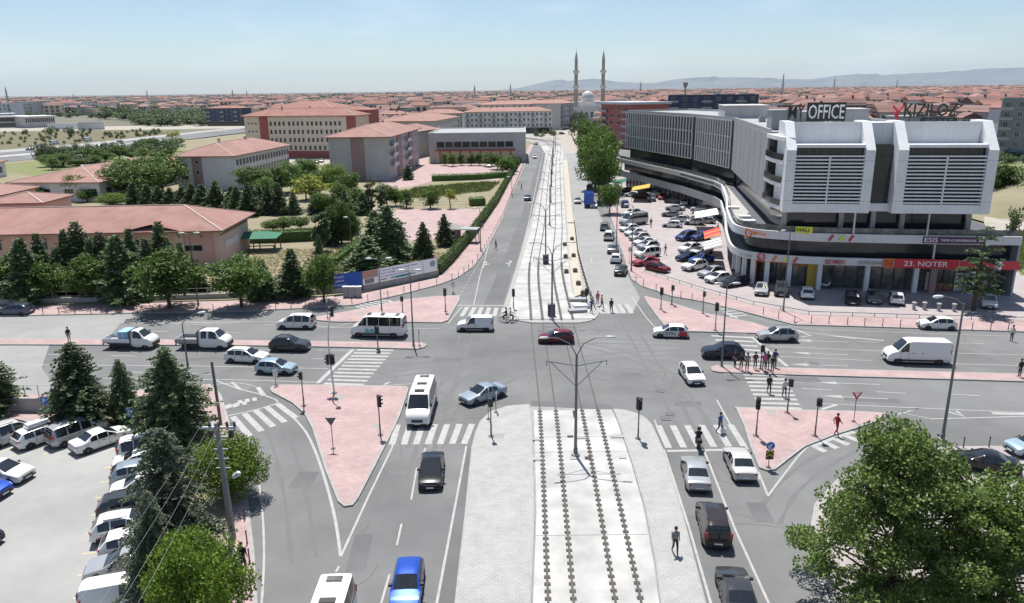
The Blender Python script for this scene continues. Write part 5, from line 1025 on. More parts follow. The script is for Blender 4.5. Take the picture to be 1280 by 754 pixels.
def round_mesh(seed, h=7.0, r=2.8, z0=.28, clumps=46, per=70, leafL=.36, m='leaf_round', squash=.8, lobes=.22, inner=.35, spread=.36):
    random.seed(seed); b = MB(); tr = MB(); zc = h*(z0+1)/2; rz_ = h*(1-z0)/2
    tr.tube([(0, 0, 0), (rnd(-.1, .1), rnd(-.1, .1), h*z0), (rnd(-.2, .2), rnd(-.2, .2), h*.62)], [h*.022+.05, h*.017+.03, .05], 8)
    ph = [rnd(0, 6.28) for _ in range(6)]
    for i in range(clumps):
        d = rvec(); f = 1+lobes*(math.sin(3*math.atan2(d.y, d.x)+ph[0])+math.sin(4*d.z+ph[1])+.7*math.sin(5*math.atan2(d.y, d.x)+3*d.z+ph[2]))*.6; s = rnd(inner, 1)**.5 if i % 4 else rnd(.2, .7)
        c = Vector((d.x*r*f*s, d.y*r*f*s, zc+d.z*rz_*f*s)); c.z = max(c.z, h*z0*.8); cr = r*spread*rnd(.7, 1.25)
        if i % 3 == 0: tr.tube([(0, 0, h*z0*rnd(.8, 1.3)), (c.x*.5, c.y*.5, (h*z0+c.z)*.5), tuple(c)], [.07, .045, .015], 5, False)
        for q in range(int(per*rnd(.7, 1.3))):
            e = rvec(); p = c+Vector((e.x, e.y, e.z*.75))*cr*(rnd(.35, 1)**.5); dd = (e*.5+rvec()+Vector((0, 0, -.25))).normalized(); nn = (e*.4+Vector((0, 0, .55))+rvec()*.8).normalized(); uu = dd.cross(nn)
            if uu.length < .1: continue
            leaf(b, p, dd, uu.normalized(), leafL*rnd(.7, 1.25), leafL*.34)
    return b.mesh('crown', m), tr.mesh('trunk', 'bark')
def poplar(seed): return round_mesh(seed, 9, 1.2, .08, 40, 60, .34, 'leaf_conifer', lobes=.1)
TM = {}
def tmesh(kind):
    if kind not in TM:
        st = random.getstate(); k, v = kind[:-1], int(kind[-1])
        TM[kind] = {'con': lambda: conifer_mesh(10+v, 10, 2.4+.2*v, 24, 13, .55, 6.5, .3, 'leaf_conifer', .8, .06), 'spruce': lambda: conifer_mesh(30+v, 10, 3.0, 32, 16, .30, 14, .25, 'leaf_spruce', .75, .05), 'cedar': lambda: conifer_mesh(50+v, 12, 4.2, 36, 16, .27, 17, .6, 'leaf_cedar', .62, .02),
                    'rnd': lambda: round_mesh(70+v, 7, 2.8, .22, 60, 90, .36, lobes=.15), 'brt': lambda: round_mesh(80+v, 5.2, 2.6, .14, 84, 210, .18, 'leaf_bright', lobes=.12, inner=.5), 'yel': lambda: round_mesh(90+v, 4, 1.3, .45, 18, 40, .28, 'leaf_yellow'),
                    'oval': lambda: round_mesh(100+v, 6, 1.9, .12, 40, 70, .3, 'leaf_round', lobes=.06), 'cyp': lambda: poplar(110+v), 'farc': lambda: conifer_mesh(120+v, 8, 2.0, 10, 6, .75, 3, .3), 'farr': lambda: round_mesh(130+v, 6, 3.0, .1, 22, 34, .62, 'leaf_far'),
                    'shrub': lambda: round_mesh(140+v, 2, 1.5, .02, 22, 40, .24, 'leaf_far', lobes=.15), 'med': lambda: round_mesh(150+v, 8, 3.3, .2, 60, 80, .4, 'leaf_round', lobes=.28),
                    'layer': lambda: conifer_mesh(160+v, 12, 3.4, 7, 11, .42, 11, .12, 'leaf_conifer', .75, .22)}[k](); random.setstate(st)
    return TM[kind]
NH = dict(con=10, spruce=10, cedar=12, rnd=7, brt=5.2, yel=4, oval=6, cyp=9, farc=8, farr=6, shrub=2, med=8, layer=12)
NR = dict(con=2.5, spruce=3.0, cedar=4.2, rnd=3.0, brt=2.9, yel=1.3, oval=1.9, cyp=1.2, farc=2.0, farr=3.0, shrub=1.5, med=3.3, layer=3.4)
def tree(kind, bx, by, ty, wpx, label, group, name='tree', cat='tree', z=.14):
    k = kind[:-1]; p = G(bx, by, z); top = ZAT(bx, ty, p.y); sz = max(.5, (top-z))/NH[k]; d = math.hypot(p.y, CAM_H)*1.0; mpp = (p-Vector((0, 0, CAM_H))).length/FPX
    sx = (wpx*mpp/2)/NR[k] if wpx else sz; cm, tm = tmesh(kind); t = thing(name, label, cat, tuple(p), rnd(0, 6.28), group); t.scale = (sx, sx, sz)
    link('crown', cm, t); link('trunk', tm, t); return t
GR = 'conifers and street trees along the campus wall'
for i, (x, y, ty, wp) in enumerate([(38, 377, 300, 42), (58, 368, 294, 30), (79, 368, 312, 26), (91, 364, 289, 28), (107, 363, 279, 38), (135, 364, 292, 30), (156, 377, 296, 48), (171, 364, 288, 30), (209, 365, 279, 36), (250, 368, 328, 24), (22, 374, 318, 30), (122, 366, 300, 26), (190, 366, 300, 28), (232, 366, 305, 26)]):
    tree(f'con{i % 3}', x, y, ty-3, wp*1.25, 'dark conifer in the pink school row', GR, 'conifer')
for i, (x, y, ty, wp) in enumerate([(113, 377, 322, 50), (4, 374, 322, 44), (135, 376, 326, 40), (60, 377, 330, 36)]): tree(f'rnd{i % 3}', x, y, ty, wp, 'broadleaf tree in the pink school conifer row', GR)
tree('rnd0', 213, 385.5, 316, 74, 'wide round street tree on the pavement', GR); tree('rnd1', 302, 384, 322, 64, 'round pavement tree at the school end', GR); tree('rnd2', 405, 378, 319, 46, 'dark round street tree on the pavement', GR)
tree('con1', 331, 374, 324, 40, 'conifer on the dry bank behind the wall', GR, 'conifer'); tree('con2', 368, 372, 310, 42, 'taller conifer on the dry bank', GR, 'conifer')
GC = 'trees on the campus'
for i, q in enumerate(['cyp0 402 314 257 20', 'rnd2 427 305 252 34', 'cyp1 443 293 245 14', 'con0 487 330 256 50', 'con1 461 338 295 50', 'con2 530 322 277 22', 'con0 556 307 267 22', 'con1 521 324 303 13', 'con2 470 318 262 34', 'con0 500 322 275 30', 'rnd0 355 289 272 26', 'rnd1 376 287 270 24', 'rnd2 341 289 275 22', 'con2 402 352 292 16', 'rnd0 440 304 268 26', 'con1 414 306 262 22',
                       'con0 315 268 228 24', 'con1 337 268 231 18', 'con2 349 268 227 22', 'con0 368 268 240 18', 'yel0 392 262 219 40', 'brt0 415 232 207 34', 'rnd1 386 228 197 26', 'rnd2 365 240 203 30', 'rnd0 348 244 210 34', 'rnd1 317 240 208 36', 'rnd2 424 256 228 24', 'con1 432 268 236 18', 'rnd0 446 262 236 26', 'cyp2 465 268 225 14', 'cyp0 477 262 228 12', 'rnd1 484 258 230 24', 'rnd2 495 258 237 20', 'oval0 508 260 236 17', 'oval1 538 261 232 21', 'yel1 563 261 236 14', 'con0 510 225 206 14', 'con2 396 268 238 20', 'rnd1 405 270 240 26', 'con0 418 270 242 16', 'con1 454 268 240 20', 'rnd0 383 250 215 30', 'rnd2 333 256 222 30', 'con1 325 262 232 20', 'con2 298 268 232 20', 'rnd1 436 246 215 26', 'rnd2 400 246 214 24',
                       'rnd0 151 246 209 42', 'med0 178 248 200 56', 'med1 204 242 190 48', 'brt1 141 257 242 30', 'con0 169 258 228 20', 'con1 186 258 230 18', 'con2 229 258 233 18', 'con0 242 260 229 22', 'con1 255 261 230 24', 'con2 272 262 225 24', 'con0 292 266 232 22', 'con1 312 270 228 22', 'rnd2 98 250 219 30', 'rnd0 63 250 227 28', 'rnd1 52 252 232 22', 'rnd2 110 252 236 24', 'con2 200 258 232 18', 'con1 214 258 234 16', 'med1 160 238 198 40',
                       'oval0 556 207 191 10', 'oval1 566 208 190 13', 'oval0 577 207 192 10', 'oval1 589 207 191 12', 'oval0 600 207 191 12', 'rnd0 612 208 191 18', 'rnd1 622 212 192 20', 'rnd2 634 218 196 20', 'rnd0 641 214 195 14', 'farr0 210 190 172 26', 'yel1 216 178 163 16']):
    k, x, y, ty, wp = q.split(); kn = k[:-1]
    lb = {'cyp': 'slim dark cypress on the campus', 'con': 'campus conifer with a pointed crown', 'rnd': 'campus broadleaf tree with a rounded crown', 'yel': 'yellow green young tree on the campus', 'brt': 'bright green leafy campus tree', 'oval': 'clipped oval campus tree', 'med': 'tall spreading green campus tree', 'farr': 'bushy tree at the arterial road'}[kn]
    tree(k, float(x), float(y), float(ty), float(wp)*(1.22 if kn == 'con' else 1.06), lb, GC, 'conifer' if kn in ('con', 'cyp') else 'tree')
for i in range(26): x = 50+i*6.2; tree(f'shrub{i % 2}', x+rnd(-1.5, 1.5), 199-i*.35+rnd(-1, 1), 183+rnd(-2, 4)-i*.2, rnd(10, 16), 'dark arterial hedge shrub', 'shrubs along the arterial road', 'shrub', 'shrub')
for i in range(110): x = rnd(0, 205); y = rnd(164, 187-x*.09); tree(f'shrub{i % 2}', x, y, y-rnd(2.5, 4.5), 3.5, 'small sapling in the nursery field', 'saplings in the nursery field', 'sapling', 'sapling', z=-.2)
for x, y, ty, w_ in [(65, 170, 157, 12), (87, 172, 158, 10), (32, 168, 162, 7), (135, 170, 164, 10)]: tree('farr1', x, y, ty, w_, 'dark bushy tree standing in the nursery field', 'trees in the nursery field', z=-.2)
for i in range(34):
    x = rnd(60, 222); y0 = 214-(x-60)*.12; y = y0-rnd(0, 12); tree(['farr0', 'farr1', 'rnd0', 'rnd1', 'med0', 'oval0'][i % 6], x, y, y-rnd(9, 17), rnd(12, 24), 'dark green tree of the halls belt', 'tree belt behind the low halls')
GA = 'street trees beside the right road'
for i, (x, y, ty, w_) in enumerate([(749, 251, 176, 44), (744, 236, 164, 44), (757, 243, 172, 34), (741, 222, 157, 36), (752, 226, 160, 34), (736, 210, 150, 28), (747, 214, 152, 28)]): tree(f'med{i % 2}', x, y, ty, w_, 'tall dense street tree in the roadside clump', GA)
tree('rnd1', 762, 267, 228, 28, 'smaller street tree ahead of the clump', GA)
for i, (x, y, ty, w_) in enumerate([(712, 160, 142, 14), (722, 162, 138, 16), (728, 166, 140, 14), (700, 158, 143, 12), (694, 160, 145, 14), (733, 163, 147, 12), (718, 168, 148, 14)]): tree(f'farr{i % 2}', x, y, ty, w_, 'bushy tree near the mosque', 'trees near the mosque')
tree('layer0', 1217, 388, 279, 66, 'tall cedar with layered branches in front of the notary sign', None, 'cedar_tree')
for i, (x, y, ty, w_, k) in enumerate([(1252, 254, 208, 44, 'rnd0'), (1266, 296, 258, 18, 'farr0'), (1274, 250, 228, 30, 'rnd1'), (1247, 232, 212, 12, 'con0'), (1240, 236, 205, 20, 'rnd2')]): tree(k, x, y, ty, w_, 'bush on the waste ground beside the office', 'bushes on the waste ground', 'bush', 'bush')
# foreground left
GF = 'trees round the left car park'
tree('spruce0', 104, 531, 427, 84, 'broad dark spruce above the parked cars at the low wall', GF, 'conifer'); tree('spruce1', 159, 527, 448, 42, 'slim dark spruce between two larger ones at the low wall', GF, 'conifer')
tree('spruce1', 222, 560, 433, 98, 'large dark spruce at the corner beside the slip lane', GF, 'conifer'); tree('spruce0', -6, 515, 432, 62, 'dark spruce cut by the picture edge at the low wall', GF, 'conifer')
tree('cedar0', 226, 724, 533, 136, 'large weeping grey green cedar beside the utility pole', GF, 'cedar_tree'); tree('cedar1', 206, 766, 612, 84, 'lower grey green cedar leaning over the white van', GF, 'cedar_tree')
tree('brt0', 288, 620, 550, 84, 'bright green rounded tree on the pavement behind the utility pole', GF); tree('brt1', 254, 806, 672, 100, 'bright green bushy tree below the weeping cedar', GF)
# foreground right: the big leafy tree, built once
def big_mesh(seed, h, r, z0, clumps, m, per, leafL, cr0):
    """loose crown: boughs end in separate leaf bunches, narrower towards the top"""
    random.seed(seed); b = MB(); tr = MB(); tr.tube([(0, 0, 0), (.1, .05, h*z0), (-.1, .1, h*.7)], [.32, .24, .07], 10); bunch = []
    for i in range(clumps):
        a = i*2.39996; t = (i+.5)/clumps; z = h*(z0*.75+(1-z0*.75)*t); env = r*(1-.72*max(0, (t-.25)/.75)**1.5)*(.75+.25*min(1, t/.2)); env *= 1+.30*math.sin(3*a+1)*math.cos(5*t)+rnd(-.2, .16)
        s = 1 if i % 3 else rnd(.3, .75); c = Vector((math.cos(a)*env*s, math.sin(a)*env*s, z+rnd(-.3, .3))); bunch.append(c)
        if i % 2 == 0: tr.tube([(0, 0, min(z*.75, h*.7)), (c.x*.5, c.y*.5, z*.92), tuple(c)], [.09, .05, .015], 5, False)
    for c in bunch:
        for k in range(5):
            e = rvec(); cc = c+Vector((e.x, e.y, e.z*.6))*cr0*.75; q0 = cr0*rnd(.45, .75)
            for q in range(int(per*rnd(.7, 1.3))):
                e = rvec(); p = cc+Vector((e.x, e.y, e.z*.7))*q0*rnd(.3, 1)**.5; dd = (e*.5+rvec()+Vector((0, 0, -.3))).normalized(); nn = (Vector((0, 0, .8))+rvec()*.8).normalized(); uu = dd.cross(nn)
                if uu.length > .1: leaf(b, p, dd, uu.normalized(), leafL*rnd(.7, 1.25), leafL*.36)
    return b.mesh('crown', m), tr.mesh('trunk', 'bark')
def big_tree():
    for lb, args, p in [('big leafy maple-like tree standing at the right car park', (200, 10.5, 4.2, .1, 84, 'leaf_maple', 110, .19, 1.0), (20.2, 34.6, .14)), ('lower leafy tree growing against the big one at the right car park', (203, 8.2, 4.1, .08, 62, 'leaf_maple', 110, .19, 1.0), (25.4, 33.4, .14))]:
        st = random.getstate(); cm, tm = big_mesh(*args); random.setstate(st); t = thing('broadleaf_tree', lb, 'tree', p, 0); link('crown', cm, t); link('trunk', tm, t)
big_tree()
# hedges
def hedge(lb, px, wd, h, z=.15, m='leaf_hedge', dens=60):
    P = [Vector(p) for p in GP(px)]; b = MB(); core = MB()
    for a, c in zip(P[:-1], P[1:]):
        core.bar((a.x, a.y, z+h*.45), (c.x, c.y, z+h*.45), wd*.8, h*.85); L = (c-a).length; d = (c-a).normalized(); n = Vector((-d.y, d.x))
        for i in range(int(L*dens)):
            t = rnd(0, L); u = rnd(-1, 1); v = rnd(0, 1)
            if rnd(0, 1) < .5: u = math.copysign(1, u)
            else: v = 1
            p = a+d*t+n*(u*wd/2*rnd(.85, 1.08)); e = rvec(); leaf(b, Vector((p.x, p.y, z+h*v*rnd(.9, 1.08))), e, e.cross(rvec()).normalized(), .28, .09)
    t = thing('hedge', lb, 'hedge', (0, 0, 0)); b.build('foliage', m, t); core.build('stems', 'leaf_hedge', t)
hedge('clipped green hedge along the campus wall beside the avenue', [(548, 344), (563, 329), (590, 297), (620, 255), (637, 224), (653, 198)], 1.0, 1.9)
hedge('dark hedge band across the campus lawn', [(302, 304), (350, 303), (393, 301), (440, 300)], 2.4, 2.2, dens=90); hedge('short green hedge climbing the bank behind the billboard', [(418, 336), (440, 318), (452, 308)], 1.6, 1.8)
hedge('clipped hedge on the court before the sports hall', [(540, 227), (570, 226), (600, 225), (632, 222)], 2.6, 1.9, dens=70); hedge('small clipped hedge block on the dry lawn', [(587, 258), (606, 257)], 2.5, 2.0)
# dry grass tufts and weeds
def tufts(name, lb, px, n, h, m, z=.16):
    P = GP(px); xs = [p[0] for p in P]; ys = [p[1] for p in P]; b = MB(); k = 0
    def inside(x, y):
        c = False
        for i in range(len(P)):
            (x1, y1), (x2, y2) = P[i], P[i-1]
            if (y1 > y) != (y2 > y) and x < (x2-x1)*(y-y1)/(y2-y1)+x1: c = not c
        return c
    while k < n:
        x, y = rnd(min(xs), max(xs)), rnd(min(ys), max(ys))
        if not inside(x, y): continue
        k += 1; q = Vector((x, y, z))
        for _ in range(5): e = (Vector((rnd(-.7, .7), rnd(-.7, .7), 1))).normalized(); leaf(b, q+Vector((rnd(-.3, .3), rnd(-.3, .3), 0)), e, e.cross(rvec()).normalized(), h*rnd(.6, 1.3), h*.12)
    tag(b.build(name, m), lb, 'grass', kind='stuff')
leafmat('leaf_dry', (.30, .25, .12), (.42, .35, .19), .3); leafmat('leaf_weed', (.12, .16, .04), (.22, .24, .08), .3)
tufts('dry_grass', 'dry yellow grass on the campus bank', [(305, 372), (310, 315), (400, 312), (470, 315), (560, 318), (552, 336), (500, 350), (420, 364)], 2600, .35, 'leaf_dry'); tufts('weeds', 'green weeds on the waste ground', [(1270, 340), (1262, 318), (1264, 292), (1330, 290), (1400, 340)], 2400, .7, 'leaf_weed', .17)
tufts('weeds', 'scrubby weeds on the campus lawn', [(490, 250), (520, 236), (600, 229), (625, 229), (612, 240), (540, 248)], 2400, .6, 'leaf_weed')
# ================================================================== STREET FURNITURE
def pole_h(px, py, ty, z=.13): p = G(px, py, z); return p, ZAT(px, ty, p.y)-z
LENS = {}
mat('lens_red', (.07, .012, .01), .3, 0); mat('lens_amber', (.08, .05, .01), .3, 0); mat('lens_green', (.012, .05, .03), .3, 0)
def head(t, x, y, z, rz, n=3, sc=1.0):
    b = MB(); b.box(-.17, .17, -.12, .12, 0, .33*n); b.box(-.19, .19, .12, .14, -.03, .33*n+.03); o = b.build('signal_head', 'black_plastic', t, loc=(x, y, z), rz=rz); o.scale = (sc, sc, sc)
    for i, m in enumerate(['lens_green', 'lens_amber', 'lens_red'][:n] if n == 3 else ['lens_green', 'lens_red']):
        k = MB(); k.lathe([(.11, -.135), (.11, -.12)], 12, (0, 0, .165+.33*i), 'y'); k.build('lens', m, o); v = MB()
        for a in range(5): t0, t1 = R(20+28*a), R(48+28*a); v.add([(.125*math.cos(t0), -.12, .125*math.sin(t0)), (.125*math.cos(t1), -.12, .125*math.sin(t1)), (.125*math.cos(t1), -.3, .125*math.sin(t1)), (.125*math.cos(t0), -.3, .125*math.sin(t0))], [(0, 1, 2, 3)])
        v.build('visor', 'black_plastic', o, loc=(0, 0, .165+.33*i))
def signal(px, py, ty, rz, lb, n=3, second=None, z=.13, m='steel', off_=.0):
    p, h = pole_h(px, py, ty, z); t = thing('traffic_light', lb, 'traffic light', tuple(p), 0, 'traffic lights at the junction')
    b = MB(); b.lathe([(.16, 0), (.16, .03), (.075, .05), (.07, .9), (.055, 1.0), (.05, h)], 10); b.build('pole', m, t); b = MB(); b.box(-.22, .22, -.22, .22, -.01, .025); b.build('base_plate', 'steel_dark', t)
    a = rz; head(t, math.sin(a)*.0+off_, -.2 if True else 0, h-.33*n-.02, rz, n)
    if second is not None: head(t, .0, .2, h-.33*n-.1, second, n)
    return t
F, B_, LF, RT = 0.0, math.pi, -math.pi/2, math.pi/2            # heads facing the camera, away, left, right
signal(475.5, 544, 493, R(120), 'traffic light on the large pink island beside the zebra crossing', off_=.12); signal(380, 507.5, 464, R(-90), 'small two-lamp signal at the edge of the large pink island by the slip lane', 2)
signal(472.5, 435.5, 407, R(60), 'traffic light on the pink median in front of the minibus', second=B_); signal(557, 389.5, 360, R(120), 'traffic light at the tip of the pink island near the avenue'); signal(503.5, 392, 370, R(20), 'small signal in the middle of the pink island under the billboard', 2)
signal(797.5, 548.5, 497, R(20), 'traffic light on the white pavers beside the tram bed', z=.15, second=R(110)); signal(945, 545, 496, R(-20), 'traffic light at the corner of the pink island with the arrow sign', off_=-.1); signal(984, 516, 473, R(180), 'pedestrian signal at the zebra crossing on the arrow-sign island', 2)
signal(1018.5, 545, 497, R(-60), 'slim signal beside the man in red on the arrow-sign island', 2); signal(950.5, 461.5, 431, R(180), 'pedestrian signal among the waiting people on the median', 2); signal(894, 413, 378, R(20), 'traffic light at the foot of the plaza-side pink island'); signal(826, 387, 359, R(30), 'traffic light at the left tip of the plaza-side pink island')
signal(642, 386, 361, R(0), 'traffic light at the rounded end of the far tram bed', z=.11); signal(878.5, 392, 364, R(90), 'slim signal at the slip crossing of the plaza-side island', 2); signal(839.5, 381, 356, R(90), 'thin signal pole near the plaza corner bollards', 2); signal(614, 545.5, 497, R(200), 'signal on the left walkway of pale pavers', 2, z=.15); signal(733, 382, 360, R(20), 'traffic light beside the construction barrier', z=.11)
def mast_signal():
    p, h = pole_h(418, 491.5, 388); t = thing('traffic_light', 'tall curved mast with signal heads above the slip lane', 'traffic light', tuple(p), 0, 'traffic lights at the junction'); zz = h*.62
    b = MB(); b.tube([(0, 0, 0), (-.15, 0, zz*.6), (-.18, 0, zz), (-.05, 0, h*.8), (.25, -.1, h*.95), (.5, -.2, h)], [.09, .075, .065, .055, .05, .045], 10); b.build('mast', 'steel_pale', t); b = MB(); b.box(-.25, .25, -.25, .25, -.01, .03); b.build('base_plate', 'steel_dark', t)
    head(t, .45, -.3, h-.5, R(-70), 3); head(t, -.38, -.1, h*.36, R(-80), 3); head(t, .1, -.1, h*.36, R(60), 3); b = MB(); b.bar((-.4, 0, h*.45), (.15, 0, h*.45), .06); b.build('bracket', 'steel', t)
mast_signal()
def lamp(px, py, tx, ty, arm, lb, z=.13, double=False, m='steel', r=.10, drop=.25, hm_='steel_pale'):
    """arm = offset of the lamp head in metres from the pole top (x, y, z)"""
    p, h = pole_h(px, py, ty, z); t = thing('street_lamp', lb, 'street lamp', tuple(p), 0, 'street lamps'); b = MB(); b.tube([(0, 0, 0), (0, 0, .5), (0, 0, .52), (0, 0, h)], [r*1.3, r*1.3, r, r*.55], 10); b.build('pole', m, t)
    b = MB(); b.box(-.25, .25, -.25, .25, -.02, .04); b.build('base_plate', 'concrete_grey', t)
    for s in ((1, -1) if double else (1,)):
        e = Vector((arm[0]*s, arm[1]*s, arm[2])); b = MB(); b.tube([(0, 0, h-.1), (e.x*.35, e.y*.35, h+e.z*.6), (e.x, e.y, h+e.z)], [.045, .04, .035], 8); b.build('arm', m, t); d = e.copy(); d.z = 0; d.normalize()
        k = MB(); k.smooth = True; q = Vector((e.x, e.y, h+e.z)); k.tube([q-d*.05, q+d*.12, q+d*.45, q+d*.75, q+d*.85], [.05, .1, .13, .1, .03], 10); o = k.build('lamp_head', hm_, t)
    return t
lamp(1178, 549, 1193, 380, (-1.9, -.3, .7), 'tall street lamp behind the big leafy tree, arm reaching left', r=.13, hm_='panel_white'); lamp(517, 432, 513, 341, (-.5, 0, .3), 'slim street lamp at the tip of the pink median', double=True); lamp(902, 458, 905, 358, (.5, 0, .3), 'slim street lamp on the median beside the waiting people', double=True); lamp(979, 389, 985, 290, (-.8, -.5, .3), 'tall street lamp on the pavement before the corner shop')
lamp(248, 382, 239, 294, (-.6, 0, .3), 'tall street lamp on the pavement beside the wide round tree', double=True); lamp(84, 374, 78, 341, (-.9, 0, .2), 'low double street lamp in front of the conifer row', double=True); lamp(235, 459, 228, 404, (1.5, .6, .9), 'street lamp rising behind the large spruce over the empty flatbed'); lamp(477, 387, 475, 325, (-.9, 0, .2), 'thin double-armed lamp under the billboard', double=True, r=.08); lamp(440, 315, 440, 273, (-.3, 0, .2), 'lamp post on the campus lawn path')
lamp(770, 325, 768, 232, (-.6, 0, .3), 'tall street lamp at the plaza kerb', r=.1); lamp(789, 339, 788, 258, (-.6, 0, .3), 'tall street lamp at the plaza corner', r=.1); lamp(601, 314, 599, 262, (-.5, 0, .2), 'street lamp on the avenue pavement by the hedge'); lamp(640, 246, 638, 222, (-.5, 0, .2), 'street lamp further up the avenue pavement')
def metal_pole(): p, h = pole_h(276, 530, 452); t = thing('utility_post', 'plain grey steel post at the slip lane corner', 'post', tuple(p)); b = MB(); b.tube([(0, 0, 0), (-.1, 0, h)], [.14, .11], 10); b.build('shaft', 'steel', t); b = MB(); b.bar((-.35, 0, h*.62), (.3, 0, h*.62), .07); b.build('bracket', 'steel_pale', t)
metal_pole()
# ---- overhead-line masts on the tram bed
def mast(Y, lb, lampy=True, h=8.4, z=.15):
    x = tcx(Y); t = thing('tram_mast', lb, 'mast', (x, Y, z), 0, 'overhead line masts of the tramway'); b = MB(); b.tube([(0, 0, 0), (0, 0, .6), (0, 0, .62), (0, 0, h)], [.17, .17, .125, .09], 10); b.build('pole', 'steel', t); b = MB(); b.lathe([(.34, 0), (.34, .12), (.22, .2)], 10); b.build('footing', 'concrete', t)
    for s in (1, -1):
        b = MB(); b.tube([(0, 0, h-.9), (s*2.3, 0, h-.5)], .038, 6); b.tube([(0, 0, h-2.6), (s*2.0, 0, h-.55)], .03, 6); b.tube([(s*2.3, 0, h-.5), (s*2.3, 0, h-.9)], .03, 5); b.build('bracket', 'steel', t)
        if lampy:
            b = MB(); b.tube([(0, 0, h-.1), (s*.5, -.1, h+.9), (s*1.4, -.2, h+1.4), (s*2.2, -.3, h+1.5)], [.05, .045, .04, .03], 8); b.build('lamp_arm', 'steel', t); b = MB(); b.smooth = True; b.tube([(s*2.1, -.3, h+1.5), (s*2.3, -.32, h+1.5), (s*2.8, -.38, h+1.5), (s*2.9, -.39, h+1.5)], [.04, .09, .09, .03], 8); b.build('lamp_head', 'steel_pale', t)
    return t
for i, Y in enumerate([53.6, 89.9, 123, 157, 190, 223, 256, 289, 322, 355]): mast(Y, ['grey tram mast with brackets and twin lamp on the near bed', 'tram mast at the rounded end of the far bed', 'second tram mast along the far bed beside a cable cabinet'][i] if i < 3 else ['third', 'fourth', 'fifth', 'sixth', 'seventh', 'eighth', 'ninth'][i-3]+' tram mast along the far bed, counted from the crossing')
for Y, lb in ((92, 'grey cable cabinet at the foot of the tram mast at the bed end'), (121.5, 'dark cable cabinet beside the second tram mast')): t = thing('cable_cabinet', lb, 'cabinet', (tcx(Y)-.1, Y, .16), R(8), 'cable cabinets on the tram bed'); b = MB(); b.box(-.45, .45, -.9, -.4, 0, 1.5); b.build('housing', 'steel_dark', t); b = MB(); b.box(-.5, .5, -.95, -.35, 1.5, 1.58); b.build('lid', 'steel', t)
# ---- bollards
bm_ = MB(); bm_.lathe([(.07, 0), (.07, .04), (.045, .06), (.045, .82), (.06, .84), (.06, .9), (.02, .94)], 8); bol_me = bm_.mesh('bollard', 'steel_dark')
def bollards(px, lb, grp, step=None, sc=1.0, m=None):
    P = [G(x, y, .13) for x, y in px]
    if step:
        Q = []; 
        for a, c in zip(P[:-1], P[1:]):
            n = max(1, int((c-a).length/step)); Q += [a+(c-a)*i/n for i in range(n)]
        P = Q
    for p in P: o = link('bollard', bol_me, None, tuple(p)); o.scale = (sc, sc, sc); tag(o, lb, 'bollard', grp)
bollards([(954, 393), (973, 398), (993, 404), (1014, 404), (1036, 404.5), (1059, 406), (1080.5, 407), (1103, 408), (1125, 409), (1148, 410), (1215, 412), (1238, 412.5), (1260, 413), (795, 352), (804, 357), (820, 363), (851, 372), (865, 375)], 'slim dark plaza kerb post', 'kerb posts of the plaza pavement')
bollards([(15, 394), (35, 393.5), (54, 393), (74, 392.5), (94, 392), (114, 392), (133, 391.5), (152, 391.3), (172, 390.8), (192, 390.5), (267, 389), (285, 388.6), (325, 387.5), (345, 386.5), (364, 385), (382, 384), (440, 380), (460, 376.5), (485, 371), (505, 365.5), (524, 361), (546, 355.5), (565, 349.5), (573, 346), (580, 341.5), (586, 337), (591, 332)], 'slim dark campus kerb post', 'kerb posts of the campus pavement')
bollards([(597, 325), (603, 316), (616, 294), (629, 270), (641, 240), (655, 205)], 'slim dark avenue kerb post', 'kerb posts of the avenue pavement', 3.2)
bollards([(290, 541), (302, 610), (306, 649), (309, 679), (312, 702), (314, 738), (297, 570)], 'slim dark slip-lane kerb post', 'kerb posts by the slip lane'); bollards([(1204, 559.5), (1236, 559), (1268, 558.5), (1036, 725), (1043, 745), (1170, 561)], 'slim dark car-park kerb post', 'kerb posts of the right car park')
cb = MB(); cb.lathe([(.3, 0), (.3, .05), (.2, .1), (.2, .75), (.3, .8), (.3, .95), (.22, 1.0)], 12); cbm = cb.mesh('stone_bollard', 'concrete')
for x, y in ((1142, 387), (1155, 387), (1173, 388.5), (1192, 389)): tag(link('stone_bollard', cbm, None, tuple(G(x, y, .14))), 'stout stone bollard in front of the notary shop', 'bollard', 'stone bollards at the notary shop')
def railing(lb, px, h=.5, z=.14, m='steel_dark', step=2.5, r=.03, rails=1):
    P = [G(x, y, z) for x, y in px]; t = thing('railing', lb, 'railing', tuple(P[0])); o = P[0]; b = MB()
    for k in range(rails): zz = h*(1-k*.45); [b.bar(a-o+Vector((0, 0, zz)), c-o+Vector((0, 0, zz)), r*2) for a, c in zip(P[:-1], P[1:])]
    b.build('rail', m, t)
    for a, c in zip(P[:-1], P[1:]):
        n = max(1, int((c-a).length/step))
        for i in range(n): q = a+(c-a)*i/n-o; b = MB(); b.box(-.03, .03, -.03, .03, 0, h); b.build('post', m, t, loc=tuple(q))
railing('low dark rail between the plaza and its pavement', [(806, 340), (835, 350), (880, 364), (942, 381), (1011, 393.5), (1149, 398), (1280, 401)], .45)
railing('thin rail fence on top of the low wall at the left car park', [(-60, 507), (0, 505), (68, 505.5), (150, 504)], 1.9, m='steel_pale', step=1.2, rails=3, r=.02)
railing('rail fence at the edge of the waste ground', [(1282, 345), (1264, 330), (1250, 308)], 1.4, m='steel_dark', rails=3, r=.02)
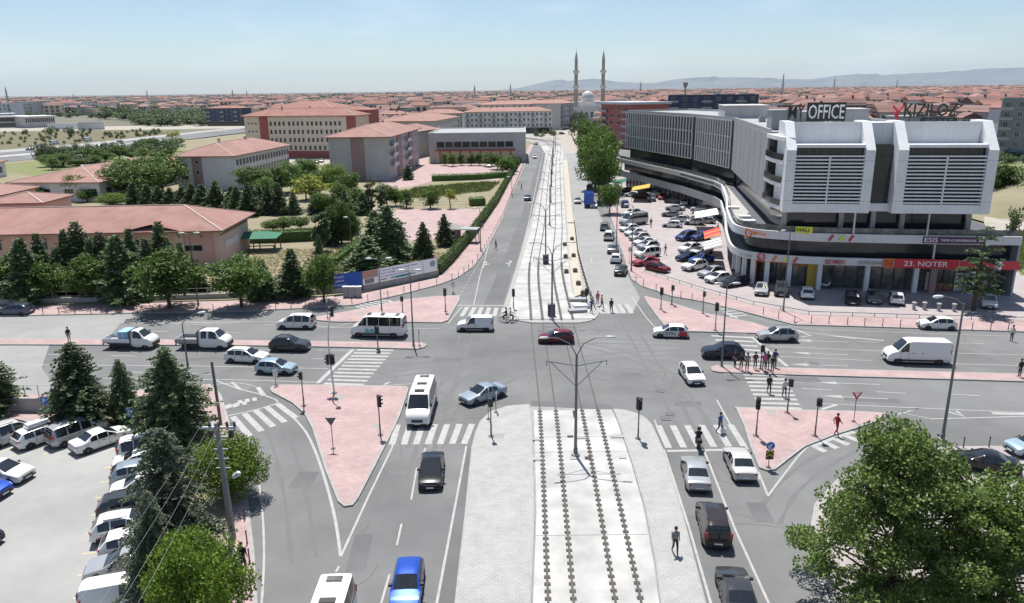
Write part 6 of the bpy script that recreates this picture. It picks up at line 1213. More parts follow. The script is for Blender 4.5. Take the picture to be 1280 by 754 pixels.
def wall(lb, px, h, th, m='concrete', z=0.0, cap=True, name='boundary_wall'):
    P = [G(x, y, z) for x, y in px]; t = thing(name, lb, 'wall', tuple(P[0])); o = P[0]
    for a, c in zip(P[:-1], P[1:]):
        b = MB(); q0, q1 = a-o, c-o; b.bar(q0+Vector((0, 0, h/2)), q1+Vector((0, 0, h/2)), th, h); b.build('wall_panel', m, t)
        if cap: b = MB(); b.bar(q0+Vector((0, 0, h+.04)), q1+Vector((0, 0, h+.04)), th+.1, .08); b.build('coping', 'kerb', t)
wall('low concrete wall between the left car park and the road', [(-120, 517), (0, 515), (68, 515.5), (150, 514), (245, 511)], 1.35, .25); wall('low garden wall under the conifer row along the pavement', [(-200, 384), (0, 381.5), (101, 379), (200, 376.5), (320, 372.5), (408, 368.5)], .75, .3); wall('retaining wall beside the avenue pavement under the hedge', [(408, 368.5), (454, 364.5), (500, 355.5), (546, 345.5), (562, 330.5), (590, 298.5), (620, 256.5), (637, 225.5), (653, 198)], .9, .3)
railing('thin fence behind the pavement along the conifer row', [(-100, 382), (0, 380), (101, 377), (200, 375), (320, 371)], 1.5, m='steel_pale', rails=2, r=.015, step=3)
railing('fence across the campus below the dry lawn', [(480, 262), (530, 261), (600, 259.5)], 1.6, m='wood', rails=2, r=.02, step=3)
# ---- billboard
def bannermat(name, col):
    m = bpy.data.materials.new(name); m.use_nodes = True; n = m.node_tree; b = n.nodes['Principled BSDF']; b.inputs['Base Color'].default_value = col+(1,); b.inputs['Roughness'].default_value = .6
    tr = n.nodes.new('ShaderNodeBsdfTranslucent'); tr.inputs['Color'].default_value = col+(1,); ms = n.nodes.new('ShaderNodeMixShader'); ms.inputs['Fac'].default_value = .45
    n.links.new(b.outputs['BSDF'], ms.inputs[1]); n.links.new(tr.outputs['BSDF'], ms.inputs[2]); n.links.new(ms.outputs['Shader'], n.nodes['Material Output'].inputs['Surface']); MATS[name] = m
bannermat('banner_white', (.80, .81, .84)); bannermat('banner_blue', (.06, .17, .50))
def billboard():
    A, Bp, C = G(417, 369.5), G(454, 365), G(547, 345.5); t = thing('billboard', 'long roadside billboard with a blue lettered panel and white text panels', 'billboard', (Bp.x, Bp.y, 0)); z0 = 1.0; z1 = ZAT(545, 322, C.y); L = (C-Bp).length; rz = math.atan2(C.y-Bp.y, C.x-Bp.x); L2 = (Bp-A).length; rz2 = math.atan2(Bp.y-A.y, Bp.x-A.x); H_ = z1-z0
    for i in range(5):
        a, c = L*i/5, L*(i+1)/5; b = MB(); b.box(a+.01, c-.01, -.1, -.09, z0, z1); b.build('panel', 'banner_white', t, rz=rz)
    b = MB(); [b.box(x-.06, x+.06, .0, .12, 0, z1) for x in [L*i/5 for i in range(6)]]; b.build('post', 'steel_dark', t, rz=rz)
    b = MB(); b.box(-L2, -.02, -.12, -.11, z0+.0, z1+.1); o = b.build('blue_panel', 'banner_blue', t, rz=rz2)
    for k, s in enumerate(["Konya'yı", 'Raylarla', 'Örüyoruz!']): link('lettering', textmesh(s, H_*.20, .02, 'white_letter'), o, (-L2+.25, -.14, z0+H_*(.70-.29*k)))
    mat('photo_print', (.52, .22, .15), .7, .3, 1.2, col2=(.40, .30, .26)); b = MB(); b.box(.02, 2.6, -.112, -.1, z0+H_*.45, z1-.02); b.build('photo_panel', 'photo_print', t, rz=rz); b = MB(); b.box(.3, 1.9, -.112, -.1, z0+.1, z0+H_*.42); b.build('picture_panel', 'concrete_grey', t, rz=rz)
    for k, s in enumerate(['Adliye S. Stadyumu Raylı Sistem', 'Raylı Sistem Hattı', 'Kavşaklar ve Köprülü']): link('lettering', textmesh(s, H_*.13, .02, 'blue_print', [L*.5, L*.30, L*.36][k]), t, Matrix.Rotation(rz, 3, 'Z') @ Vector((3.0, -.12, z0+H_*(.74-.22*k))), rz)
    b = MB(); b.box(L*.42, L*.6, -.115, -.1, z0+H_*.06, z0+H_*.24); b.build('blue_strip', 'teal_print', t, rz=rz); b = MB(); b.lathe([(.5, -.115), (.5, -.1)], 20, (L*.93, 0, z0+H_*.6), 'y'); b.build('round_emblem', 'car silver blue', t, rz=rz)
    for k in range(4): b = MB(); b.box(3+k*1.7, 4.1+k*1.7, -.115, -.1, z0+H_*.1, z0+H_*.2); b.build('caption', 'panel_grey', t, rz=rz)
billboard()
for i, x in enumerate((433, 441, 448.5)):
    p = G(x, 371.5, .14); t = thing('electric_cabinet', 'pale grey electric cabinet standing in the row below the blue billboard panel', 'cabinet', tuple(p), R(10), 'electric cabinets under the billboard'); b = MB(); b.box(-.42, .42, -.25, .25, .1, 1.5); b.build('housing', 'panel_grey', t); b = MB(); b.box(-.47, .47, -.3, .3, 1.5, 1.58); b.build('lid', 'panel_white', t); b = MB(); b.box(-.4, .4, -.22, .22, 0, .1); b.build('plinth', 'concrete_grey', t); b = MB(); b.box(.2, .24, -.28, -.25, .7, .9); b.build('handle', 'steel_dark', t)
# ---- signs
def sign_post(px, py, ty, lb, kind, rz=0.0, z=.13):
    p, h = pole_h(px, py, ty, z); t = thing('road_sign', lb, 'sign', tuple(p), rz); b = MB(); b.tube([(0, 0, 0), (0, 0, h)], .035, 8); b.build('post', 'steel', t); b = MB(); b.box(-.18, .18, -.18, .18, -.01, .02); b.build('base_plate', 'steel_dark', t)
    def tri(r, y, m, nm): k = MB(); k.add([(-r, y, h+.15*r), (r, y, h+.15*r), (0, y, h-1.6*r+.15*r), (-r, y+.02, h+.15*r), (r, y+.02, h+.15*r), (0, y+.02, h-1.45*r)], [(0, 2, 1), (3, 4, 5), (0, 1, 4, 3), (1, 2, 5, 4), (2, 0, 3, 5)]); return k.build(nm, m, t)
    if kind == 'yield': tri(.45, -.06, 'red_sign', 'triangle'); tri(.27, -.075, 'white_letter', 'white_field')
    if kind == 'yield_back': tri(.45, -.06, 'steel', 'triangle')
    if kind == 'parking': k = MB(); k.box(-.32, .32, -.07, -.05, h-.7, h); s = k.build('panel', 'blue_print', t); link('lettering', textmesh('P', .42, .01, 'white_letter'), s, (-.13, -.08, h-.56))
    if kind == 'plain': k = MB(); k.box(-.3, .3, -.06, -.04, h-.75, h); k.build('panel', 'steel_pale', t)
    if kind == 'arrow':
        k = MB(); k.lathe([(.33, -.08), (.33, -.06)], 22, (0, 0, h-.33), 'y'); s = k.build('disc', 'blue_print', t); k = MB(); k.bar((.1, -.09, h-.16), (-.12, -.09, h-.46), .02, .09); k.bar((-.16, -.09, h-.5), (.06, -.09, h-.5), .02, .08); k.bar((-.15, -.09, h-.5), (-.15, -.09, h-.3), .02, .08, (1, 0, 0)); k.build('arrow', 'white_letter', s)
        k = MB(); k.box(-.3, .3, -.08, -.06, h-1.45, h-.7); s = k.build('panel', 'black_letter', t)
        for q in range(2): k = MB(); zz = h-1.3+.32*q; k.add([(-.26, -.085, zz), (0, -.085, zz+.2), (.26, -.085, zz), (.26, -.085, zz+.14), (0, -.085, zz+.34), (-.26, -.085, zz+.14)], [(0, 1, 4, 5), (1, 2, 3, 4)]); k.build('chevron', 'yellow_paint', s)
sign_post(416.5, 561, 523, 'give-way sign seen from behind on the large pink island', 'yield_back'); sign_post(1067, 527, 491, 'give-way sign with red border beside the big leafy tree', 'yield'); sign_post(62, 532, 496, 'blue parking sign at the low wall of the left car park', 'parking', z=.1); sign_post(169, 548, 511, 'blue parking sign between the spruces', 'parking', z=.1); sign_post(960.5, 584.5, 552, 'blue arrow sign above a black and yellow chevron board', 'arrow'); sign_post(566.5, 366, 352, 'grey sign panel seen from behind at the slip lane island', 'plain'); sign_post(345, 481.5, 462, 'small grey sign at the corner of the large pink island', 'plain', rz=R(60)); sign_post(840, 380, 357, 'small sign near the plaza corner', 'plain', rz=R(30)); sign_post(620, 515.5, 491, 'thin sign post at the corner of the left walkway', 'plain', rz=R(85), z=.15); sign_post(610.5, 524, 486, 'second thin sign post on the left walkway', 'plain', rz=R(95), z=.15); sign_post(524, 432, 411, 'thin marker post at the tip of the pink median', 'plain', rz=R(90)); sign_post(409.5, 397, 371, 'thin sign post at the point of the pink island under the billboard', 'plain', rz=R(90)); sign_post(787, 330, 309, 'round pink sign on the plaza pavement', 'plain', rz=R(10))
# ---- utility pole with lamp and wires
def utility():
    p, h = pole_h(291, 672, 528, .14); t = thing('utility_pole', 'weathered utility pole with insulators and a lamp beside the bright green tree', 'utility pole', tuple(p)); b = MB(); b.tube([(0, 0, 0), (-.1, 0, h)], [.22, .15], 12); b.build('pole', 'concrete_grey', t)
    b = MB(); b.bar((-1.2, 0, h-.35), (1.1, 0, h-.35), .12, .14); b.bar((-.7, .05, h-1.0), (.5, .05, h-1.0), .08); b.build('crossarm', 'steel_pale', t)
    for x in (-1.1, -.55, .0, .55, 1.0): b = MB(); b.lathe([(.05, h-.28), (.11, h-.2), (.07, h-.12), (.11, h-.05), (.05, h+.04)], 10, (x, 0, 0)); b.build('insulator', 'steel_dark', t)
    for z in (.62, .7, .78, .86): b = MB(); b.bar((-.45, -.05, h*z), (.45, -.05, h*z), .045); b.build('step_iron', 'steel_pale', t)
    b = MB(); b.bar((.1, -.1, h*.52), (.75, -.45, h*.57), .05); b.build('lamp_arm', 'steel', t); b = MB(); b.smooth = True; b.tube([(.65, -.4, h*.56), (.8, -.48, h*.575), (1.15, -.65, h*.61), (1.3, -.72, h*.62)], [.06, .15, .17, .05], 10); b.build('lamp_head', 'panel_white', t)
    for x in (-.5, .75): b = MB(); b.box(x-.14, x+.14, -.12, .12, h-1.0, h-.55); b.build('fuse_box', 'steel_dark', t)
    for k, (dx, ex) in enumerate([(-1.1, 68), (-.55, 100), (.0, 128), (.55, 152)]):
        a = p+Vector((dx, 0, h-.2)); e = G(ex, 790, h-.6); b = MB(); n = 14; b.tube([a+(e-a)*(i/n)+Vector((0, 0, -1.0*4*(i/n)*(1-i/n)*.35)) for i in range(n+1)], .008, 5)
        tag(b.build('overhead_wire', 'concrete_grey'), 'overhead wire running from the utility pole across the left car park', 'wire', 'overhead wires')
utility()
# ---- small campus structures
def booth():
    p = G(561, 303, .16); t = thing('guard_booth', 'small red guard booth with a hipped grey roof on the pink court', 'booth', tuple(p), R(-12)); b = MB(); b.box(-1.6, 1.6, 0, 3, 0, 2.6); b.build('wall', 'wall_pink', t); b = MB(); b.add([(-2.2, -.6, 2.6), (2.2, -.6, 2.6), (2.2, 3.6, 2.6), (-2.2, 3.6, 2.6), (0, 1.5, 3.6)], [(0, 1, 4), (1, 2, 4), (2, 3, 4), (3, 0, 4), (3, 2, 1, 0)]); b.build('roof', 'concrete_grey', t)
    put_window(t, -.6, -.02, 1.0, 0, 1.2, 1.1, 2); b = MB(); b.box(.5, 1.3, -.06, .02, 0, 2.1); b.build('door', 'frame_dark', t); b = MB(); b.box(2.2, 5.6, -.3, 2.4, 2.5, 2.65); b.build('canopy', 'panel_grey', t); b = MB(); b.box(5.3, 5.45, -.2, -.05, 0, 2.5); b.box(5.3, 5.45, 2.1, 2.25, 0, 2.5); b.build('canopy_post', 'steel', t)
booth()
def gazebo():
    p = G(318, 316, .16); t = thing('gazebo', 'open gazebo with a low green roof at the end of the pink school', 'gazebo', tuple(p), R(5)); b = MB(); b.add([(-4.2, -.5, 2.6), (4.2, -.5, 2.6), (4.2, 5, 2.6), (-4.2, 5, 2.6), (-2, 2.2, 3.5), (2, 2.2, 3.5)], [(0, 1, 5, 4), (1, 2, 5), (2, 3, 4, 5), (3, 0, 4), (3, 2, 1, 0)]); b.build('roof', 'green_cloth', t)
    for x in (-3.8, 0, 3.8):
        for y in (0, 4.4): b = MB(); b.box(x-.09, x+.09, y-.09, y+.09, 0, 2.6); b.build('post', 'wood', t)
    b = MB(); b.box(-3, 3, 3.6, 4.1, .4, .5); b.box(-2.8, -2.6, 3.6, 4.1, 0, .4); b.box(2.6, 2.8, 3.6, 4.1, 0, .4); b.build('bench', 'wood', t)
gazebo()
# ---- construction edge on the far tram bed
P = [G(718, 282), G(722, 317), G(729, 345), G(736, 368), G(744, 388)]; cf = thing('construction_barrier', 'dark construction barrier with posts along the far tram bed', 'barrier', tuple(P[0])); b = MB()
for a, c in zip(P[:-1], P[1:]): b.bar(a-P[0]+Vector((0, 0, .85)), c-P[0]+Vector((0, 0, .85)), .06, .16); b.bar(a-P[0]+Vector((0, 0, .4)), c-P[0]+Vector((0, 0, .4)), .05, .12)
b.build('rail', 'steel_dark', cf)
for a, c in zip(P[:-1], P[1:]):
    n = int((c-a).length/2)
    for i in range(n): q = a+(c-a)*i/n-P[0]; b = MB(); b.box(-.06, .06, -.06, .06, 0, 1.1); b.box(-.2, .2, -.2, .2, 0, .12); b.build('post', 'wood', cf, loc=tuple(q))
for i, (x, y) in enumerate([(707, 321), (717, 321), (708, 340), (719, 340), (723, 356), (729, 368), (706, 306), (715, 300)]): p = G(x, y, .32); b = MB(); b.box(-.35, .35, -.35, .35, 0, .5); b.box(-.25, .25, -.25, .25, .5, .62); tag(b.build('footing_block', 'wood', None, loc=(p.x, p.y, .3 if x > 709 else .16)), 'dark formwork block set on the far tram bed', 'block', 'formwork blocks on the tram bed')
for i, (x, y, m) in enumerate([(723, 376, 'panel_grey'), (728, 384, 'panel_white'), (722, 390, 'panel_grey')]): p = G(x, y, .16); b = MB(); [b.box(-1.2, 1.2, -.5+.0*k, .5, .0+.13*k, .11+.13*k) for k in range(3)]; tag(b.build('board_stack', m, None, loc=tuple(p), rz=R(5*i)), 'stack of pale boards at the end of the far tram bed', 'boards', 'board stacks on the tram bed')
# ================================================================== PEOPLE
def pose_mesh(pose):
    """one continuous skinned body, facing +X; returns mesh with slots skin, top, trousers, shoes"""
    J = dict(pel=(0, 0, .95), spine=(0, 0, 1.12), chest=(0, 0, 1.32), neck=(.01, 0, 1.47), head0=(.02, 0, 1.56), head=(.025, 0, 1.66), top=(.02, 0, 1.74), lhip=(0, .09, .9), rhip=(0, -.09, .9), lsh=(0, .18, 1.40), rsh=(0, -.18, 1.40))
    if pose == 'walk': J.update(lkn=(.16, .1, .5), lan=(.20, .1, .09), lto=(.36, .11, .04), rkn=(-.02, -.1, .48), ran=(-.30, -.1, .14), rto=(-.20, -.11, .03), lel=(-.16, .23, 1.14), lwr=(-.08, .24, .9), rel=(.10, -.23, 1.14), rwr=(.28, -.22, .96))
    elif pose == 'ride': J.update(lkn=(.38, .16, .80), lan=(.22, .16, .36), lto=(.38, .17, .32), rkn=(.38, -.16, .80), ran=(.22, -.16, .36), rto=(.38, -.17, .32), lel=(.26, .26, 1.14), lwr=(.50, .22, 1.06), rel=(.26, -.26, 1.14), rwr=(.50, -.22, 1.06))
    else: J.update(lkn=(.02, .1, .5), lan=(-.02, .1, .09), lto=(.14, .12, .04), rkn=(.01, -.1, .5), ran=(-.02, -.1, .09), rto=(.14, -.12, .04), lel=(-.04, .25, 1.14), lwr=(.06, .25, .9), rel=(-.04, -.25, 1.14), rwr=(.06, -.25, .9))
    E = [('pel', 'spine'), ('spine', 'chest'), ('chest', 'neck'), ('neck', 'head0'), ('head0', 'head'), ('head', 'top'), ('pel', 'lhip'), ('lhip', 'lkn'), ('lkn', 'lan'), ('lan', 'lto'), ('pel', 'rhip'), ('rhip', 'rkn'), ('rkn', 'ran'), ('ran', 'rto'), ('chest', 'lsh'), ('lsh', 'lel'), ('lel', 'lwr'), ('chest', 'rsh'), ('rsh', 'rel'), ('rel', 'rwr')]
    RD = dict(pel=.14, spine=.13, chest=.155, neck=.06, head0=.075, head=.10, top=.06, lhip=.095, rhip=.095, lsh=.075, rsh=.075, lkn=.062, rkn=.062, lan=.045, ran=.045, lto=.035, rto=.035, lel=.045, rel=.045, lwr=.03, rwr=.03)
    for s in 'lr':   # palm and five fingers
        wv = Vector(J[s+'wr']); el = Vector(J[s+'el']); d = (wv-el).normalized(); side = Vector((1, 0, 0))-d*d.x; side.normalize(); J[s+'pm'] = tuple(wv+d*.07); RD[s+'pm'] = .028; E.append((s+'wr', s+'pm'))
        for k in range(4): J[f'{s}f{k}'] = tuple(wv+d*(.12-.008*abs(k-1.5))+side*(.03-.02*k)); J[f'{s}g{k}'] = tuple(wv+d*(.165-.012*abs(k-1.3))+side*(.032-.021*k)); RD[f'{s}f{k}'] = .009; RD[f'{s}g{k}'] = .007; E += [(s+'pm', f'{s}f{k}'), (f'{s}f{k}', f'{s}g{k}')]
        J[s+'th'] = tuple(wv+d*.06+side*.05); RD[s+'th'] = .01; J[s+'tt'] = tuple(wv+d*.1+side*.062); RD[s+'tt'] = .008; E += [(s+'wr', s+'th'), (s+'th', s+'tt')]
    names = list(J); me = bpy.data.meshes.new('body'); me.from_pydata([J[n] for n in names], [(names.index(a), names.index(b)) for a, b in E], []); o = bpy.data.objects.new('tmp', me); COL.objects.link(o)
    sk = o.modifiers.new('s', 'SKIN'); o.modifiers.new('d', 'SUBSURF').levels = 1
    for i, n in enumerate(names): r = RD[n]; me.skin_vertices[0].data[i].radius = (r, r*(1.2 if n in ('pel', 'spine', 'chest') else 1)) if n not in ('head', 'head0') else (r, r*.88); me.skin_vertices[0].data[i].use_root = (n == 'pel')
    dg = bpy.context.evaluated_depsgraph_get(); dg.update(); out = bpy.data.meshes.new_from_object(o.evaluated_get(dg)); bpy.data.objects.remove(o)
    lw, rw = Vector(J['lwr']), Vector(J['rwr']); hands = [(lw, Vector(J['lel'])), (rw, Vector(J['rel']))]; out.materials.clear()
    for m in ('skin', 'car white', 'car navy', 'hair'): out.materials.append(MATS[m])
    mi = []
    legz = .98 if pose != 'ride' else 1.0
    for p in out.polygons:
        c = p.center; k = 1
        if c.z > 1.485: k = 0
        elif min((c-w_).length for w_, e in hands) < .2 and min((c-w_).dot((w_-e).normalized()) for w_, e in hands if (c-w_).length < .2) > -.1: k = 0
        elif pose == 'ride' and abs(c.y) < .26 and c.z < 1.02 and (c.x < .44): k = 2 if not (c.z < .42) else 3
        elif c.z < legz and abs(c.y) < .215: k = 2
        if pose != 'ride' and c.z < .085: k = 3
        mi.append(k)
    out.polygons.foreach_set('material_index', mi); out.polygons.foreach_set('use_smooth', [True]*len(mi)); out.update(); return out
POSE = {}
hm = MB(); hm.smooth = True; hm.lathe([(.02, 1.60), (.09, 1.61), (.108, 1.66), (.104, 1.72), (.075, 1.775), (.02, 1.795)], 12, (.0, 0, 0)); hair_me = hm.mesh('hair', 'hair')
fmz = MB(); fmz.box(.112, .135, -.012, .012, 1.635, 1.665); fmz.box(.105, .118, .025, .045, 1.67, 1.68); fmz.box(.105, .118, -.045, -.025, 1.67, 1.68); fmz.box(.105, .118, -.025, .025, 1.60, 1.608); face_me = fmz.mesh('face_features', 'skin_dark')
CL = {}
def cloth(c):
    if c not in CL: CL[c] = mat('cloth_%d' % len(CL), c, .9, .1, 12)
    return CL[c]
DK, WH, BL, RD_, GY, TN, PK, NV, OR = (.03, .03, .033), (.55, .55, .54), (.05, .10, .25), (.28, .018, .025), (.22, .22, .22), (.34, .27, .19), (.50, .09, .25), (.05, .06, .12), (.60, .16, .03)
def person(px, py, face, topc, botc, lb, pose='stand', z=.0, h=1.0, hair=True, world=None):
    if pose not in POSE: POSE[pose] = pose_mesh(pose)
    p = G(px, py, z) if world is None else Vector(world); t = thing('person', lb, 'person', tuple(p), face, 'people'); h *= 1.07; t.scale = (h, h, h); o = link('body', POSE[pose], t)
    for i, m in ((1, cloth(topc)), (2, cloth(botc))): o.material_slots[i].link = 'OBJECT'; o.material_slots[i].material = m
    if hair: link('hair', hair_me, t)
    link('face_features', face_me, t); return t
E_, W_, N_, S_ = 0, math.pi, math.pi/2, -math.pi/2
person(87, 428, R(-30), DK, GY, 'person in black jacket standing on the pink median beyond the spruces', 'stand', .14); person(843.5, 692, S_, GY, DK, 'person in grey shirt walking on the white pavers beside the lane', 'walk', .16); person(764, 390.5, S_, DK, DK, 'person in black on the far zebra crossing', 'walk')
for i, (x, y, a, t_, b_, lb) in enumerate([(918.5, 459, 200, DK, DK, 'person in black nearest the navy SUV in the waiting group'), (926, 462.5, 260, DK, NV, 'person in black and navy in the waiting group'), (933.5, 463.5, 250, GY, DK, 'person in grey top in the waiting group'), (943.5, 461.5, 270, (.10, .03, .06), DK, 'person in plum top beside the pedestrian signal'), (954.5, 462.5, 260, PK, NV, 'person in bright pink top in the waiting group'), (959, 461, 240, DK, DK, 'person in dark clothes behind the pink top'), (965, 466, 230, DK, DK, 'person in long black coat at the edge of the waiting group'), (968, 459, 240, NV, DK, 'person in navy top last in the waiting group')]): person(x, y, R(a), t_, b_, lb, 'stand', .14, rnd(.94, 1.04))
person(960.8, 492, R(-100), DK, DK, 'person in black halfway over the zebra crossing', 'walk'); person(980, 497, R(80), WH, DK, 'person in white shirt on the zebra crossing', 'walk'); person(1045, 543, R(20), RD_, RD_, 'person in dark red tracksuit walking on the arrow-sign island', 'walk', .14)
person(1264, 426.5, R(200), WH, NV, 'person in pale shirt standing on the road before the shops', 'stand'); person(1274, 471, R(100), DK, DK, 'person in black standing on the right median', 'stand', .14); pw = person(899.5, 541.5, R(-60), BL, NV, 'person in blue carrying white bags over the zebra crossing', 'walk')
b = MB(); b.smooth = True; b.lathe([(.04, .62), (.2, .5), (.26, .25), (.2, .08), (.05, .03)], 12); p = G(904, 542.5); tag(b.build('white_sack', 'panel_white', None, loc=(p.x, p.y, .02)), 'bulging white sack carried beside the person in blue', 'sack')
for i, (x, y, t_, b_, lb) in enumerate([(813.5, 284, DK, DK, 'person in black walking down the plaza lane'), (831.5, 318.5, GY, NV, 'person in grey standing in the plaza lane'), (890, 295, DK, DK, 'person in black near the red awning'), (897, 291, NV, DK, 'person in navy near the red awning'), (752, 386, OR, NV, 'worker in orange vest at the construction barrier'), (739, 391, BL, NV, 'worker in blue at the construction barrier'), (747, 381, PK, GY, 'person in pink at the construction barrier'), (620, 312.5, DK, DK, 'person in black on the avenue carriageway'), (800, 242, TN, DK, 'person in tan near the far plaza cars'), (870, 252, DK, NV, 'person in dark clothes near the white canopy'), (652, 238, GY, DK, 'person far up the avenue pavement'), (878, 258, GY, DK, 'person in grey near the white canopy'), (603, 285, DK, GY, 'person in dark clothes on the avenue pavement by the hedge'), (305, 712, DK, DK, 'person in black below the bright green tree')]): person(x, y, rnd(-3, 3), t_, b_, lb, random.choice(['walk', 'stand']), .14 if i not in (7,) else 0)
# ---- two-wheelers
def wheelset(t, x, r, wd, m='rubber'):
    b = MB(); n = 20
    for i in range(n): a0, a1 = 2*math.pi*i/n, 2*math.pi*(i+1)/n; b.bar((r*math.cos(a0), 0, r*math.sin(a0)), (r*math.cos(a1), 0, r*math.sin(a1)), wd, wd)
    o = b.build('wheel', m, t, loc=(x, 0, r+wd/2)); b = MB(); [b.bar((0, 0, 0), (r*math.cos(a), 0, r*math.sin(a)), .012) for a in [k*math.pi/4 for k in range(8)]]; b.lathe([(.04, -.04), (.04, .04)], 8, axis='y'); b.build('spokes', 'rim', o)
def bicycle(p, rz, lb):
    t = thing('bicycle', lb, 'bicycle', tuple(p), rz, 'bicycles'); wheelset(t, -.5, .32, .035); wheelset(t, .52, .32, .035); b = MB()
    for a, c in [((-.5, 0, .34), (-.1, 0, .3)), ((-.1, 0, .3), (-.22, 0, .82)), ((-.22, 0, .75), (.38, 0, .78)), ((-.1, 0, .3), (.38, 0, .7)), ((-.5, 0, .34), (-.2, 0, .72)), ((.52, 0, .34), (.36, 0, .92))]: b.tube([a, c], .018, 6)
    b.build('frame', 'steel_dark', t); b = MB(); b.box(-.34, -.1, -.07, .07, .82, .88); b.build('saddle', 'black_plastic', t); b = MB(); b.tube([(.3, .27, 1.0), (.38, .2, .98), (.36, 0, .95), (.38, -.2, .98), (.3, -.27, 1.0)], .015, 6); b.build('handlebar', 'steel', t); b = MB(); b.bar((-.1, .12, .2), (-.1, .08, .3), .05); b.bar((-.1, -.12, .4), (-.1, -.08, .3), .05); b.build('pedals', 'black_plastic', t)
for (x, y, tc, lb, rz) in [(631, 402.5, DK, 'cyclist in black', R(170)), (640, 402.5, WH, 'cyclist in white', R(10))]:
    p = G(x, y); bicycle(p, rz, f'bicycle ridden by the {lb} at the far tram bed'); person(0, 0, rz, tc, DK, f'{lb} riding at the end of the far tram bed', 'ride', world=(p.x-.2*math.cos(rz), p.y-.2*math.sin(rz), -.02))
def motorbike(p, rz, lb, col='car black'):
    t = thing('motorbike', lb, 'motorbike', tuple(p), rz, 'motorbikes'); wheelset(t, -.62, .24, .12); wheelset(t, .68, .24, .11); b = MB(); b.smooth = True; b.tube([(-.95, 0, .72), (-.6, 0, .7), (-.1, 0, .55), (.2, 0, .42), (.45, 0, .6), (.6, 0, .95)], [.1, .17, .16, .14, .15, .08], 10); b.build('fairing', col, t)
    b = MB(); b.box(-.75, .05, -.14, .14, .74, .83); b.build('seat', 'black_plastic', t); b = MB(); b.tube([(.68, 0, .3), (.55, 0, 1.0)], .035, 6); b.tube([(.45, .34, 1.05), (.55, 0, 1.02), (.45, -.34, 1.05)], .02, 6); b.build('fork', 'steel', t); b = MB(); b.lathe([(.08, .66), (.1, .72)], 10, (0, 0, .9), 'x'); b.build('headlight', 'lamp_clear', t); b = MB(); b.box(-1.2, -.85, -.2, .2, .82, 1.12); b.build('top_box', 'black_plastic', t); b = MB(); b.tube([(-.2, -.16, .3), (-.85, -.18, .38)], [.04, .06], 8); b.build('exhaust', 'rim', t); b = MB(); b.box(-.98, -.93, -.1, .1, .62, .72); b.build('tail_light', 'lamp_red', t)
p = G(872, 558); rz = math.atan2(*(lambda d: (d.y, d.x))(G(868, 540)-p)); motorbike(p, rz, 'black motorbike with a top box crossing the zebra stripes'); person(0, 0, rz, DK, DK, 'rider in black helmet on the motorbike', 'ride', world=(p.x-.35*math.cos(rz), p.y-.35*math.sin(rz), -.06), hair=False)
hp = MB(); hp.smooth = True; hp.lathe([(.1, 1.56), (.15, 1.62), (.16, 1.72), (.12, 1.82), (.03, 1.85)], 14); [o for o in bpy.data.objects if o.get('label') == 'rider in black helmet on the motorbike']; rider = [o for o in bpy.data.objects if o.get('label') == 'rider in black helmet on the motorbike'][0]; hp.build('helmet', 'black_letter', rider)
p = G(1031, 360.5, .14); motorbike(p, R(-20), 'white scooter parked at the shop window beside the white car', 'car white'); p = G(922, 347, .14); motorbike(p, R(-60), 'dark green scooter parked at the corner shop portal', 'car dark green')
# ================================================================== FAR CITY
random.seed(21)
def house_meshes(seed):
    random.seed(seed); wl_ = MB(); wl_.box(-.5, .5, -.5, .5, 0, 1); rf = MB(); rr = 1.13+.03*(seed % 3); v = [(-.56, -.56, 1), (.56, -.56, 1), (.56, .56, 1), (-.56, .56, 1), (-.22 if seed % 2 else -.56, 0, rr), (.22 if seed % 2 else .56, 0, rr)]
    rf.add(v, [(0, 1, 5, 4), (1, 2, 5), (2, 3, 4, 5), (3, 0, 4)]); rf.add([(x, y, z-.02) for x, y, z in v[:4]], [(3, 2, 1, 0)]); rf.box(.1, .16, -.1, -.02, 1.05, rr+.06); wn = MB(); n = 4+seed % 2; fl = 3+seed % 3
    for s in range(fl):
        z0 = .08+.92*s/fl; z1 = z0+.5/fl
        for i in range(n): x = -.5+(i+.5)/n; wd = .07+.05*((i+seed) % 2); wn.box(x-wd, x+wd, -.51, -.49, z0, z1); wn.box(-.51, -.49, x-wd, x+wd, z0, z1); wn.box(.49, .51, x-wd, x+wd, z0, z1)
    return wl_, rf, wn
HV = []
for s in range(6):
    a, b_, c = house_meshes(s); HV.append((a.mesh('wall', ['wall_offwhite', 'wall_cream', 'wall_grey', 'wall_pink_pale', 'wall_white', 'wall_offwhite'][s]), b_.mesh('roof', ['tile_b', 'tile_c', 'tile_d', 'tile_d', 'tile_b', 'tile_d'][s]), c.mesh('window_rows', 'glass_dark')))
def free(x, y):
    r = x/y
    if y < 330: return False
    if r > .74 or r < -.74: return False
    if r > .12:  return y > 345+60*(r < .3) and not (40 < x < 140 and y < 470)
    if r > .02: return y > 760 or (y > 560 and x > 110)
    if r > -.14: return y > 590
    if r > -.34: return y > 430 if r > -.2 else y > 760
    return y > 1080
spots = []; tries = 0; grid = set()
while len(spots) < 9000 and tries < 160000:
    tries += 1; u = random.random(); y = 340*(22 ** (u**1.25)); r = random.uniform(-.74, .74); x = r*y
    if not free(x, y): continue
    c = 14+y*.005; k = (int(x/c), int(y/c))
    if k in grid: continue
    if y > 1200 and r < -.2 and random.random() < .25: continue
    grid.add(k); spots.append((x, y))
spots.sort(key=lambda s: s[1])
def houserand(y, x):
    big = random.random() < .18; return (random.uniform(14, 24) if big else random.uniform(8, 13), random.uniform(8, 12), random.uniform(12, 18) if big else random.uniform(6, 13), random.uniform(-.25, .25)+random.choice([0, math.pi/2]))
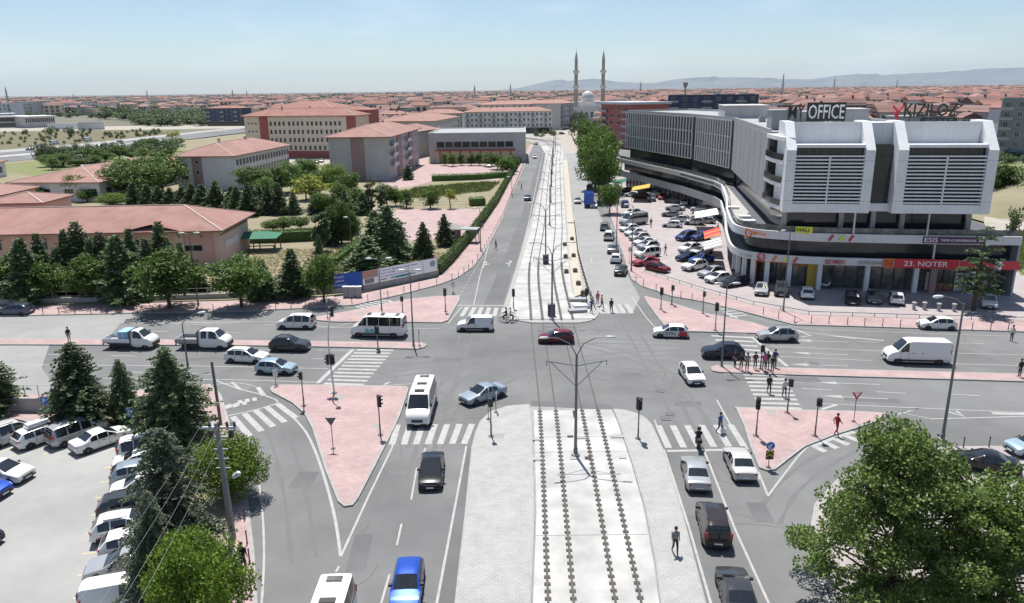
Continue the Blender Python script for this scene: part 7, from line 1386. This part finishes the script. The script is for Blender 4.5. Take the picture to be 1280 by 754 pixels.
for i, (x, y) in enumerate(spots[:290]):
    w_, d_, h_, a = houserand(y, x); k = random.randrange(6); t = thing('distant_house', ['white-walled house with red roof in the far city', 'cream-walled house with red roof in the far city', 'grey-walled house with red roof in the far city', 'pink-walled house with red roof in the far city', 'pale bluish white house with red roof in the far city', 'bright white house with red roof in the far city'][k], 'house', (x, y, -.25), a, 'houses of the far city'); t.scale = (w_, d_, h_)
    for nm, me in zip(('wall', 'roof', 'window_rows'), HV[k]): link(nm, me, t)
b = MB(); SM = ['tile_d', 'tile_b', 'tile_c', 'wall_offwhite', 'wall_cream', 'wall_grey', 'roof_deck', 'city_dark']
for (x, y) in spots[290:]:
    w_, d_, h_, a = houserand(y, x); sc = 1+min(1.0, y/9000)
    w_ *= sc; d_ *= sc; ca, sa = math.cos(a), math.sin(a); fl = random.random() < (.14 if x > 0 else .34)
    def T(px_, py_, pz): return (x+px_*w_*ca-py_*d_*sa, y+px_*w_*sa+py_*d_*ca, pz*h_-.25)
    b.mi = random.choice([3, 4, 4, 5]); b.add([T(-.5, -.5, 0), T(.5, -.5, 0), T(.5, .5, 0), T(-.5, .5, 0), T(-.5, -.5, 1), T(.5, -.5, 1), T(.5, .5, 1), T(-.5, .5, 1)], [(0, 1, 5, 4), (1, 2, 6, 5), (2, 3, 7, 6), (3, 0, 4, 7)])
    b.mi = random.choice([6, 7]) if fl else random.choice([0, 0, 1, 1, 2]); rz_ = 1.02 if fl else random.uniform(1.12, 1.25); b.add([T(-.56, -.56, 1), T(.56, -.56, 1), T(.56, .56, 1), T(-.56, .56, 1), T(-.25, 0, rz_), T(.25, 0, rz_)], [(0, 1, 5, 4), (1, 2, 5), (2, 3, 4, 5), (3, 0, 4)])
    b.mi = 8; nb = random.choice([3, 4, 5])
    for s_ in range(3):
        for q in range(nb): u0 = -.46+.92*q/nb; u1 = u0+.5/nb; b.add([T(u0, -.512, .1+.3*s_), T(u1, -.512, .1+.3*s_), T(u1, -.512, .3+.3*s_), T(u0, -.512, .3+.3*s_)], [(0, 1, 2, 3)])
tag(b.build('distant_city', SM+['glass_dark']), 'sea of red roofs spreading to the horizon', 'city', kind='stuff')
# apartment slabs far left and the showroom with white roofs
for i, (x0, x1, yb, yt) in enumerate([(20, 42, 146, 129), (45, 62, 145, 130), (63, 90, 143, 130), (92, 104, 142, 130), (105, 124, 142.5, 131), (-20, 16, 148, 130)]):
    a, c = G(x0, yb), G(x1, yb); h = ZAT(x0, yt, a.y); apartments('pale slab apartment block in the far left row', tuple(a[:2]), tuple(c[:2]), 18, max(8, h), 4, 7, ['wall_grey', 'wall_offwhite', 'wall_white'][i % 3], shop=False, flat=True, grp='slab blocks far left')
a, c = G(-12, 160), G(26, 159); t = block('showroom', 'white showroom with stacked white canopies beyond the nursery field', 'showroom', tuple(a[:2]), tuple(c[:2]), 30, 9, 'wall_offwhite', flat=True)
for z, e in ((4.4, 1.5), (9.4, 2.5), (12, -6)): b = MB(); L = (c-a).length; b.box(-e, L+e, -e, 30+e, z, z+.5); b.build('canopy', 'panel_white', t)
b = MB(); b.box(.5, (c-a).length-.5, -.1, 0, .4, 4.2); b.box(.5, (c-a).length-.5, -.1, 0, 5.2, 8.8); b.build('glazing', 'glass_dark', t)
a, c = G(33, 160), G(70, 158.5); t = block('showroom', 'dark-glazed showroom with a white flat roof beyond the nursery field', 'showroom', tuple(a[:2]), tuple(c[:2]), 30, 9, 'wall_grey', flat=True); L = (c-a).length
b = MB(); b.box(-1.5, L+1.5, -1.5, 31.5, 9.5, 10.1); b.build('canopy', 'panel_white', t)
for i in range(14): put_window(t, L*(i+.5)/14, -.03, 4.6, 0, L/14*.8, 3.6, 1)
a, c = G(98, 162.5), G(131, 161.5); block('long_shed', 'long pale shed beyond the nursery field', 'shed', tuple(a[:2]), tuple(c[:2]), 12, 5.5, 'wall_offwhite', flat=True); a, c = G(60, 162), G(92, 161.5); block('long_shed', 'white-roofed shed with an orange corner beside the nursery field', 'shed', tuple(a[:2]), tuple(c[:2]), 12, 4, 'wall_white', flat=True)
for i in range(26):
    x0 = rnd(10, 300) if i < 15 else rnd(420, 640) if i < 20 else rnd(830, 1250); yb = rnd(127, 139)-(.012*(x0-200) if x0 > 200 else 0); w_ = rnd(8, 18); a, c = G(x0, yb), G(x0+w_, yb-rnd(-.15, .15)); h = min(20, max(9, ZAT(x0, yb-rnd(5, 9), a.y)))
    apartments('pale mid-rise block standing among the far roofs', tuple(a[:2]), tuple(c[:2]), 16, h, 4, 6, ['wall_grey', 'wall_offwhite', 'wall_white'][i % 3], shop=False, flat=True, grp='pale mid-rise blocks of the far city', balc=False)
# slender towers on the skyline
for i, (x, ty, Y) in enumerate([(6, 107, 1500), (91, 116, 2600), (183, 112, 2200), (290, 111, 2000), (308, 112, 2600), (593, 105, 1300), (638, 104, 1700), (801, 100, 1900), (980, 90, 1500), (1044, 95, 2000), (1122, 98, 2600)]):
    d = ray(x, ty); X = d.x*Y/d.y; h = ZAT(x, ty, Y); b = MB(); b.lathe([(2.2, 0), (2.0, h*.55), (2.8, h*.58), (2.8, h*.6), (1.6, h*.62), (1.5, h*.8), (.3, h*.95), (.1, h)], 8); tag(b.build('skyline_minaret', 'wall_grey', None, loc=(X, Y, 0)), 'slender minaret on the distant skyline', 'minaret', 'minarets on the skyline')
Y = 900; d = ray(857, 103); X = d.x*Y/d.y; h = ZAT(857, 103, Y); b = MB(); b.lathe([(.9, 0), (.8, h*.8), (2.6, h*.9), (2.8, h), (.3, h+.8)], 12); tag(b.build('water_tower', 'concrete_grey', None, loc=(X, Y, 0)), 'mushroom-shaped water tower above the shop wing roof', 'tower')
# far trees
far_t = []
for i in range(190):
    if i >= 150: x = rnd(130, 300); y = rnd(136, 146); ty = y-rnd(6, 11); w_ = rnd(10, 18)
    elif i < 60: x = rnd(130, 262); y = rnd(147, 158) if x > 160 else rnd(141, 150); ty = y-rnd(8, 14); w_ = rnd(12, 22)
    elif i < 85: x = rnd(0, 130); y = rnd(143, 148); ty = y-rnd(4, 7); w_ = rnd(6, 12)
    elif i < 110: x = rnd(560, 700); y = rnd(168, 172); ty = y-rnd(4, 7); w_ = rnd(5, 9)
    elif i < 130: x = rnd(420, 560); y = rnd(150, 160); ty = y-rnd(4, 8); w_ = rnd(6, 10)
    else: x = rnd(1235, 1300); y = rnd(196, 206); ty = y-rnd(8, 14); w_ = rnd(8, 14)
    tree(f'farr{i % 2}', x, y, ty, w_, ['bushy tree in the far green belt on the left', 'bushy tree below the far slab blocks', 'bushy tree behind the sports hall', 'bushy tree behind the school roofs', 'bushy tree before the blue glass tower', 'bushy tree among the far left roofs'][5 if i >= 150 else 0 if i < 60 else 1 if i < 85 else 2 if i < 110 else 3 if i < 130 else 4], 'far trees', z=-.2)
b = MB(); n = 0
while n < 6500:
    y = 650*(9**random.random()); r = random.uniform(-.74, .74); x = r*y
    if not free(x, y) or (r > .1 and random.random() < .6): continue
    n += 1; c = Vector((x, y, 0)); s = rnd(3, 6)*(1+y/8000)
    for k in range(16): e = rvec(); leaf(b, c+Vector((e.x*s*.8, e.y*s*.8, s*.9+e.z*s*.7)), (e+rvec()).normalized(), rvec(), s*.7, s*.3)
tag(b.build('distant_trees', 'leaf_far'), 'scattered dark trees among the far roofs', 'trees', kind='stuff')
# ---- hills on the horizon
mat('hill', (.15, .16, .16), .95, .2, .0006, detail=6)
prof = [(560, 116), (600, 114), (645, 110.5), (670, 105), (696, 100), (712, 101), (741, 99), (776, 102), (814, 104), (852, 98.5), (885, 96.5), (920, 97), (960, 98), (1000, 99.5), (1028, 98), (1066, 92.5), (1100, 94), (1137, 92), (1180, 90), (1227, 86.5), (1280, 84.5), (1340, 83), (1420, 88), (1500, 95), (1560, 100)]
b = MB(); YH = 24000; P2 = spline(prof, 4); n = len(P2)
for row, (fy, fz) in enumerate([(-5200, 0), (-3600, .30), (-2000, .55), (-900, .85), (0, 1.0), (2500, .3)]):
    for i, (px, py) in enumerate(P2):
        d = ray(px, py); X = d.x*YH/d.y; Z = max(5, CAM_H+d.z*YH/d.y); b.v.append((X*(1+fy/YH*.8), YH+fy+600*math.sin(i*.9+row*2), Z*fz*(1+(.18*math.sin(i*1.7+row*3) if 0 < row < 4 else 0))))
for r_ in range(5):
    for i in range(n-1): b.f.append((r_*n+i, r_*n+i+1, (r_+1)*n+i+1, (r_+1)*n+i)); b.m.append(0)
tag(b.build('hills', 'hill', smooth=True), kind='structure')
# ---- haze: even, thin air from the camera to the hills
hz = MB(); hz.box(-40000, 40000, -300, 40000, -1.5, 900); ho = hz.build('haze', 'kerb'); ho['kind'] = 'stuff'; hmx = bpy.data.materials.new('haze_air'); hmx.use_nodes = True; ntz = hmx.node_tree
ntz.nodes.remove(ntz.nodes['Principled BSDF']); pv_ = ntz.nodes.new('ShaderNodeVolumePrincipled'); pv_.inputs['Color'].default_value = (.52, .73, 1.0, 1); pv_.inputs['Density'].default_value = 1.5e-5; pv_.inputs['Anisotropy'].default_value = .1
ntz.links.new(pv_.outputs['Volume'], ntz.nodes['Material Output'].inputs['Volume']); ho.data.materials.clear(); ho.data.materials.append(hmx)

# ---- tell look-alike trees apart by what they stand beside
LM = [('the guard booth', G(561, 303)), ('the green gazebo', G(318, 316)), ('the billboard', G(500, 356)), ('the dormitory', G(450, 230)), ('the white school block', G(260, 245)), ('the sports hall', G(600, 205)), ('the low white hall', G(110, 245)), ('the large school', G(400, 206)), ('the pink court', G(500, 280)), ('the hedge band', G(370, 304)), ('the school stair tower', G(60, 290))]
_t = 'third fourth fifth sixth seventh eighth ninth tenth eleventh twelfth thirteenth fourteenth fifteenth sixteenth seventeenth eighteenth nineteenth twentieth'.split()
ORD = ['nearest', 'second nearest']+[q+' nearest' for q in _t]+[p+'-'+q+' nearest' for p in ('twenty', 'thirty', 'forty') for q in ['first', 'second']+_t[:7]]
def relabel(grp, lms):
    byk = {}
    for o in list(scene.collection.objects):
        if o.parent is None and o.get('group') == grp:
            i = min(range(len(lms)), key=lambda k: (lms[k][1]-o.location).length); byk.setdefault((o['label'], i), []).append(o)
    for (lb, i), L in byk.items():
        L.sort(key=lambda o: (lms[i][1]-o.location).length)
        for k, o in enumerate(L): o['label'] = f"{lb}, {ORD[min(k, len(ORD)-1)]} to {lms[i][0]}" if len(L) > 1 else f"{lb}, beside {lms[i][0]}"
relabel(GC, LM); relabel(GA, [('the blue truck', G(736, 257))]); relabel(GR, [('the blue estate car', G(19, 393)), ('the school lamp post', G(248, 382)), ('the billboard', G(430, 368))])
relabel('kerb posts of the plaza pavement', [('the layered cedar', G(1217, 388)), ('the corner shop lamp', G(979, 389)), ('the plaza corner', G(795, 352))]); relabel('kerb posts of the campus pavement', [('the blue estate car', G(19, 393)), ('the school lamp', G(248, 382)), ('the electric cabinets', G(441, 371)), ('the avenue', G(595, 330))])
relabel('kerb posts of the avenue pavement', [('the junction', G(597, 330))]); relabel('kerb posts by the slip lane', [('the utility pole', G(291, 672))]); relabel('kerb posts of the right car park', [('the tall lamp', G(1178, 549))]); relabel('shrubs along the arterial road', [('the low white halls', G(60, 205))]); relabel('stone bollards at the notary shop', [('the layered cedar', G(1217, 388))]); relabel('formwork blocks on the tram bed', [('the crossing', G(720, 404))]); relabel('trees near the mosque', [('the mosque', Vector((72, 712, 0)))])
for q in ('cars parked along the plaza pavement', 'cars parked in the middle of the plaza', 'cars parked in the plaza row by the awnings', 'cars parked at the office shopfronts'): relabel(q, [('the awnings', off_w(-6, 20, 0))])
relabel('traffic on the arterial road', [('the low white halls', G(60, 205))]); relabel('cars in the school yard', [('the dormitory', G(450, 230))]); relabel('cars at the far junction', [('the mosque', Vector((72, 712, 0)))])
for i, k in enumerate(sorted([o for o in bpy.data.objects if o.get('group') == 'overhead wires'], key=lambda o: o.name)): k['label'] = ['left-end', 'second', 'third', 'last'][i]+' insulator wire running from the utility pole over the left car park'
relabel('tree belt behind the low halls', [('the low white halls', G(60, 215))]); relabel('bushes on the waste ground', [('the office end wall', off_w(31, 12, 0))]); relabel('slab blocks far left', [('the showrooms', G(30, 160))])
